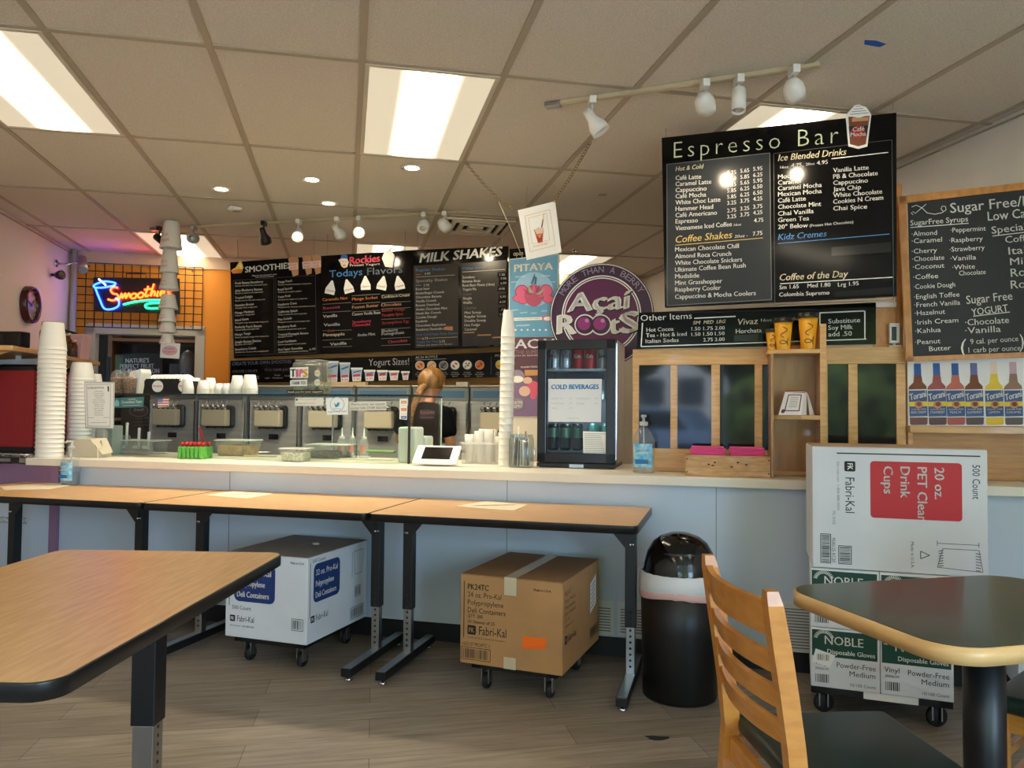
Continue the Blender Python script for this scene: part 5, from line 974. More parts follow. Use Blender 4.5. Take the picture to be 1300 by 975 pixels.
mesh('small_print', b, grey, t)
# little white device
p = onb(1136, 437, .33); aa, bb = ab(p); t = thing('receiver_box', 'small white device with dark screen on top of the screen rail', 'device', C(aa, .34, zt + .001), CY)
b = B(); b.box(-.024, .024, -.012, .02, .018, .118, .004); mesh('case', b, white, t); b = B(); b.box(-.03, .03, -.016, .02, 0, .006, .002); b.box(-.005, .005, -.004, .004, .005, .02); mesh('stand', b, white, t); b = B(); b.box(-.015, .008, -.0135, -.0122, .03, .10); mesh('screen', b, M('screen_blue_black', (16, 24, 52), .15), t)
# napkin box
aa0, bb0 = ab(onz(870, 604, CT)); aa1, bb1 = ab(onz(978, 608, CT)); aa1 += .004; bx_ = .12
t = thing('napkin_box', 'low wooden box holding two stacks of pink napkins', 'box', C((aa0 + aa1) / 2, bx_ - .035, CT + .0005), CY); hw = (aa1 - aa0) / 2; hb = .105; k_ = WOOD('box_pine', (206, 160, 98), (180, 130, 70), 7, (2, 4, 12))
for nm, q in (('front_board', (-hw, hw, 0, .014, 0, hb)), ('back_board', (-hw, hw, .14, .154, 0, hb)), ('end_board', (-hw, -hw + .014, .014, .14, 0, hb)), ('end_board', (hw - .014, hw, .014, .14, 0, hb)), ('bottom_board', (-hw + .014, hw - .014, .014, .14, 0, .012))): b = B(); b.box(*q, .0015); mesh(nm, b, k_, t)
b = B()
for sx in (-1, 1):
    for sz in (.02, .085): b.ball((sx * (hw - .008), -.0005, sz), .004, 8)
for q in ((-.06, .07), (-.09, .06), (.05, .072), (.09, .062), (-.07, .055), (.02, .05)): b.ball((q[0], -.0002, q[1]), .004, 8, (1.6, .3, 1))
mesh('nail', b, M('nail_dark', (70, 52, 36), .5), t)
pk = M('napkin_pink', (236, 84, 150), .8)
for xc, lab in ((-hw * .47, 'pink paper napkin stack in the left half of the wooden box'), (hw * .47, 'pink paper napkin stack in the right half of the wooden box')):
    b = B()
    for i in range(14):
        z = .014 + i * .0095; w_ = hw * .42 + rnd.uniform(-.006, .005); d_ = rnd.uniform(-.003, .003); b.box(-w_ + d_, w_ + d_, -.055, .055, z, z + .009, .003, 1)
    solo('napkin_stack', b, pk, lab, 'napkins', C((aa0 + aa1) / 2 + xc, bx_ - .035 + .077, CT + .0005), CY, 'pink napkin stacks')
# ================================================================== DRINKS FRIDGE
f0, f1 = .05, .495; fb = .385; fz1 = 1.652; t = thing('drinks_fridge', 'small black glass-door drinks fridge with cans inside', 'fridge', C((f0 + f1) / 2, fb, CT), CY)
fw_, fh_, fd = (f1 - f0) / 2, fz1 - CT, .44; side = M('fridge_side', (206, 196, 190), .45); liner = M('fridge_liner', (122, 132, 140), .5)
b = B(); b.box(-fw_, -fw_ + .02, .045, fd, .025, fh_); b.box(fw_ - .02, fw_, .045, fd, .025, fh_); b.box(-fw_, fw_, fd - .02, fd, .025, fh_); b.box(-fw_, fw_, .045, fd, fh_ - .02, fh_); b.box(-fw_, fw_, .045, fd, .025, .05); mesh('cabinet', b, side, t, label='pale cabinet sides')
b = B(); b.box(-fw_ + .02, fw_ - .02, fd - .024, fd - .021, .05, fh_ - .02); b.box(-fw_ + .02, -fw_ + .023, .05, fd - .02, .05, fh_ - .02); b.box(fw_ - .023, fw_ - .02, .05, fd - .02, .05, fh_ - .02); mesh('inner_liner', b, liner, t)
b = B()
for q in ((-fw_, -fw_ + .05, 0, .045, .03, fh_), (fw_ - .055, fw_, 0, .045, .03, fh_), (-fw_, fw_, 0, .045, fh_ - .055, fh_), (-fw_, fw_, 0, .045, .03, .085)): b.box(*q, .003)
dr = mesh('door', b, blackg, t); b = B(); b.box(-fw_ + .045, fw_ - .05, .018, .021, .08, fh_ - .05); mesh('door_glass', b, GLASS('fridge_glass', (226, 232, 236), .012), dr)
b = B(); b.box(fw_ - .004, fw_ + .006, .002, .022, .05, fh_ - .02, .002); mesh('handle', b, chrome, dr)
b = B(); b.box(-fw_ + .01, fw_ - .01, .03, fd - .02, 0, .028); b.box(-fw_, fw_, -.004, .03, .006, .026); mesh('base', b, black, t); b = B(); b.box(-.035, .045, -.006, -.004, .004, .022); mesh('badge', b, M('badge_silver', (190, 206, 220), .3, .6), t)
afr = Art(t, CY, y=.018); zz = lambda y: afr.q(730, y)[1]
sh_z = (zz(468) - .004, .378, .095)
for i, z in enumerate(sh_z[:2]):
    b = B(); b.box(-fw_ + .024, fw_ - .024, .06, fd - .03, z - .003, z); b.box(-fw_ + .024, fw_ - .024, .055, .06, z - .006, z + .006); mesh('shelf', b, GLASS('shelf_glass', (220, 230, 232), .12, body=.3), t)
b = B(); b.box(-fw_ + .02, fw_ - .02, .05, fd - .02, .051, .095); mesh('compressor_step', b, liner, t)
L_ = bpy.data.lights.new('fridge_lamp', 'POINT'); L_.energy = 2.2; L_.color = (.85, .95, 1); L_.shadow_soft_size = .04; lo = bpy.data.objects.new('fridge_lamp', L_); COL.objects.link(lo); lo.parent = t; lo.location = (0, .075, fh_ * .52)
def can(label, x, z, mats, txt=None, tm=None, r=.033, h_=.122, y=.105, grp='cans on the top fridge shelf'):
    c = thing('drink_can', label, 'can', C((f0 + f1) / 2 + x, fb + y, CT + z + .0005), CY, grp); b = B(); b.lathe([(r * .75, 0), (r * .95, .006), (r, .012), (r, h_ - .014), (r * .82, h_)], 24); mesh('can_body', b, mats[0], c)
    b = B(); b.lathe([(r * .82, h_ - .0005), (r * .84, h_ + .001), (r * .74, h_ - .003), (0, h_ - .003)], 24); mesh('can_lid', b, alu, c)
    if len(mats) > 1: b = B(); b.cap = False; b.lathe([(r * 1.006, h_ * .48), (r * 1.006, h_ * .84)], 24); mesh('label_band', b, mats[1], c)
    if txt:
        ar = Art(c, CY, y=-r * 1.012); ar.text('lettering', tm, txt, (-r * .55, h_ * .55), (r * .55, h_ * .55), h_ * .17, .03, 0, 1, True); ar.done()
silver = M('can_silver', (206, 208, 212), .25, .8); canred = M('can_red', (206, 30, 36), .3, .3); candk = M('can_black_green', (30, 40, 36), .25, .5); cant = M('can_teal', (96, 160, 140), .3, .3)
fx = lambda x: ab(onb(x, 450, fb + .105))[0] - (f0 + f1) / 2
for x, m_, lab, tx_, tm in ((704, (silver,), 'silver can with dark red letters, first on the top fridge shelf', 'DR', M('print_wine', (130, 24, 50), .4)), (719, (silver,), 'plain silver can second on the top fridge shelf', 'Diet', grey), (734.5, (canred,), 'red can in the middle of the top fridge shelf', 'Cola', white), (750, (canred,), 'red can fourth on the top fridge shelf', 'Cola', white), (765, (M('can_brushed', (176, 170, 166), .3, .8),), 'dull silver can last on the top fridge shelf', 'Zero', ink)): can(lab, fx(x), sh_z[0], m_, tx_, tm)
for x, lab in ((703, 'black and green can, left of three on the fridge floor'), (718.5, 'black and green can, middle of three on the fridge floor'), (733.5, 'black and green can, right of three on the fridge floor')): can(lab, fx(x), .095, (candk, M('can_green_band', (96, 130, 104), .3, .6)), None, None, .033, .152, .105, 'cans on the fridge floor')
for x, lab in ((755, 'pale teal can behind the typed notice, left of two'), (771, 'pale teal can behind the typed notice, right of two')): can(lab, fx(x), .095, (cant,), None, None, .033, .155, .135, 'cans on the fridge floor')
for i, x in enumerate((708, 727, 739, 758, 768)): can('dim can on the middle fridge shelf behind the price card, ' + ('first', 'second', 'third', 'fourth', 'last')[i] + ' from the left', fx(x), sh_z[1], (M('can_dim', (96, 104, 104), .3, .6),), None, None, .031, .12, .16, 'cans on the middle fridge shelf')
t2 = thing('price_card', 'white Cold Beverages price card stuck on the fridge glass', 'notice', C((f0 + f1) / 2, fb + .0165, CT), CY); a = Art(t2, CY); mesh('sheet', quadboard(a, ((696, 481), (764, 481), (763, 536), (696, 535.5)), .001), M('paper_blue_white', (226, 230, 236), .6), t2)
a.map(680, 425, 5.571); a.text('lettering', M('print_sky', (28, 140, 208), .5), 'COLD BEVERAGES', (112, 385), (446, 384), 32, .045, 0, 1)
for s_, x0, y0, x1 in (('Bottled Tea', 115, 455, 195), ('2.50', 235, 455, 258), ('Sparkling Juice', 292, 455, 390), ('3.00', 415, 455, 440), ('Canned Soda', 113, 490, 200), ('1.50', 235, 490, 258), ('Energy', 292, 490, 345), ('3.50', 415, 490, 442), ('Water', 113, 524, 155), ('1.75', 237, 524, 260), ('prices plus tax', 225, 594, 308)): a.text('lettering', lgrey, s_, (x0, y0), (x1, y0), 11, 0, 0, 1)
a.done()
t2 = thing('typed_notice', 'small typed white notice at the lower right of the fridge glass', 'notice', C((f0 + f1) / 2, fb + .0165, CT), CY); a = Art(t2, CY); mesh('sheet', quadboard(a, ((740, 547.5), (772, 548.5), (772, 581), (740.5, 580.5)), .001), paper, t2); a.map(680, 425, 5.571)
for k in range(12): a.line('small_print', grey, (345, 700 + k * 13), (500 - (k * 37) % 40, 701 + k * 13), .0022, 1)
a.done()
# ================================================================== SANITIZER BOTTLES
def sanitizer(label, loc, h_=.205):
    t = thing('sanitizer_bottle', label, 'bottle', loc, CY, 'hand sanitizer pump bottles'); k = h_ / .205
    pr = [(.036, 0), (.040, .004), (.041, .10), (.040, .118), (.030, .142), (.018, .158), (.014, .163), (.014, .172)]
    b = B(); b.lathe([(r * k, z * k) for r, z in pr], 28); mesh('bottle_body', b, GLASS('bottle_clear', (246, 250, 252), .05, .05, .05), t)
    b = B(); b.lathe([(.036 * k, .003 * k), (.037 * k, .06 * k)], 24); mesh('gel', b, GLASS('gel_clear', (242, 248, 252), .02, .1, .08), t)
    b = B(); b.lathe([(.015 * k, .168 * k), (.0155 * k, .182 * k), (.005 * k, .184 * k), (.004 * k, .198 * k), (.010 * k, .199 * k), (.010 * k, .207 * k), (0, .207 * k)], 18); b.tube([(0, -.002, .203 * k), (.0, -.028 * k, .204 * k), (0, -.036 * k, .196 * k)], .0045 * k, 8); b.tube([(0, 0, .17 * k), (.004, 0, .01)], .003 * k, 6); mesh('pump', b, GLASS('pump_clear', (238, 238, 236), .1, .1, .5), t)
    b = B(); n = 12; vs = []; fs = []
    for i in range(n + 1):
        an = R_(-90 - 52 + 104 * i / n)
        for z in (.022, .105): vs.append((.0418 * k * math.cos(an), .0418 * k * math.sin(an), z * k))
    for i in range(n): fs.append((2 * i, 2 * i + 2, 2 * i + 3, 2 * i + 1))
    b.raw(vs, fs, True); mesh('label', b, M('label_aqua', (64, 172, 214), .4, noise=(30, .3), c2=(190, 226, 240)), t)
    b = B(); a_ = Art(t, CY, y=-.0425 * k); a_.text('lettering', white, 'hand', (-.020 * k, .082 * k), (.014 * k, .085 * k), .010 * k, .02, 0, 1, True); a_.text('lettering', white, 'sanitizer', (-.024 * k, .068 * k), (.02 * k, .071 * k), .009 * k, .02, 0, 1, True); a_.poly('lettering', M('print_navy_band', (20, 110, 176), .5), rrect(-.026 * k, .018 * k, .034 * k, .05 * k, .003), 1, True); a_.disc('lettering', M('print_dark_gold', (120, 90, 40), .5), (.016 * k, .04 * k), .006 * k, 2, 1, 12, local=True); a_.done(); b.bm.free()
    return t
q = onz(815, 602, CT); aa, bb = ab(q); sanitizer('clear pump bottle of hand sanitizer on the counter right of the fridge', C(aa, .20, CT + .0005), .30)
q = onz(89.5, 614, .775); aa, bb = ab(q); sanitizer('clear pump bottle of hand sanitizer on the table by the purple panel', Vector((q.x * .985, q.y * .985, .7755)), .265)
# menu sheets lying on the tables
for pts, lab in ((((0, 618), (70, 613), (104, 613.5), (62, 621), (5, 622)), 'menu sheets lying under the sanitizer bottle on the left table'), (((262, 629), (297, 623.5), (346, 627), (312, 633)), 'cream menu sheet on the middle table above the white carton'), (((579, 643), (618, 636), (669, 641), (652, 648.5)), 'cream menu sheet with black print on the right-hand table')):
    P3 = [onz(*p, .776) for p in pts]; c = sum(P3, Vector()) / len(P3); pp = [((q - c).x, (q - c).y) for q in P3]; t = thing('menu_sheet', lab, 'paper', (c.x, c.y, .7754), 0, 'menu sheets on the tables'); b = B(); A_ = sum(p[0] * q[1] - q[0] * p[1] for p, q in zip(pp, pp[1:] + pp[:1])); b.prism(pp if A_ > 0 else pp[::-1], 0, .002); mesh('sheet', b, M('paper_cream', (238, 224, 196), .6), t)
    b = B()
    for k in range(4):
        s0, s1 = Vector(pp[0]) * .6 + Vector(pp[2]) * .0, Vector(pp[2]) * .6; d = (Vector(pp[1]) - Vector(pp[0])).normalized() * .014 * (k - 1.2); b.raw([(s0.x + d.x, s0.y + d.y, .0024), (s1.x + d.x, s1.y + d.y, .0024), (s1.x + d.x, s1.y + d.y + .004, .0024), (s0.x + d.x, s0.y + d.y + .004, .0024)], [(0, 1, 2, 3)])
    mesh('print', b, grey, t)

# ================================================================== NESTED CUP STACKS
def cup_stack(name, x0, x1, ybot, ytop, b_, n, label, group, lean=0, base=CT, taper=.72, cup_h=None):
    """upside-down nested cups, one object per cup; photo edges give width and height"""
    pl_ = onb((x0 + x1) / 2, ybot, b_); aa, _ = ab(pl_); r = (onb(x1, ybot, b_) - onb(x0, ybot, b_)).length / 2; Ht = onb((x0 + x1) / 2, ytop, b_).z - base
    ch = cup_h or r * 2.1; stp = (Ht - ch) / (n - 1); bm_ = B(); bm_.cap = False
    bm_.lathe([(r * .94, .002), (r, .0), (r * 1.0, .005), (r * .955, .007), (r * .95, stp * .9), (r * taper, ch - .002), (r * taper * .97, ch), (0, ch - .001)], 28); o = None
    for i in range(n):
        L = C(aa + lean * i * stp, b_, base + .0005 + i * stp)
        if o is None: o = solo(name, bm_, foam, label, 'cup', L, CY, group)
        else: dup(o, L, CY)
    return aa, r
cup_stack('foam_cup', 49, 76.5, 580, 410, .12, 24, 'white foam cup in the thick tall nested stack beside the red merchandiser', 'tall white cup stack by the red case')
cup_stack('foam_cup', 88, 114, 572, 460.5, .42, 20, 'white cup in the nested stack behind the framed menu stand', 'cup stack behind the menu stand', cup_h=.12)
cup_stack('foam_cup', 112, 126, 576, 475, .62, 14, 'white cup in the narrow short stack half hidden by the menu stand', 'narrow cup stack behind the menu stand', cup_h=.10)
cup_stack('foam_cup', 632.5, 650.5, 591, 394, .45, 20, 'white cup in the slim leaning tower of cups left of the fridge', 'slim cup tower by the fridge', lean=.012, cup_h=.16, taper=.62)
# ================================================================== LEFT END: RED CASE ON A WIRE RACK, SMALL THINGS
t = thing('wire_rack', 'chrome wire rack at the left wall carrying the red case', 'rack', C(-3.505, .30, 0), CY)
for z in (.945, .55, .15):
    b = B()
    for y in (-.26, .26): b.cyl((-.33, y, z), (.38, y, z), .004, 8); b.cyl((-.33, y, z - .03), (.38, y, z - .03), .004, 8)
    for k in range(17): x = -.32 + k * .042; b.cyl((x, -.26, z), (x, .26, z), .002, 6); b.tube([(x, -.26, z), (x + .021, -.26, z - .03), (x + .042, -.26, z)], .002, 5)
    mesh('wire_shelf', b, chrome, t)
for x, y in ((-.33, -.26), (-.33, .26), (.36, .26)):
        b = B(); b.cyl((x, y, 0), (x, y, 1.0), .0125, 12); mesh('post', b, chrome, t)
b = B(); b.box(-.345, .40, -.29, -.262, .895, .93, .004); mesh('front_strip', b, black, t)
b = B(); b.box(-.30, .27, -.292, -.2895, .902, .922); b.box(.34, .39, -.293, -.2895, .898, .927); mesh('price_channel', b, alu, t)
t = thing('red_case', 'red-sided black-edged countertop case at the far left', 'case', C(-3.47, .30, .951), CY); casez = .565
b = B(); b.box(-.32, .30, -.20, .22, .035, casez - .035, .006); mesh('case_body', b, M('case_red', (142, 26, 32), .45), t)
b = B(); b.box(-.325, .305, -.205, .225, 0, .038, .004); b.box(-.325, .305, -.205, .225, casez - .038, casez - .01, .004); b.prism([(-.30, casez - .012), (-.05, casez + .01), (.2, casez + .006), (.29, casez - .012)], -.1, .1, 'y'); mesh('case_trim', b, black, t, label='black top and bottom edges')
# cardboard tray box at the counter corner
p = onb(100, 578, .12); aa, _ = ab(p); t = thing('cup_tray', 'beige folded cardboard carrier behind the left sanitizer bottle', 'carrier', C(aa - .0, .16, CT + .0005), CY); kb = M('tray_beige', (204, 194, 170), .8)
b = B(); b.prism([(-.115, 0), (.10, 0), (.10, .06), (-.115, .06)], 0, .12, 'y'); b.prism([(-.125, .05), (-.06, .115), (.05, .115), (.09, .06)], -.004, .002, 'y'); b.prism([(-.06, .0), (.05, .0), (.085, .11), (.105, .02)], .05, .056, 'y'); mesh('carrier_body', b, kb, t)
b = B(); b.raw([(.05, 0, .115), (.12, .02, .02), (.13, .1, .03), (.07, .11, .12)], [(0, 1, 2, 3)]); b.raw([(-.06, 0, .115), (.05, 0, .115), (.07, .11, .12), (-.05, .11, .12)], [(0, 1, 2, 3)]); mesh('folded_flap', b, kb, t)
# framed menu stand
mb = .31; cor = ((107.5, 486), (143, 486.5), (142, 543), (109, 542)); ap = C(-2.6, mb); t = thing('menu_stand', 'framed white menu sheet in a clear stand at the left end of the counter', 'menu stand', ap, CY); a = Art(t, CY, ap)
mesh('sheet', quadboard(a, cor, .004), paper, t); xs_ = [a.q(*c) for c in cor]
b = B(); b.prism([(x + (-.008 if i in (0, 3) else .008), z + (.008 if i < 2 else -.008)) for i, (x, z) in enumerate(xs_)], .0045, .009, 'y'); mesh('backing', b, M('stand_grey', (190, 188, 184), .4), t)
b = B(); xm = (xs_[0][0] + xs_[1][0]) / 2; b.box(xm - .05, xm + .05, .01, .02, CT + .006, xs_[2][1] + .05); b.box(xm - .07, xm + .07, -.06, .045, CT + .001, CT + .006); mesh('stand_foot', b, GLASS('acrylic', (238, 242, 240), .1, .05, .15), t)
a.map(0, 390, 3.9); a.frame('border_line', ink, [(428, 382), (548, 382), (545, 590), (436, 588)], .002); a.text('lettering', ink, 'Ice Blended Drinks', (434, 404), (515, 402), 9, .01, 0, 1)
for k, (s_, w_) in enumerate((('Mocha', 20), ('Caramel', 26), ('Vanilla', 24), ('Chai', 16), ('White Chocolate', 30), ('Mexican Mocha', 32), ('Cappuccino', 26), ('Green Tea', 22), ('Java Chip', 24), ('Cookies', 22), ('Kahlua', 18), ('Hazelnut', 22))): a.text('lettering', grey, s_, (490 - w_, 420 + k * 10.5), (490 + w_, 420 + k * 10.5), 6, 0, 0, 1)
a.line('lettering', grey, (436, 548), (465, 547), .002, 1); a.line('lettering', grey, (512, 547), (542, 546), .002, 1); a.line('lettering', grey, (450, 572), (530, 570), .002, 1); a.poly('lettering', ink, [(532, 392), (540, 392), (540, 418), (534, 418)]); a.done()
# pale green stand with an oval sticker
p = onb(130, 577, .42); aa, _ = ab(p); t = thing('dispenser', 'pale green square dispenser with a white oval sticker under the menu stand', 'dispenser', C(aa, .44, CT + .0005), CY); b = B(); b.box(-.065, .055, 0, .10, 0, .195, .006); mesh('dispenser_body', b, M('pale_green_plastic', (172, 184, 174), .4), t); a = Art(t, CY); a.poly('sticker', paper, rrect(-.018, .024, .09, .165, .02), 1, True); a.text('lettering', ink, 'Scan', (-.008, .15), (.014, .15), .007, .01, 0, 2, True); a.text('lettering', ink, 'menu', (-.009, .097), (.015, .097), .007, .01, 0, 2, True); a.done()

# ================================================================== SNEEZE GUARD
g0, g1, gb, gbk, gz = -2.93, -.718, .37, .93, 1.338; t = thing('sneeze_guard', 'long glass sneeze guard with a dark-edged glass shelf on the counter', 'glass guard', C(0, 0, 0), CY)
b = B(); b.box(g0, g1, gb, gb + .006, CT + .002, gz - .008); mesh('front_glass', b, glass, t)
b = B(); b.box(g1 - .006, g1, gb + .006, gbk, CT + .002, gz - .008); mesh('side_glass', b, glass, t)
b = B(); b.box(g0, g1, gb, gbk, gz - .008, gz); mesh('shelf_glass', b, GLASS('shelf_tint', (222, 234, 228), .03), t)
b = B(); b.box(g0, g1 + .001, gb - .0015, gb - .0002, gz - .010, gz + .001); b.box(g1 + .0002, g1 + .0015, gb, gbk, gz - .010, gz + .001); mesh('dark_edge', b, M('glass_edge_dark', (26, 40, 36), .2), t, label='dark green glass edge')
b = B(); b.box(g1 - .008, g1 + .004, gb - .004, gb + .008, CT + .001, gz - .01); b.box(g1 - .005, g1 + .002, gbk, gbk + .006, CT + .001, gz - .01); b.box(g0 - .004, g0 + .008, gb - .002, gb + .008, CT + .001, gz - .01); mesh('corner_strip', b, M('strip_metal_dark', (70, 74, 74), .3, .8), t)
b = B(); b.box(g1 - .004, g1 + .003, gbk - .005, gbk, CT + .001, gz - .012); mesh('bright_edge', b, M('edge_bright', (236, 240, 236), .2), t)
for a_ in (-2.2, -1.5): b = B(); b.box(a_ - .006, a_ + .006, gbk - .012, gbk, CT + .001, gz - .008); mesh('support_post', b, chrome, t)
# stickers and notes on the glass
def sticker(name, label, cor, mat, fn, grp='notices on the glass guard'):
    t = thing(name, label, 'notice', C(-1.8, gb - .003), CY, grp); a = Art(t, CY, C(-1.8, gb - .003)); mesh('sheet', quadboard(a, cor, .0015), mat, t); fn(a); a.done()
def f1(a): a.map(120, 440, 4.643); a.text('lettering', white, 'now offering', (200, 315), (240, 313), 8, 0, 0, 1); a.text('lettering', white, 'Convenience Yours', (158, 336), (278, 332), 18, 0, .15, 1); a.line('lettering', white, (165, 348), (270, 345), .002, 1); a.poly('lettering', M('print_light_teal', (160, 206, 206), .5), [(118, 330), (132, 308), (146, 330), (144, 352), (120, 352)])
sticker('glass_sign', 'teal sign hung inside the left end of the glass guard', ((144.5, 505), (183, 504), (182, 516.5), (145.5, 518)), M('sign_teal', (62, 120, 124), .5), f1)
def f2(a):
    a.map(120, 440, 4.643)
    for k in range(7): a.poly('stripes', redp if k % 2 == 0 else paper, [(374 + 0, 304 + k * 7), (437, 302 + k * 7), (438, 309 + k * 7), (374, 311 + k * 7)], 1)
    a.poly('stars_field', bluep, [(374, 304), (402, 303), (402, 328), (374, 329)], 2)
    for k in range(9): a.disc('stars_field', white, (379 + 9 * (k % 3), 309 + 7 * (k // 3)), 1.8, 3, 1, 6)
sticker('flag_sticker', 'small striped flag sticker on the glass in front of the first machine', ((200.5, 505.5), (214, 505), (214.5, 516), (200.5, 517)), paper, f2)
def f3(a):
    a.map(340, 450, 3.8235); a.text('lettering', grey, 'How is your service?', (150, 222), (236, 222), 8, 0, 0, 1); a.text('lettering', grey, 'please let us know', (140, 240), (230, 240), 8, 0, 0, 1); a.poly('lettering', ink, [(136, 216), (146, 216), (146, 224), (136, 224)])
sticker('glass_notice', 'small printed paper strip on the glass below the tip jar', ((374.5, 505), (410.5, 504.5), (410.5, 515), (374.5, 515.5)), M('paper_greyish', (206, 210, 204), .6), f3)
def f4(a):
    a.map(340, 450, 3.8235); a.disc('emblem', lblue, (337, 242), 36, 1, 1, 28); a.disc('emblem', M('paper_pale', (222, 230, 232), .6), (337, 242), 32, 2, 1, 28)
    a.poly('emblem', M('bird_blue', (40, 140, 200), .5), [(324, 234), (330, 242), (337, 243), (336, 236), (341, 232), (347, 234), (352, 232), (349, 238), (348, 246), (341, 254), (331, 256), (323, 252), (330, 250), (325, 246), (328, 245), (323, 240)], 3); a.text('lettering', grey, 'follow us on', (318, 266), (356, 266), 7, 0, 0, 3); a.text('lettering', bluep, 'yogurt shop news', (292, 282), (382, 278), 8, 0, 0, 1)
sticker('glass_notice', 'square white sticker with a blue bird in a circle on the glass', ((413.5, 505), (442, 505), (441.5, 526.5), (415, 526.5)), M('paper_pale', (222, 230, 232), .6), f4)
def f5(a):
    a.map(340, 450, 3.8235); a.text('lettering', ink, "We're sorry, we cannot", (402, 248), (568, 246), 12, -.004, .1, 1); a.text('lettering', ink, 'accept bills OVER $20.00', (402, 266), (572, 264), 12, -.004, .1, 1)
sticker('glass_notice', 'long handwritten white note on the glass beside the bird sticker', ((443.5, 510.5), (490.5, 509.5), (490.5, 521), (444, 521)), M('paper_greyish', (206, 210, 204), .6), f5)
def f6(a):
    a.map(500, 460, 6.967); 
    for y0, m_, s_ in ((340, tan, 'VISA'), (405, orl, 'MC'), (475, bluep, 'AMEX')): a.poly('lettering', m_, [(64, y0 + 25), (64, y0), (112, y0), (112, y0 + 25)], 1); a.text('lettering', white, s_, (70, y0 + 20), (106, y0 + 20), 13, .01, 0, 2)
    a.text('lettering', lblue, 'welcome', (68, 386), (108, 386), 9, 0, 0, 1); a.text('lettering', lblue, 'accepted', (68, 458), (108, 458), 9, 0, 0, 1)
sticker('card_sticker', 'tall white sticker of payment card marks at the right end of the glass', ((507.5, 506.5), (517.5, 506), (516.5, 533), (507, 532)), paper, f6)
t = thing('glass_sign', 'pink script lettering sign behind the side glass beside the person', 'notice', C(-.72, .90), CY); a = Art(t, CY, C(-.72, .90)); a.map(500, 460, 6.967); a.text('lettering', M('print_pink_faint', (196, 130, 150), .5), 'Rockies', (235, 462), (358, 455), 36, .02, .1, 1); a.text('lettering', M('print_pink_faint', (196, 130, 150), .5), 'frozen yogurt', (235, 495), (358, 490), 14, .01, 0, 1); a.done(); b = B(); x_, z_ = a.q(228, 500); x1_, z1_ = a.q(362, 420); b.box(x_, x1_, .0, .002, z_, z1_); mesh('clear_sheet', b, GLASS('acrylic_thin', (244, 246, 246), .04), t)
# things on the glass shelf
sz_ = gz + .0006
def shelf_at(x, y, b_): p = onb(x, y, b_); return C(ab(p)[0], b_, sz_)
SC = lambda b_, px: px * (O + v * b_ + u * -2.2).y / F
gran = M('granola', (176, 116, 60), .9, noise=(90, .6), c2=(90, 52, 24))
for x, lab in ((149.5, 'domed clear cup of granola, left of two on the glass shelf'), (164.5, 'domed clear cup of granola, right of two on the glass shelf')):
    t = thing('granola_cup', lab, 'cup', shelf_at(x, 497, .55), CY, 'granola cups'); r = .050
    b = B(); b.cap = False; b.lathe([(0, .0), (r * .78, 0), (r, .105)], 28); mesh('cup_body', b, plastic, t); b = B(); b.lathe([(0, .004), (r * .74, .004), (r * .94, .098), (r * .9, .108), (.02, .118), (0, .118)], 24); mesh('granola', b, gran, t)
    b = B(); b.cap = False; b.lathe([(r * 1.05, .103), (r * 1.05, .109), (r * .98, .112), (r * .95, .130), (r * .7, .152), (r * .3, .164), (r * .28, .166), (0, .166)], 28); mesh('dome_lid', b, plastic, t)
b = B(); b.prism([(-.055, 0), (.02, 0), (.05, .145), (.04, .175), (-.05, .15)], -.05, .05, 'y', .006); solo('white_canister', b, white, 'white tilted plastic canister between the granola cups and black caddy', 'canister', shelf_at(178, 500, .62), CY)
t = thing('lid_caddy', 'black caddy with round white logo discs holding white lids', 'caddy', shelf_at(209, 502, .46), CY)
b = B(); b.prism([(-.17, 0), (.20, 0), (.20, .085), (.10, .085), (.10, .10), (-.15, .10)], 0, .012, 'y'); b.prism([(-.17, 0), (.20, 0), (.20, .08), (-.15, .08)], .17, .18, 'y'); b.box(-.17, -.158, .012, .17, 0, .09); b.box(.188, .20, .012, .17, 0, .085); b.box(.02, .03, .012, .17, 0, .08); b.box(-.158, .188, .012, .17, 0, .008); mesh('caddy_body', b, black, t)
a = Art(t, CY)
for x_ in (-.055, .145): a.disc('logo_disc', paper, (x_, .05), .043, 1, .9, 24, local=True); a.text('logo_disc', pinkt, 'Rockies', (x_ - .032, .046), (x_ + .032, .046), .014, .02, 0, 2, True)
a.done()
for k, (x_, z_, lab) in enumerate(((-.09, .05, 'white stack of lids standing in the left slot of the black caddy'), (.0, .055, 'white stack of lids in the middle of the black caddy'), (.09, .045, 'white stack of lids in the right slot of the black caddy'))):
    b = B()
    for i in range(7): b.cyl((-.045 + i * .014, .085 + (i % 2) * .004, .065), (-.036 + i * .014, .085 + (i % 2) * .004, .069), .058, 24)
    solo('lid_stack', b, white, lab, 'lids', shelf_at(209, 502, .46) + u * x_ + Vector((0, 0, .010)), CY, 'lid stacks in the caddy')
def cupgroup(x0, x1, ytop, b_, label, grp, nest=3):
    r = SC(b_, (x1 - x0)) / 2; p = shelf_at((x0 + x1) / 2, 500, b_); hh = max(.03, onb((x0 + x1) / 2, ytop, b_).z - sz_); o = None; st = min(.016, hh * .16)
    b = B(); b.cap = False; n = 24; vs = []; prof = [(.97, 0), (1, .003), (.97, .008), (.95, .012), (.66, 1.0 * (hh - st * (nest - 1))), (.63, 1.01 * (hh - st * (nest - 1))), (0, 1.0 * (hh - st * (nest - 1)))]
    b.lathe([(r * q, z) for q, z in prof], n)
    for i in range(nest):
        L = p + Vector((0, 0, i * st))
        if o is None: o = solo('clear_cup', b, frost, label, 'cup', L, CY, grp)
        else: dup(o, L, CY)
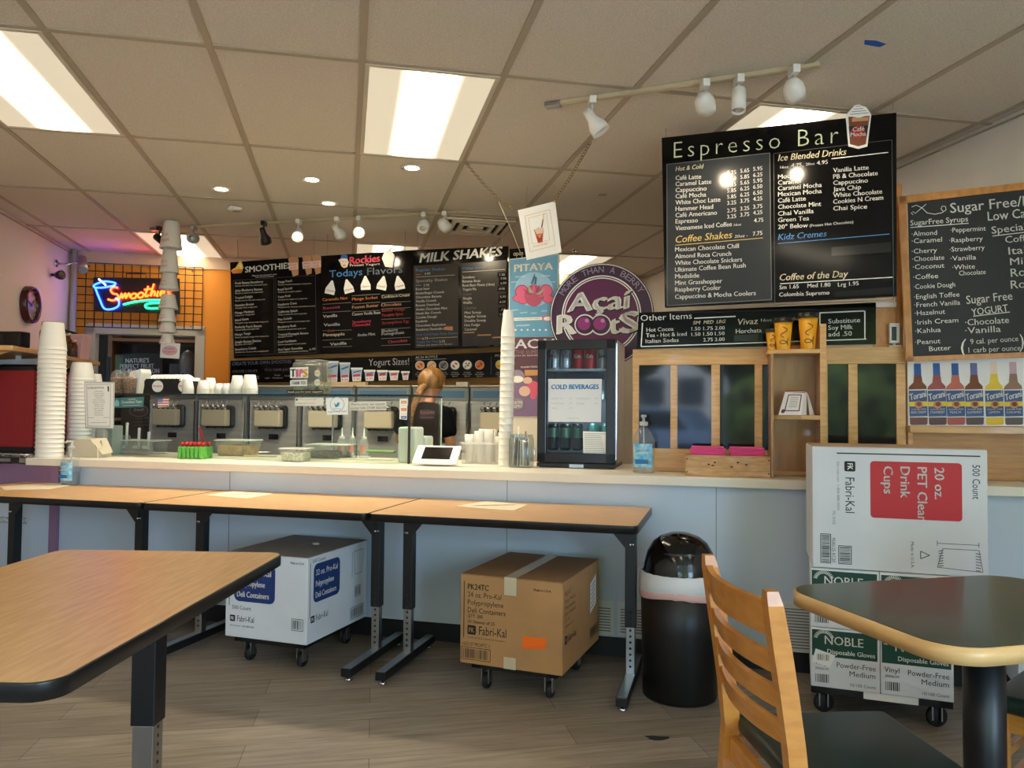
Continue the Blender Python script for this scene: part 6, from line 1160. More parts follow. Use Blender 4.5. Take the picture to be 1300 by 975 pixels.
for x0, x1, yt, b_, w_ in ((231, 246, 482, .44, 'just right of the black caddy'), (240, 256, 480, .62, 'behind, second from the black caddy'), (250, 265, 483, .44, 'third group from the black caddy'), (259, 275, 480, .62, 'behind, fourth from the black caddy'), (271, 284, 487, .44, 'short, fifth from the black caddy'), (281, 294, 487, .44, 'short, sixth from the black caddy'), (292, 310, 477, .46, 'tall, left of the two tall groups'), (307, 327, 476, .46, 'tall, right of the two tall groups')): cupgroup(x0, x1, yt, b_, 'clear upside-down nested cup on the glass shelf, ' + w_, 'nested clear cups ' + w_)
# tip jar
t = thing('tip_jar', 'clear square tip jar labelled TIPS on the glass shelf', 'jar', shelf_at(387, 498, .48), CY); hw = SC(.48, 41) / 2 * 1.0; hj = onb(387, 457, .48).z - sz_
b = B(); b.cap = False
pts = rrect(-hw, hw, 0, .17, .03); n = len(pts); vs = []; cx_, cy_ = 0, .085
for z, k in ((0, .97), (.01, 1), (hj * .80, 1), (hj * .92, .94), (hj * .95, .84), (hj, .84)): vs += [(cx_ + (x - cx_) * k, cy_ + (y - cy_) * k, z) for x, y in pts]
b.raw(vs, [(l * n + i, l * n + (i + 1) % n, (l + 1) * n + (i + 1) % n, (l + 1) * n + i) for l in range(5) for i in range(n)], True); mesh('jar_body', b, GLASS('jar_clear', (222, 226, 218), .1, .04, .12), t)
b = B(); b.box(-hw * .86, hw * .86, .012, .155, .004, hj * .3, .01); mesh('dollar_bills', b, M('bills_green', (176, 182, 154), .9, noise=(26, .5)), t, label='crumpled bills at the bottom')
b = B(); b.prism([(x * .86, .085 + (y - .085) * .86) for x, y in pts], hj - .004, hj + .004); mesh('jar_lid', b, GLASS('lid_clear', (200, 200, 196), .15, .1, .4), t)
a = Art(t, CY, t.location.copy(), y=-.002); a.map(290, 440, 10); ZZ = t.location.z
def loc2(x, y): q = a.q(x, y); return q
def tp(nm, m_, pts, l): a.poly(nm, m_, [loc2(*p) for p in pts], l, True)
def tt(m_, s_, x0, y0, x1, y1, hh, l=2, bo=.02): p, q = loc2(x0, y0), loc2(x1, y1); a.text('lettering', m_, s_, p, q, loc2(x0, y0 - hh)[1] - p[1], bo, 0, l, True)
tp('sign', paper, [(785, 268), (1015, 258), (1012, 395), (785, 400)], 1); tp('sign', paper, [(785, 430), (1000, 420), (998, 500), (785, 502)], 1)
for s_, m_, x0, x1 in (('T', M('tips_green', (30, 90, 80), .5), 795, 850), ('I', M('tips_pink', (220, 120, 150), .5), 866, 888), ('P', M('tips_rose', (216, 130, 160), .5), 905, 945), ('S', M('tips_yellow', (226, 180, 70), .5), 950, 1005)): tt(m_, s_, x0, 385, x1, 383, 95, 2, .06)
tt(ink, 'THANK YOU', 800, 485, 985, 480, 42); a.disc('logo_disc', M('disc_cream', (232, 226, 196), .5), loc2(1130, 338), .021, 1, 1, 20, local=True); a.disc('logo_disc', M('disc_cream', (232, 226, 196), .5), loc2(1128, 456), .021, 1, 1, 20, local=True); tt(tan, 'Rockies', 1095, 345, 1165, 342, 16); tt(tan, 'Rockies', 1095, 462, 1165, 460, 16); a.done()
t = thing('edge_strip', 'narrow black and white printed strip under the tip jar', 'sign', C(-1.8, gb - .003), CY); a = Art(t, CY, C(-1.8, gb - .003)); mesh('strip', quadboard(a, ((364, 495.2), (410, 495), (410, 499.5), (364, 499.8)), .002), black, t); a.text('lettering', white, 'thank you for your support', (365, 498.6), (409, 498.3), 2.4, .02, 0, 1); a.done()
# ================================================================== THINGS BEHIND THE GUARD AND BY THE TILL
def tub(label, x0, x1, yb, b_, hh, dd, mat=None, fill=None, fillh=.6, grp='clear food tubs'):
    p0, p1 = onb(x0, yb, b_), onb(x1, yb, b_); a0, a1 = ab(p0)[0], ab(p1)[0]; t = thing('food_tub', label, 'tub', C((a0 + a1) / 2, b_, CT + .0005), CY, grp); w_ = (a1 - a0) / 2
    o_ = [rrect(-w_ * k, w_ * k, dd / 2 - dd / 2 * k, dd / 2 + dd / 2 * k, .02) for k in (.86, 1.0, 1.07, 1.07)]; n = len(o_[0]); vs = []
    for P_, z in zip(o_, (0, hh - .006, hh - .004, hh)): vs += [(x, y, z) for x, y in P_]
    b = B(); b.raw(vs, [(l * n + i, l * n + (i + 1) % n, (l + 1) * n + (i + 1) % n, (l + 1) * n + i) for l in range(3) for i in range(n)] + [tuple(range(n))[::-1]], False); mesh('tub_body', b, mat or plastic, t)
    b = B(); b.prism([(x * 1.0, y) for x, y in rrect(-w_ * 1.06, w_ * 1.06, -dd * .03, dd * 1.03, .02)], hh, hh + .006); mesh('tub_lid', b, frost, t)
    if fill: b = B(); b.prism(rrect(-w_ * .84, w_ * .84, dd * .09, dd * .91, .015), .004, hh * fillh); mesh('contents', b, fill, t)
    return t
tub('clear tub of pale green candy at the front of the counter', 353, 384, 586, .27, .075, .14, None, M('candy_green', (216, 224, 190), .8, noise=(120, .3)), .75)
tub('long clear lidded tub of grey topping behind the candy tub', 386, 436, 583, .60, .085, .20, None, M('topping_grey', (120, 112, 96), .9, noise=(60, .5)), .55)
tub('clear tub with yellow and brown toppings behind the green pouches', 271, 312, 578, .62, .10, .20, None, M('topping_amber', (206, 166, 90), .9, noise=(20, .6), c2=(150, 110, 80)), .7)
# container with three scoops
p = onb(166, 577, .50); aa, _ = ab(p); t = thing('scoop_tray', 'clear tray with three labelled topping jars and scoop handles', 'tray', C(aa, .52, CT + .0005), CY, None); w_ = SC(.5, 54) / 2
b = B(); b.box(-w_, w_, 0, .18, 0, .004); b.prism([(-w_, 0), (w_ * .8, 0), (w_, .09), (-w_, .09)], 0, .004, 'y'); b.prism([(-w_, 0), (w_ * .8, 0), (w_, .09), (-w_, .09)], .176, .18, 'y'); b.box(-w_, -w_ + .004, .004, .176, 0, .09); mesh('tray_body', b, plastic, t)
b = B(); b.box(-w_ - .006, w_ + .02, -.006, .186, .09, .096); mesh('rim', b, frost, t)
for k, (x_, hz) in enumerate(((-.07, .20), (-.0, .165), (.055, .14))):
    lab = 'topping scoop jar in the clear tray, ' + ('tallest, at the left', 'middle', 'shortest, at the right')[k]; c = thing('topping_jar', lab, 'jar', C(aa + x_ * 1.4 + .0, .57, CT + .005), CY, 'topping jars in the tray'); b = B(); b.cap = False; b.lathe([(0, 0), (.033, 0), (.033, hz * .5), (.02, hz * .62)], 20); mesh('jar_body', b, plastic, c); b = B(); b.cyl((0, 0, .03), (.004, 0, hz), .009, 10); b.ball((.004, 0, hz), .011, 10); mesh('scoop_handle', b, white, c); a = Art(c, CY, y=-.034); a.poly('label', paper, [(-.02, .035), (.02, .035), (.02, .055), (-.02, .055)], 1, True); a.done()
# green fruit pouches with red caps
pg = M('pouch_green', (72, 162, 52), .45, noise=(30, .35), c2=(120, 190, 90)); pr_ = M('cap_red', (196, 36, 40), .4)
for row, (xs0, n, b_) in enumerate(((231, 6, .30), (238, 6, .38))):
    o = None
    for i in range(n):
        x = xs0 + i * 5.3; p = onb(x, 582, b_); aa, _ = ab(p); lab = 'green fruit pouch with red cap, ' + ('front' if row == 0 else 'back') + ' row of the pack, ' + ('first', 'second', 'third', 'fourth', 'fifth', 'sixth')[i] + ' from the left'
        if o is None:
            t = o = thing('fruit_pouch', lab, 'pouch', C(aa, b_, CT + .0005), CY, 'green fruit pouches'); b = B(); b.box(-.012, .012, -.03, .03, 0, .075, .006); mesh('pouch_body', b, pg, t); b = B(); b.cyl((0, 0, .074), (0, 0, .084), .006, 10); b.lathe([(.0105, .084), (.0115, .09), (.010, .102), (0, .104)], 14); mesh('cap', b, pr_, t)
        else: dup(o, C(aa, b_, CT + .0005), CY, lab)
b = B(); b.prism([(-.005, 0), (.004, 0), (-.025, .105), (-.05, .12)], 0, .003, 'y'); b.prism([(.004, 0), (.014, 0), (.0, .05), (-.025, .105)], -.002, 0, 'y'); solo('paper_pennant', b, redp, 'thin red paper pennant sticking up behind the fruit pouches', 'pennant', onb(258.5, 565, .42), CY)
# squeeze bottles
for x, lab in ((434, 'clear squeeze bottle with pink label behind the glass, left of three'), (447.5, 'clear squeeze bottle with pink label behind the glass, middle of three'), (462, 'clear squeeze bottle with pink label behind the glass, right of three')):
    p = onb(x, 571, .72); t = thing('squeeze_bottle', lab, 'bottle', C(ab(p)[0], .72, CT + .0005), CY, 'squeeze bottles'); b = B(); b.cap = False; b.lathe([(0, 0), (.028, 0), (.03, .01), (.03, .105), (.022, .125), (.012, .13)], 20); mesh('bottle_body', b, plastic, t); b = B(); b.lathe([(.017, .126), (.018, .14), (.006, .145), (.002, .20), (0, .20)], 14); mesh('nozzle', b, frost, t)
    b = B(); n = 8; vs = []
    for i in range(n + 1):
        an = R_(-90 - 40 + 80 * i / n)
        for z in (.04, .085): vs.append((.0306 * math.cos(an), .0306 * math.sin(an), z))
    b.raw(vs, [(2 * i, 2 * i + 2, 2 * i + 3, 2 * i + 1) for i in range(n)], True); mesh('label', b, M('label_salmon', (224, 150, 136), .5), t)
# flat utensil sleeves and small packs lying behind the glass
for k, (x, y, l_, m_, lab) in enumerate(((478, 575, .30, M('pack_green', (140, 190, 110), .5), 'flat green and white pack lying behind the squeeze bottles'), (440, 580, .34, white, 'white flat wrapped sleeve lying on the counter behind the glass'), (465, 584, .36, M('sleeve_cream', (222, 212, 190), .6), 'cream flat sleeve lying nearest the white dispenser'), (330, 580, .22, M('sleeve_tan', (196, 180, 150), .6), 'tan flat paper sleeve lying between the tubs'))):
    p = onz(x, y, CT); aa, bb = ab(p); b = B(); b.box(-l_ / 2, l_ / 2, -.02, .02, 0, .02 if k == 0 else .008, .004); solo('wrapped_sleeve', b, m_, lab, 'sleeve', C(aa, bb, CT + .0005), CY + R_(4 * k - 4), 'sleeves behind the glass')
for i, (x, y) in enumerate(((160, 582), (205, 578), (325, 574), (290, 583))):
    p = onz(x, y, CT); b = B(); b.box(-.09, .09, -.05, .05, 0, .0012); solo('paper_slip', b, paper, 'white paper slip on the counter behind the glass, ' + ('by the menu stand', 'under the first machine', 'beside the topping tub', 'in front of the topping tub')[i], 'paper', p + Vector((0, 0, .0004)), CY + R_(10 * i - 12), 'paper slips on the counter')
mint = M('dispenser_mint', (206, 220, 208), .35)
p = onb(515, 588, .43); b = B(); b.box(-.058, .062, 0, .13, 0, .215, .014, 3); solo('napkin_dispenser', b, mint, 'taller pale mint dispenser standing at the end of the glass guard', 'dispenser', C(ab(p)[0], .44, CT + .0005), CY, 'pale mint dispensers')
p = onb(536, 583, .62); b = B(); b.box(-.05, .05, 0, .12, 0, .155, .014, 3); solo('napkin_dispenser', b, mint, 'shorter pale mint dispenser behind the tablet stand', 'dispenser', C(ab(p)[0] - .02, .62, CT + .0005), CY, 'pale mint dispensers')
# payment tablet
p = onz(562, 590, CT); aa, bb = ab(p); t = thing('payment_tablet', 'white tilted payment tablet on the counter', 'tablet', C(aa, .26, CT + .0005), CY + R_(2)); b = B(); b.prism([(-.085, 0), (.075, 0), (.085, .02), (.04, .05), (-.05, .05), (-.095, .02)], .03, .12, 'y', .006); mesh('base', b, white, t)
mt = Matrix.Translation((0, .02, .052)) @ Matrix.Rotation(R_(42), 4, 'X'); b = B(); b.box(-.135, .13, -.06, .085, -.008, .008, .007, 3, mt); mesh('body', b, white, t); b = B(); b.box(-.085, .085, -.028, .068, .008, .0088, 0, 2, mt); mesh('screen', b, blackg, t)
b = B()
for k in range(7): b.box(-.09 + k * .022, -.082 + k * .022, -.046, -.043, .008, .0087, 0, 2, mt)
mesh('small_print', b, grey, t); pts = [C(aa + .14, .25, CT + .004), C(aa + .22, .22, CT + .004), C(aa + .32, .30, CT + .005), C(aa + .40, .33, CT + .004), C(aa + .45, .50, CT + .004)]; b = B(); b.tube([pts[0].lerp(pts[1], .5 * k) for k in range(2)] + pts[1:], .003, 8); solo('cable', b, white, 'white cable trailing from the tablet across the counter', 'cable')
# bin of straws and cups
p0, p1 = onb(590, 588, .50), onb(632, 588, .50); a0, a1 = ab(p0)[0], ab(p1)[0]; t = thing('cup_bin', 'clear bin of upright white portion cups behind the tablet', 'bin', C((a0 + a1) / 2, .50, CT + .0005), CY); w_ = (a1 - a0) / 2 + .02; b = B(); b.box(-w_, w_, 0, .004, 0, .125); b.box(-w_, w_, .20, .204, 0, .125); b.box(-w_, -w_ + .004, .004, .2, 0, .125); b.box(w_ - .004, w_, .004, .2, 0, .125); b.box(-w_ + .004, w_ - .004, .004, .2, 0, .004); mesh('bin_wall', b, plastic, t); b = B(); b.box(-w_ - .008, w_ + .008, -.008, -.001, .118, .13); mesh('rim', b, frost, t)
for i in range(8):
    x_ = -w_ + .03 + (i % 4) * (2 * w_ - .06) / 3; y_ = .055 + .09 * (i // 4); hh = (.17, .19, .20, .16, .13, .20, .20, .18)[i]; b = B(); b.lathe([(.02, 0), (.027, hh * .6), (.029, hh), (.026, hh), (.018, .01)], 18); solo('portion_cup_stack', b, frost, 'tall white portion cup stack in the clear bin, ' + ('front' if i < 4 else 'back') + ' row, ' + ('first', 'second', 'third', 'fourth')[i % 4] + ' from the tablet', 'cups', C((a0 + a1) / 2 + x_, .50 + y_, CT + .005), CY, 'portion cups in the bin')
p0 = onb(622, 584, .72); b = B(); b.lathe([(.03, 0), (.034, .01), (.036, .15), (.02, .16), (0, .16)], 20); solo('amber_cup', b, M('cup_amber', (206, 176, 128), .4), 'tan translucent cup standing between the bin and the cup tower', 'cup', C(ab(p0)[0], .74, CT + .0005), CY)
# jar of utensils
p = onb(664, 591, .40); aa, _ = ab(p); t = thing('glass_jar', 'square clear jar full of spoons and straws left of the fridge', 'jar', C(aa, .36, CT + .0005), CY); b = B(); b.cap = False; pts = rrect(-.062, .062, -.062, .062, .02); n = len(pts); vs = []
for z, k in ((0, .95), (.01, 1), (.155, 1), (.165, .93), (.172, .9), (.185, .9)): vs += [(x * k, y * k, z) for x, y in pts]
b.raw(vs, [(l * n + i, l * n + (i + 1) % n, (l + 1) * n + (i + 1) % n, (l + 1) * n + i) for l in range(5) for i in range(n)] + [tuple(range(n))[::-1]], True); mesh('jar_body', b, GLASS('jar_glass', (226, 234, 232), .12, .03, .04), t)
b = B(); b.tube([(.063, 0, .12), (.074, 0, .10), (.074, 0, .06), (.063, 0, .05)], .005, 8); mesh('jar_clip', b, chrome, t)
ut = (chrome, white, M('straw_black', (30, 30, 30), .4), M('straw_brown', (110, 70, 50), .4))
for i in range(16):
    x_, y_ = -.04 + .08 * ((i * 7) % 16) / 15, -.04 + .08 * ((i * 5) % 16) / 15; hz = rnd.uniform(.14, .17) + (.06 if i in (5, 11) else 0); nm = ('spoon', 'white_straw', 'black_straw', 'brown_straw')[i % 4]; b = B(); b.cyl((x_, y_, .006), (x_ * .8, y_ * .8, hz), .0045, 8)
    if i % 4 == 0: b.ball((x_ * .8, y_ * .8, hz), .013, 10, (1, .4, 1.4))
    solo(nm, b, ut[i % 4], {'spoon': 'metal spoon standing in the square glass jar', 'white_straw': 'white straw standing in the square glass jar', 'black_straw': 'black straw standing in the square glass jar', 'brown_straw': 'brown straw standing in the square glass jar'}[nm], nm.split('_')[-1], C(aa, .36, CT + .004), CY, nm.replace('_', ' ') + 's in the jar')

# ================================================================== YOGURT MACHINES
mz = 1.448; hdr = M('machine_header', (150, 158, 162), .35, .6); beige = M('head_beige', (214, 206, 178), .4); bl = M('decal_blue', (84, 124, 160), .4)
def machine(label, a_, first=None):
    if first: return dup(first, C(a_, 2.0, 0), CY, label)
    t = thing('yogurt_machine', label, 'machine', C(a_, 2.0, 0), CY, 'frozen yogurt machines'); b = B(); b.box(-.235, .235, .012, .60, .10, mz - .014, .006); b.box(-.235, .235, 0, .012, .10, mz - .13, .002); mesh('machine_body', b, steel, t)
    b = B(); b.box(-.238, .238, -.012, .60, mz - .014, mz, .003); mesh('top_cover', b, M('top_beige', (206, 196, 176), .4), t)
    b = B(); b.box(-.23, .23, -.004, .012, mz - .125, mz - .018, .002); h_ = mesh('header_panel', b, hdr, t); b = B(); b.box(-.21, .21, -.006, -.004, mz - .10, mz - .045); mesh('decal', b, bl, h_)
    b = B(); b.box(-.234, -.222, -.006, 0, .12, mz - .14); b.box(.222, .234, -.006, 0, .12, mz - .14); mesh('edge_trim', b, chrome, t)
    b = B(); b.box(-.135, .15, -.05, -.002, 1.075, 1.275, .03, 3); mesh('gasket', b, black, t)
    b = B(); b.box(-.12, .125, -.115, -.05, 1.095, 1.235, .012, 3); hd = mesh('dispensing_head', b, beige, t)
    for k in range(5):
        x_ = -.10 + k * .05; b = B(); b.cyl((x_, -.09, 1.235), (x_, -.09, 1.255), .012, 10); b.ball((x_, -.115, 1.262), .019, 12); b.tube([(x_, -.10, 1.26), (x_, -.06, 1.30), (x_, -.04, 1.31)], .005, 6); mesh('draw_handle', b, chrome, hd)
    for k in range(3): b = B(); b.cyl((-.075 + k * .075, -.085, 1.095), (-.075 + k * .075, -.085, 1.075), .016, 12, .012); mesh('spout', b, black, hd)
    b = B(); b.box(-.04, .05, -.005, .0, .985, 1.03, .002); mesh('control_display', b, blackg, t); b = B(); b.box(-.2, .2, -.12, -.002, .80, .825, .004); mesh('drip_tray', b, steel, t)
    b = B()
    for x_ in (-.2, .2):
        for y_ in (.06, .54): b.cyl((x_, y_, 0), (x_, y_, .10), .025, 12)
    mesh('foot', b, black, t); return t
MA = (-3.62, -3.125, -2.615, -2.11, -1.61, -1.115, -.625); ordn = ('first from the left, behind the flag sticker', 'second from the left, with a blue mark', 'third from the left, behind the cups', 'fourth from the left, behind the bird sticker', 'fifth from the left, behind the handwritten note', 'sixth from the left, partly behind the person', 'last at the right, beside the cup tower'); m0 = None
for a_, w_ in zip(MA, ordn):
    lab = 'stainless frozen yogurt machine, ' + w_; m = machine(lab, a_, m0); m0 = m0 or m
# oddments on top of the machines
for x, lab, m_, w_ in ((430, 'tan lid tray lying on the machine tops below the yogurt sizes', M('tray_tan', (206, 176, 130), .6), .5), (587, 'small white box on the machine tops right of the person', M('box_offwhite', (206, 200, 184), .6), .10)):
    p = onb(x, 485, 2.04); b = B(); b.box(-w_ / 2, w_ / 2, 0, .05, 0, .028, .003); solo('flat_box', b, m_, lab, 'box', C(ab(p)[0], 2.03, mz + .0005), CY)
# dark fridge front with chalk drawing left of the machines
dp = C(-4.02, 1.98); t = thing('dark_cabinet', 'dark upright cabinet with a printed round mark left of the yogurt machines', 'cabinet', dp, CY); b = B(); b.box(-.12, .12, 0, .4, 0, 1.37, .004); mesh('cabinet_body', b, M('cabinet_dark', (42, 42, 40), .35), t); a = Art(t, CY, dp); a.map(120, 440, 4.643)
a.disc('lettering', grey, (262, 378), 58, 1, .62, 28); a.disc('lettering', M('cabinet_dark', (42, 42, 40), .35), (262, 378), 52, 2, .6, 28); a.text('lettering', lgrey, 'fresh', (232, 382), (292, 378), 18, 0, .2, 3)
for k in range(3): a.text('lettering', grey, ('creamy goodness', 'since the start', 'swirled by hand')[k], (238, 428 + k * 20), (318, 425 + k * 20), 8, 0, 0, 1)
a.done()

# ================================================================== PERSON BEHIND THE COUNTER
skin = M('skin', (206, 150, 118), .5); hairm = M('hair_blond', (140, 98, 40), .5, noise=(40, .35), c2=(88, 58, 22), stretch=(1, 1, .25)); shirt = M('shirt_black', (8, 8, 10), .9, spec=.1); pants = M('pants_dark', (30, 32, 40), .8)
def skinned(name, verts, edges, mat, parent, root=0, sub=2):
    me = bpy.data.meshes.new(name); me.from_pydata([q[:3] for q in verts], edges, []); o = bpy.data.objects.new(name, me); COL.objects.link(o); o.parent = parent; me.materials.append(mat)
    m = o.modifiers.new('skin', 'SKIN'); m.use_smooth_shade = True; m.branch_smoothing = .3
    if not me.skin_vertices: me.skin_vertices.new() if hasattr(me.skin_vertices, 'new') else None
    if not me.skin_vertices:
        bpy.context.view_layer.objects.active = o; bpy.ops.mesh.customdata_skin_add()
    for i, q in enumerate(verts):
        s_ = me.skin_vertices[0].data[i]; r = q[3]; s_.radius = r if isinstance(r, tuple) else (r, r); s_.use_root = (i == root)
    sb = o.modifiers.new('sub', 'SUBSURF'); sb.levels = sub; sb.render_levels = sub; return o
t = person = thing('person', 'person with a blond braid in a black t-shirt, back turned, behind the counter', 'person', C(-.935, 1.16, 0), CY - R_(8))
V = []; E_ = []
def add(p, r, link=None):
    V.append((*p, r)); i = len(V) - 1
    if link is not None: E_.append((link, i))
    return i
pel = add((0, 0, .82), (.135, .10)); wa = add((0, .01, .98), (.10, .07), pel); ch = add((0, .03, 1.14), (.115, .08), wa); up = add((0, .035, 1.23), (.08, .055), ch); nk = add((.0, .055, 1.305), .05, up); n2 = add((.005, .085, 1.35), .045, nk)
hd0 = add((.01, .105, 1.395), (.062, .075), n2); hd1 = add((.012, .11, 1.45), (.074, .088), hd0); hd2 = add((.012, .10, 1.50), (.058, .068), hd1)
nose = add((.035, .20, 1.415), .012, hd0)
fingers = []
for s in (-1, 1):
    sh = add((s * .145, .03, 1.215), .042, up); 
    el, wr, hx = ((s * .20, .03, 1.00), (s * .155, .22, .965), (s * .13, .30, .965)) if s > 0 else ((s * .225, .06, 1.02), (s * .16, .25, 1.05), (s * .13, .33, 1.06))
    m_ = add(tuple((Vector((s * .150, .03, 1.225)) + Vector(el)) / 2 + Vector((s * .008, 0, 0))), .043, sh); e = add(el, .035, m_); f_ = add(tuple((Vector(el) + Vector(wr)) / 2), .032, e); w_ = add(wr, .022, f_); pm = add(hx, (.030, .014), w_)
    d = (Vector(hx) - Vector(wr)).normalized(); sd = d.cross(Vector((0, 0, 1))).normalized()
    for k, L in enumerate((.060, .070, .066, .050)):
        b0 = Vector(hx) + sd * (-.026 + .0175 * k) + d * .022; i0 = add(tuple(b0), .0085, pm); i1 = add(tuple(b0 + d * L * .5 - Vector((0, 0, .008))), .008, i0); i2 = add(tuple(b0 + d * L * .85 - Vector((0, 0, .028))), .007, i1)
    tb = Vector(wr) + d * .03 + sd * (-s * -.026); i0 = add(tuple(tb), .010, pm); i1 = add(tuple(tb + d * .025 + sd * (s * .016) - Vector((0, 0, .006))), .009, i0); add(tuple(tb + d * .050 + sd * (s * .018) - Vector((0, 0, .014))), .008, i1)
    hp_ = add((s * .085, .0, .78), (.088, .09), pel); kn = add((s * .09, .02, .44), .055, hp_); cf = add((s * .09, -.01, .28), .048, kn); an = add((s * .09, -.005, .08), .034, cf); ft = add((s * .095, .07, .035), (.035, .028), an); add((s * .10, .14, .028), (.03, .02), ft)
skinned('body', V, E_, skin, person)
# clothing
V2 = [(0, 0, .80, (.150, .118)), (0, .01, .98, (.138, .105)), (0, .03, 1.13, (.155, .118)), (0, .035, 1.235, (.135, .098)), (0, .05, 1.305, .068)] ; E2 = [(0, 1), (1, 2), (2, 3), (3, 4)]
for s in (-1, 1):
    el = Vector((s * .20, .03, 1.00)) if s > 0 else Vector((s * .225, .06, 1.02)); sh = Vector((s * .155, .03, 1.225)); n = len(V2); V2 += [(*sh, .072), (*sh.lerp(el, .45), .068), (*sh.lerp(el, .78), .066)]; E2 += [(3, n), (n, n + 1), (n + 1, n + 2)]
skinned('t_shirt', V2, E2, shirt, person)
V3 = [(0, 0, .84, (.145, .112))]; E3 = []
for s in (-1, 1): n = len(V3); V3 += [(s * .085, 0, .76, (.102, .102)), (s * .09, .02, .44, .072), (s * .09, -.01, .26, .066), (s * .09, -.005, .10, .062)]; E3 += [(0, n), (n, n + 1), (n + 1, n + 2), (n + 2, n + 3)]
skinned('trousers', V3, E3, pants, person)
for s in (-1, 1): b = B(); b.ball((s * .095, .06, .04), .05, 14, (.9, 2.1, .8)); mesh('shoe', b, black, person)
# hair: cap of combed hair with the neck left free, then a plait over the left side of the back
b = B(); n = 28; vs = []; fs = []; rows = 14
hc = Vector((.012, .098, 1.452))
for j in range(rows + 1):
    th = math.pi * (.02 + .66 * j / rows)
    for i in range(n):
        ph = 2 * math.pi * i / n; face = max(0, math.sin(ph)); cut = 1 - .42 * face * (j / rows); r = Vector((.096, .112, .100)) * (1 + .012 * math.sin(ph * 14 + j * .6)); thx = th * cut
        vs.append(tuple(hc + Vector((r.x * math.sin(thx) * math.cos(ph), r.y * math.sin(thx) * math.sin(ph), r.z * math.cos(thx)))))
fs = [(j * n + i, j * n + (i + 1) % n, (j + 1) * n + (i + 1) % n, (j + 1) * n + i) for j in range(rows) for i in range(n)] + [tuple(range(n))[::-1]]
b.raw(vs, fs, True); hr = mesh('hair', b, hairm, person)
b = B(); pth = [Vector((-.0, .01, 1.42)), Vector((-.02, -.01, 1.38)), Vector((-.03, -.035, 1.33)), Vector((-.035, -.075, 1.27)), Vector((-.04, -.10, 1.20)), Vector((-.04, -.105, 1.13))]
for k in range(17):
    s_ = k / 16 * (len(pth) - 1.001); i = int(s_); c = pth[i].lerp(pth[i + 1], s_ - i); r = .030 * (1 - .45 * k / 16)
    for sd in (-1, 1): b.ball(tuple(c + Vector((sd * r * .42, -.002 * sd, sd * .006))), r * .86, 12, (.9, .8, 1.0))
mesh('braid', b, hairm, hr)
b = B(); b.lathe([(.014, 0), (.016, .01), (.014, .02)], 12, (-.04, -.105, 1.10)); b.lathe([(.012, -.06), (.016, -.02), (.012, .0)], 12, (-.04, -.105, 1.10)); mesh('hair_tie', b, hairm, hr)
b = B()
for s in (-1, 1): b.ball((.012 + s * .088, .105, 1.43), .022, 10, (.4, .7, 1.2))
mesh('ear', b, skin, person)
b = B(); b.ball((-.02, .187, 1.445), .010, 10); b.ball((.05, .187, 1.445), .010, 10); mesh('eye', b, M('eye_dark', (40, 30, 24), .2), person)
b = B(); b.ball((.02, .182, 1.378), .016, 10, (1.4, .4, .4)); mesh('mouth', b, M('lips', (176, 90, 84), .5), person)

# ================================================================== FAR LEFT CORNER: NEON SIGN, WIRE GRID, CLOCK, WALL SHELF
wb = G(0, TB - .03)                                               # a plane just in front of the far wall
def gw(x, y, d=0): p = onv(x, y, wb - h * d, GY); return (p - wb + h * d)
t = thing('wire_grid_panel', 'black wire grid panel on the orange wall behind the neon sign', 'grid panel', wb, GY); a = Art(t, GY, wb)
(x0, zt_), (x1, zb_) = a.q(98, 333), a.q(256, 419); x0 = max(x0, SL + .01); nx, nz = 14, 8
b = B()
for i in range(nx + 1): x_ = x0 + (x1 - x0) * i / nx; b.cyl((x_, 0, zb_), (x_, 0, zt_), .0042, 6)
for i in range(nz + 1): z_ = zb_ + (zt_ - zb_) * i / nz; b.cyl((x0, -.004, z_), (x1, -.004, z_), .0042, 6)
mesh('wire_mesh', b, blackm, t)
b = B()
for x_ in (x0 + .1, x1 - .1):
    for z_ in (zb_ + .03, zt_ - .03): b.cyl((x_, 0, z_), (x_, .028, z_), .006, 8)
mesh('wall_clip', b, blackm, t)
ns = wb - h * .10; t = thing('neon_sign', 'glowing neon sign reading Smoothies with a blue cup and green swoosh', 'neon sign', ns, GY); a = Art(t, GY, ns)
mesh('backing_panel', quadboard(a, ((118.5, 352), (228, 353.5), (228.5, 399), (119, 394)), .012), M('neon_backing', (16, 14, 18), .3), t)
b = B(); (xa, za), (xb, zb2) = a.q(160, 354), a.q(185, 354); b.tube([(xa, .02, za - .02), (xa, .0, za + .05), (xb, .0, zb2 + .05), (xb, .02, zb2 - .02)], .006, 8); b.box(xa - .02, xb + .02, .012, .095, za - .06, za - .02); mesh('hanger', b, blackm, t)
a.map(0, 250, 4.431)
def neon(nm, col, em, strokes, r=.0085):
    m_ = M(nm + '_glow', col, .4, emit=em)
    for st in strokes:
        P3 = [Vector((a.q(*p)[0], -.03, a.q(*p)[1])) for p in st]; Q = []
        for i in range(len(P3) - 1):
            p0, p1, p2, p3 = P3[max(i - 1, 0)], P3[i], P3[i + 1], P3[min(i + 2, len(P3) - 1)]
            for k in range(5):
                s_ = k / 5; Q.append(.5 * ((2 * p1) + (p2 - p0) * s_ + (2 * p0 - 5 * p1 + 4 * p2 - p3) * s_ ** 2 + (3 * p1 - 3 * p2 + p3 - p0) * s_ ** 3))
        Q.append(P3[-1]); b = B(); b.tube(Q, r, 8); mesh(nm, b, m_, t)
neon('blue_tube', (24, 60, 255), 14, [[(535, 498), (590, 478), (650, 486), (645, 500), (590, 512), (540, 512), (532, 500)], [(540, 512), (565, 575), (590, 628), (630, 634), (668, 618), (674, 590), (655, 570)]])
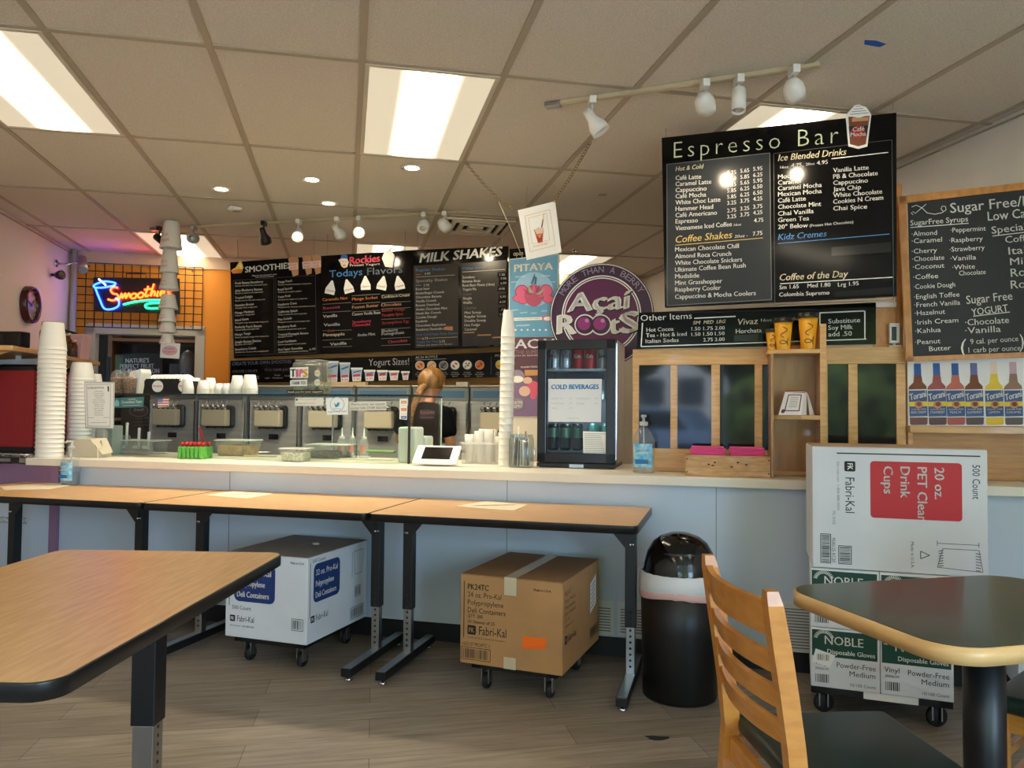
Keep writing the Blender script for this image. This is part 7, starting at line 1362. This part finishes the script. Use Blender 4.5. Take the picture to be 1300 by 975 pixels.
neon('white_tube', (200, 220, 255), 7, [[(560, 465), (585, 485), (600, 500)]], .006)
neon('red_tube', (255, 46, 10), 16, [[(668, 515), (645, 510), (628, 525), (640, 545), (665, 552), (668, 572), (640, 585), (612, 578)], [(675, 580), (690, 545), (692, 572), (710, 545), (712, 572), (730, 545), (736, 568)], [(760, 545), (742, 555), (745, 572), (765, 570), (772, 552), (760, 545)], [(800, 540), (782, 550), (785, 568), (805, 565), (812, 548), (800, 540)], [(838, 505), (822, 555), (830, 562), (842, 552)], [(815, 525), (855, 520)], [(870, 492), (850, 560), (866, 535), (876, 538), (872, 560)], [(895, 532), (886, 558), (895, 558)], [(905, 548), (928, 540), (925, 530), (910, 535), (906, 555), (925, 556)], [(965, 530), (948, 538), (962, 550), (950, 562), (938, 556)]])
neon('green_tube', (20, 220, 110), 8, [[(698, 608), (750, 595), (820, 585), (900, 582), (960, 588), (985, 598)], [(905, 598), (850, 600), (822, 612), (835, 628), (890, 628), (960, 622), (985, 612)]])
b = B(); b.box(-.02, .12, 0, .03, 2.0, 2.03); b.bm.free()
# left wall things (wall runs along h)
LW = R_(90) + GY
wl = lambda x, y, d=0.0: onv(x, y, G(SL + d, 0), LW)
p = wl(36, 387, .012); t = thing('wall_clock', 'round wall clock with dark red-brown rim on the left wall', 'clock', p, LW); rim = M('clock_rim', (70, 22, 22), .25); r = .155
b = B(); n = 40; mt = Matrix.Rotation(R_(90), 4, 'X'); b.cap = False; b.lathe([(r * .80, .02), (r * .86, .045), (r * .95, .05), (r, .03), (r, -.010)], n, mtx=mt); mesh('rim', b, rim, t)
b = B(); b.lathe([(0, .018), (r * .81, .018)], n, mtx=mt); mesh('dial', b, M('clock_dial', (176, 166, 146), .3), t)
b = B()
for k in range(12): an = R_(30 * k); b.box(-.006, .006, -.0215, -.0195, r * .66, r * .76, 0, 2, Matrix.Rotation(an, 4, 'Y'))
mesh('hour_mark', b, ink, t)
for nm, L, an in (('hour_hand', .07, 50), ('minute_hand', .10, -70)): b = B(); b.box(-.005, .005, -.025, -.022, -.02, L, 0, 2, Matrix.Rotation(R_(an), 4, 'Y')); mesh(nm, b, ink, t)
# wall shelf and its load
szz = 1.625; t0_, t1_ = 5.35, 7.1; dsh = .58
t = thing('wall_shelf', 'pale wooden shelf on the left wall under the clock', 'shelf', G(SL, 0), GY); b = B(); b.box(.002, dsh, t0_, t1_, szz - .03, szz, .003); mesh('shelf_board', b, pinex, t)
for tt_ in (t0_ + .15, t1_ - .15): b = B(); b.prism([(.002, szz - .03), (dsh - .08, szz - .03), (.002, szz - .25)], tt_ - .01, tt_ + .01, 'y'); mesh('bracket', b, pine, t)
def shf(s_, t_): return G(SL + s_, t_, szz + .0006)
t = thing('small_monitor', 'small black screen box at the near end of the wall shelf', 'monitor', shf(.45, 5.72), GY - R_(20)); b = B(); b.box(-.075, .075, -.05, .05, .01, .115, .008); b.box(-.05, .05, -.04, .04, 0, .012); mesh('case', b, black, t); b = B(); b.box(-.03, .06, -.0515, -.050, .03, .10); mesh('screen', b, blackg, t); b = B(); b.box(-.115, -.085, -.03, .05, 0, .12, .003); mesh('side_plate', b, alu, t)
jr = M('jar_contents', (66, 34, 24), .4)
for s_, t_, k, lab in ((.47, 6.32, 1.15, 'large glass jar of dark syrup on the wall shelf beside the cup stack'), (.49, 6.50, .85, 'middle glass jar of brown syrup on the wall shelf'), (.50, 6.64, .65, 'small glass jar of brown syrup on the wall shelf next to the pink bin')):
    t = thing('syrup_jar', lab, 'jar', shf(s_, t_), GY, 'syrup jars'); b = B(); b.lathe([(.066 * k, 0), (.07 * k, .008), (.07 * k, .15 * k), (.055 * k, .175 * k), (.055 * k, .185 * k)], 24); mesh('jar_body', b, GLASS('amber_jar', (206, 170, 150), .12, .03), t); b = B(); b.lathe([(.062 * k, .006), (.064 * k, .12 * k)], 20); mesh('syrup', b, jr, t); b = B(); b.lathe([(.058 * k, .186 * k), (.06 * k, .19 * k), (.06 * k, .212 * k), (0, .215 * k)], 24); mesh('jar_lid', b, GLASS('lid_amber', (200, 160, 140), .2, .1, .5), t)
t = thing('pink_bin', 'pink translucent bin at the far end of the wall shelf', 'bin', shf(.47, 6.82), GY - R_(15)); b = B(); b.prism([(-.085, 0), (.085, 0), (.105, .20), (-.105, .20)], -.06, .06, 'y', .006); mesh('bin_body', b, M('bin_pink', (222, 172, 172), .4), t); a = Art(t, GY - R_(15), y=-.061); a.disc('print', M('bin_print', (190, 110, 120), .5), (0, .11), .04, 1, 1, 18, local=True); a.done()
# papers clipped below the shelf
t = thing('clipboard_papers', 'white papers sticking out under the wall shelf behind the tall cups', 'papers', G(SL + .42, 5.9, szz - .031), GY - R_(20)); b = B(); b.raw([(-.16, -.02, -.03), (.16, -.02, -.02), (.18, .0, -.14), (-.10, .0, -.16), (-.16, -.015, -.03), (.16, -.015, -.02), (.18, .005, -.14), (-.10, .005, -.16)], [(0, 1, 2, 3), (7, 6, 5, 4), (0, 4, 5, 1), (2, 6, 7, 3)]); b.box(-.02, .02, -.02, -.014, -.035, 0); mesh('sheets', b, paper, t)
# dark shelving below the wall shelf
t = thing('storage_rack', 'dark storage rack of odds and ends against the left wall behind the cups', 'rack', G(SL + .30, 6.6), GY); b = B()
for x_ in (-.25, .25):
    for y_ in (-.4, .4): b.box(x_ - .015, x_ + .015, y_ - .015, y_ + .015, 0, 1.36)
mesh('upright', b, alu, t)
for z_ in (.5, .9, 1.3): b = B(); b.box(-.25, .25, -.4, .4, z_, z_ + .02); mesh('shelf_board', b, M('rack_brown', (80, 58, 42), .6), t)
for k, (z_, m_, w_, lab) in enumerate(((.921, black, .2, 'black box on the middle shelf of the dark storage rack'), (1.321, M('box_brown', (92, 62, 44), .7), .16, 'brown box on the top shelf of the dark storage rack'))): b = B(); b.box(-w_ / 2, w_ / 2, -.12, .12, 0, w_, .004); solo('storage_box', b, m_, lab, 'box', G(SL + .38, 6.5 + .25 * k, z_), GY)
# corner camera, dark lamp, pipe
p = onv(104, 330, G(SL, TB - .35), GY); t = thing('security_camera', 'silver tube camera on a wall arm in the far left corner', 'camera', p, 0); b = B(); d_ = Vector((.25, -.35, -.45)).normalized(); b.cyl(-d_ * .02, d_ * .15, .042, 20); b.cyl(d_ * .148, d_ * .156, .036, 20); mesh('camera_body', b, alu, t); q = G(SL, TB - .40, p.z - .05) - p; b = B(); b.tube([(0, 0, .0), tuple(Vector((0, 0, -.05)).lerp(q, .5)), tuple(q)], .010, 8); b.cyl(q, q + g * .014, .035, 16); mesh('wall_arm', b, chrome, t)
p = onv(94, 350, G(SL, TB - .5), GY); p = G(SL + .07, (p - O * 0).dot(h), p.z); t = thing('black_speaker', 'small black speaker on the left wall below the camera', 'speaker', p, GY - R_(30)); b = B(); b.lathe([(0, -.035), (.028, -.032), (.04, 0), (.042, .028), (.034, .034), (0, .028)], 20, mtx=Matrix.Rotation(R_(90), 4, 'Y')); mesh('speaker_body', b, black, t); b = B(); b.cyl((0, 0, 0), Matrix.Rotation(R_(30), 3, 'Z') @ Vector((-.07, 0, 0)), .012, 8); mesh('bracket', b, black, t)
p = onv(120, 430, G(SL, TB - .12), GY); t = thing('black_bracket_fan', 'black clip-on device hanging in the corner above the pink bin', 'device', G(-2.50, TB - .12, p.z), GY); b = B(); b.ball((0, 0, 0), .055, 14, (1.6, .9, .7)); b.prism([(-.14, .05), (-.02, .02), (.02, .05), (-.12, .09)], -.02, .02, 'y'); b.tube([(.04, 0, 0), (.10, 0, -.12), (.02, .02, -.25), (-.05, .05, -.33)], .006, 6); b.cyl((0, 0, 0), (0, .09, 0), .012, 8); mesh('device_body', b, black, t)
b = B(); b.cyl((0, 0, 0), (0, 0, CEIL - .002), .028, 16); solo('corner_pipe', b, M('pipe_grey', (168, 162, 152), .5), 'grey vertical pipe in the far left corner of the shop', 'pipe', G(SL + .05, TB - .06), GY)
# hanging string of paper cups
mpz = onz(217, 280, CEIL); bm0 = mpz
t = thing('cup_mobile_cord', 'thin cord carrying the hanging string of paper cups', 'cord', (bm0.x, bm0.y, CEIL), CY); b = B(); zend = onv(217, 455, bm0, CY).z; b.tube([(0, 0, 0), (0, 0, zend - CEIL + .05)], .003, 6); mesh('cord', b, M('string', (206, 196, 172), .8), t)
mwh = M('mobile_cup_white', (234, 226, 212), .5); pinkl = M('print_soft_pink', (216, 130, 130), .6)
for k, (xc, yt, yb, wb_) in enumerate(((218, 281.5, 316, 23), (216.5, 318, 347, 19.5), (216.5, 347, 368, 20), (216, 374, 392.5, 20), (215.5, 391.5, 409, 18.5), (216, 409, 422.5, 18.5), (216, 424, 437, 16))):
    p1, p0 = onv(xc, yb, bm0, CY), onv(xc, yt, bm0, CY); r = (onv(xc + wb_ / 2, yb, bm0, CY) - p1).length; hh = p0.z - p1.z; on_ = ('first from the ceiling, the largest', 'second from the ceiling', 'third from the ceiling', 'fourth, in front of the neon sign', 'fifth, below the neon sign', 'sixth from the ceiling', 'lowest, just above the little card')[k]
    c = thing('paper_cup', 'white paper cup on the hanging string of cups, ' + on_, 'cup', (bm0.x + (xc - 217) * .006, bm0.y, p1.z), CY, 'paper cups on the hanging string'); b = B(); b.cap = False; b.lathe([(r * .97, .003), (r * 1.03, 0), (r * 1.03, .008), (r, .012), (r * .70, hh - .004), (r * .66, hh), (0, hh - .002)], 28); mesh('cup_body', b, mwh, c)
    a = Art(c, CY, y=-r * .96); a.text('lettering', pinkl, ('12 oz', '10 oz', '8 oz', '8 oz', '6 oz', '5 oz', '4 oz')[k], (-r * .35, hh * .42), (r * .4, hh * .42), hh * .11, .0, 0, 1, True); a.text('lettering', pinkl, 'yogurt', (-r * .45, hh * .22), (r * .5, hh * .22), hh * .11, 0, 0, 1, True); a.done()
cp = C(*ab(bm0)); cp.z = 0; cp -= v * .05; t = thing('hanging_tag', 'small white card with a pink oval hanging under the paper cups', 'card', cp, CY); a = Art(t, CY, cp); mesh('card', quadboard(a, ((204, 435), (228.5, 436), (227, 455.5), (203, 454)), .006), white, t); a.disc('oval_print', M('print_pale_pink', (226, 176, 186), .6), (215.5, 445), 10, 1, .62, 28); a.text('lettering', M('print_violet', (120, 80, 150), .6), 'frozen', (210, 443), (221, 443.5), 2, .01, 0, 2); a.text('lettering', pinkt, 'yogurt', (207.5, 447), (223, 447.5), 2, .01, 0, 2); x_, z_ = a.q(216, 436)
a.done(); b = B(); b.tube([(x_, .003, z_ - .005), (x_ * .9, .03, z_ + .03), (x_ * .5, .05, z_ + .05)], .0025, 6); mesh('string', b, M('string', (206, 196, 172), .8), t)
# storeroom seen through the doorway
t = thing('store_shelves', 'brown shelves seen through the doorway in the dark storeroom', 'shelves', G(-1.95, TB + 1.35), GY)
for z_ in (.6, 1.1, 1.55, 1.98): b = B(); b.box(-.6, .7, -.2, .2, z_, z_ + .03); mesh('shelf_board', b, M('store_wood', (110, 72, 42), .7), t)
for x_ in (-.6, .7): b = B(); b.box(x_ - .02, x_ + .02, -.2, .2, 0, 2.2); mesh('upright', b, M('store_wood', (110, 72, 42), .7), t)
for k, (x_, z_, w_, m_, lab) in enumerate(((-.35, 1.581, .28, M('store_box', (96, 70, 48), .8), 'brown carton on the storeroom shelf behind the hanging tag'), (.1, 1.581, .2, M('store_black', (24, 22, 22), .6), 'black box with a round mark on the storeroom shelf'), (.45, 1.131, .26, M('store_blue', (46, 74, 130), .6), 'blue tub on the storeroom shelf near the door frame'))): b = B(); b.box(-w_ / 2, w_ / 2, -.14, .14, 0, w_ * .8, .005); solo('storage_box', b, m_, lab, 'box', G(-1.95 + x_, TB + 1.35, z_), GY)
np_ = G(-1.95, TB + .32); t = thing('banner', 'dark banner reading Natures Perfect Fruit in the doorway', 'banner', np_, GY); a = Art(t, GY, np_); mesh('sheet', quadboard(a, ((146, 450), (206, 447), (206, 500), (146, 500)), .006), M('banner_dark', (26, 28, 26), .6), t); a.map(0, 390, 3.9)
a.text('lettering', lgrey, "NATURE'S", (622, 276), (738, 274), 22, .03, 0, 1); a.text('lettering', lgrey, 'PERFECT FRUIT', (594, 304), (762, 302), 22, .03, 0, 1); a.text('lettering', lgrey, 'OF THE AMAZON', (594, 328), (788, 326), 22, .03, 0, 1); a.poly('leaf_print', M('leaf_dark', (52, 70, 40), .6), [(572, 240), (610, 245), (600, 330), (572, 330)]); a.done()
x_, z_ = 0, 0
b = B(); b.box(-.38, .36, .008, .03, 0, .04); b.box(-.40, -.37, .0, .03, 0, 1.75); b.box(.30, .33, .008, .03, 0, 1.6); mesh('stand', b, blackm, t)
p = onv(238, 463, G(0, TB + .5), GY); b = B(); b.ball((0, 0, 0), .14, 14, (.6, .6, 1.1)); t2 = solo('plastic_bag', b, M('bag_grey', (120, 122, 122), .3, bump=(20, .8)), 'crumpled grey plastic bag hanging inside the doorway', 'bag', p)
L_ = bpy.data.lights.new('store_lamp', 'POINT'); L_.energy = 5; L_.color = (1, .8, .6); L_.shadow_soft_size = .1; lo = bpy.data.objects.new('store_lamp', L_); COL.objects.link(lo); lo.location = G(-1.8, TB + .9, 2.4)
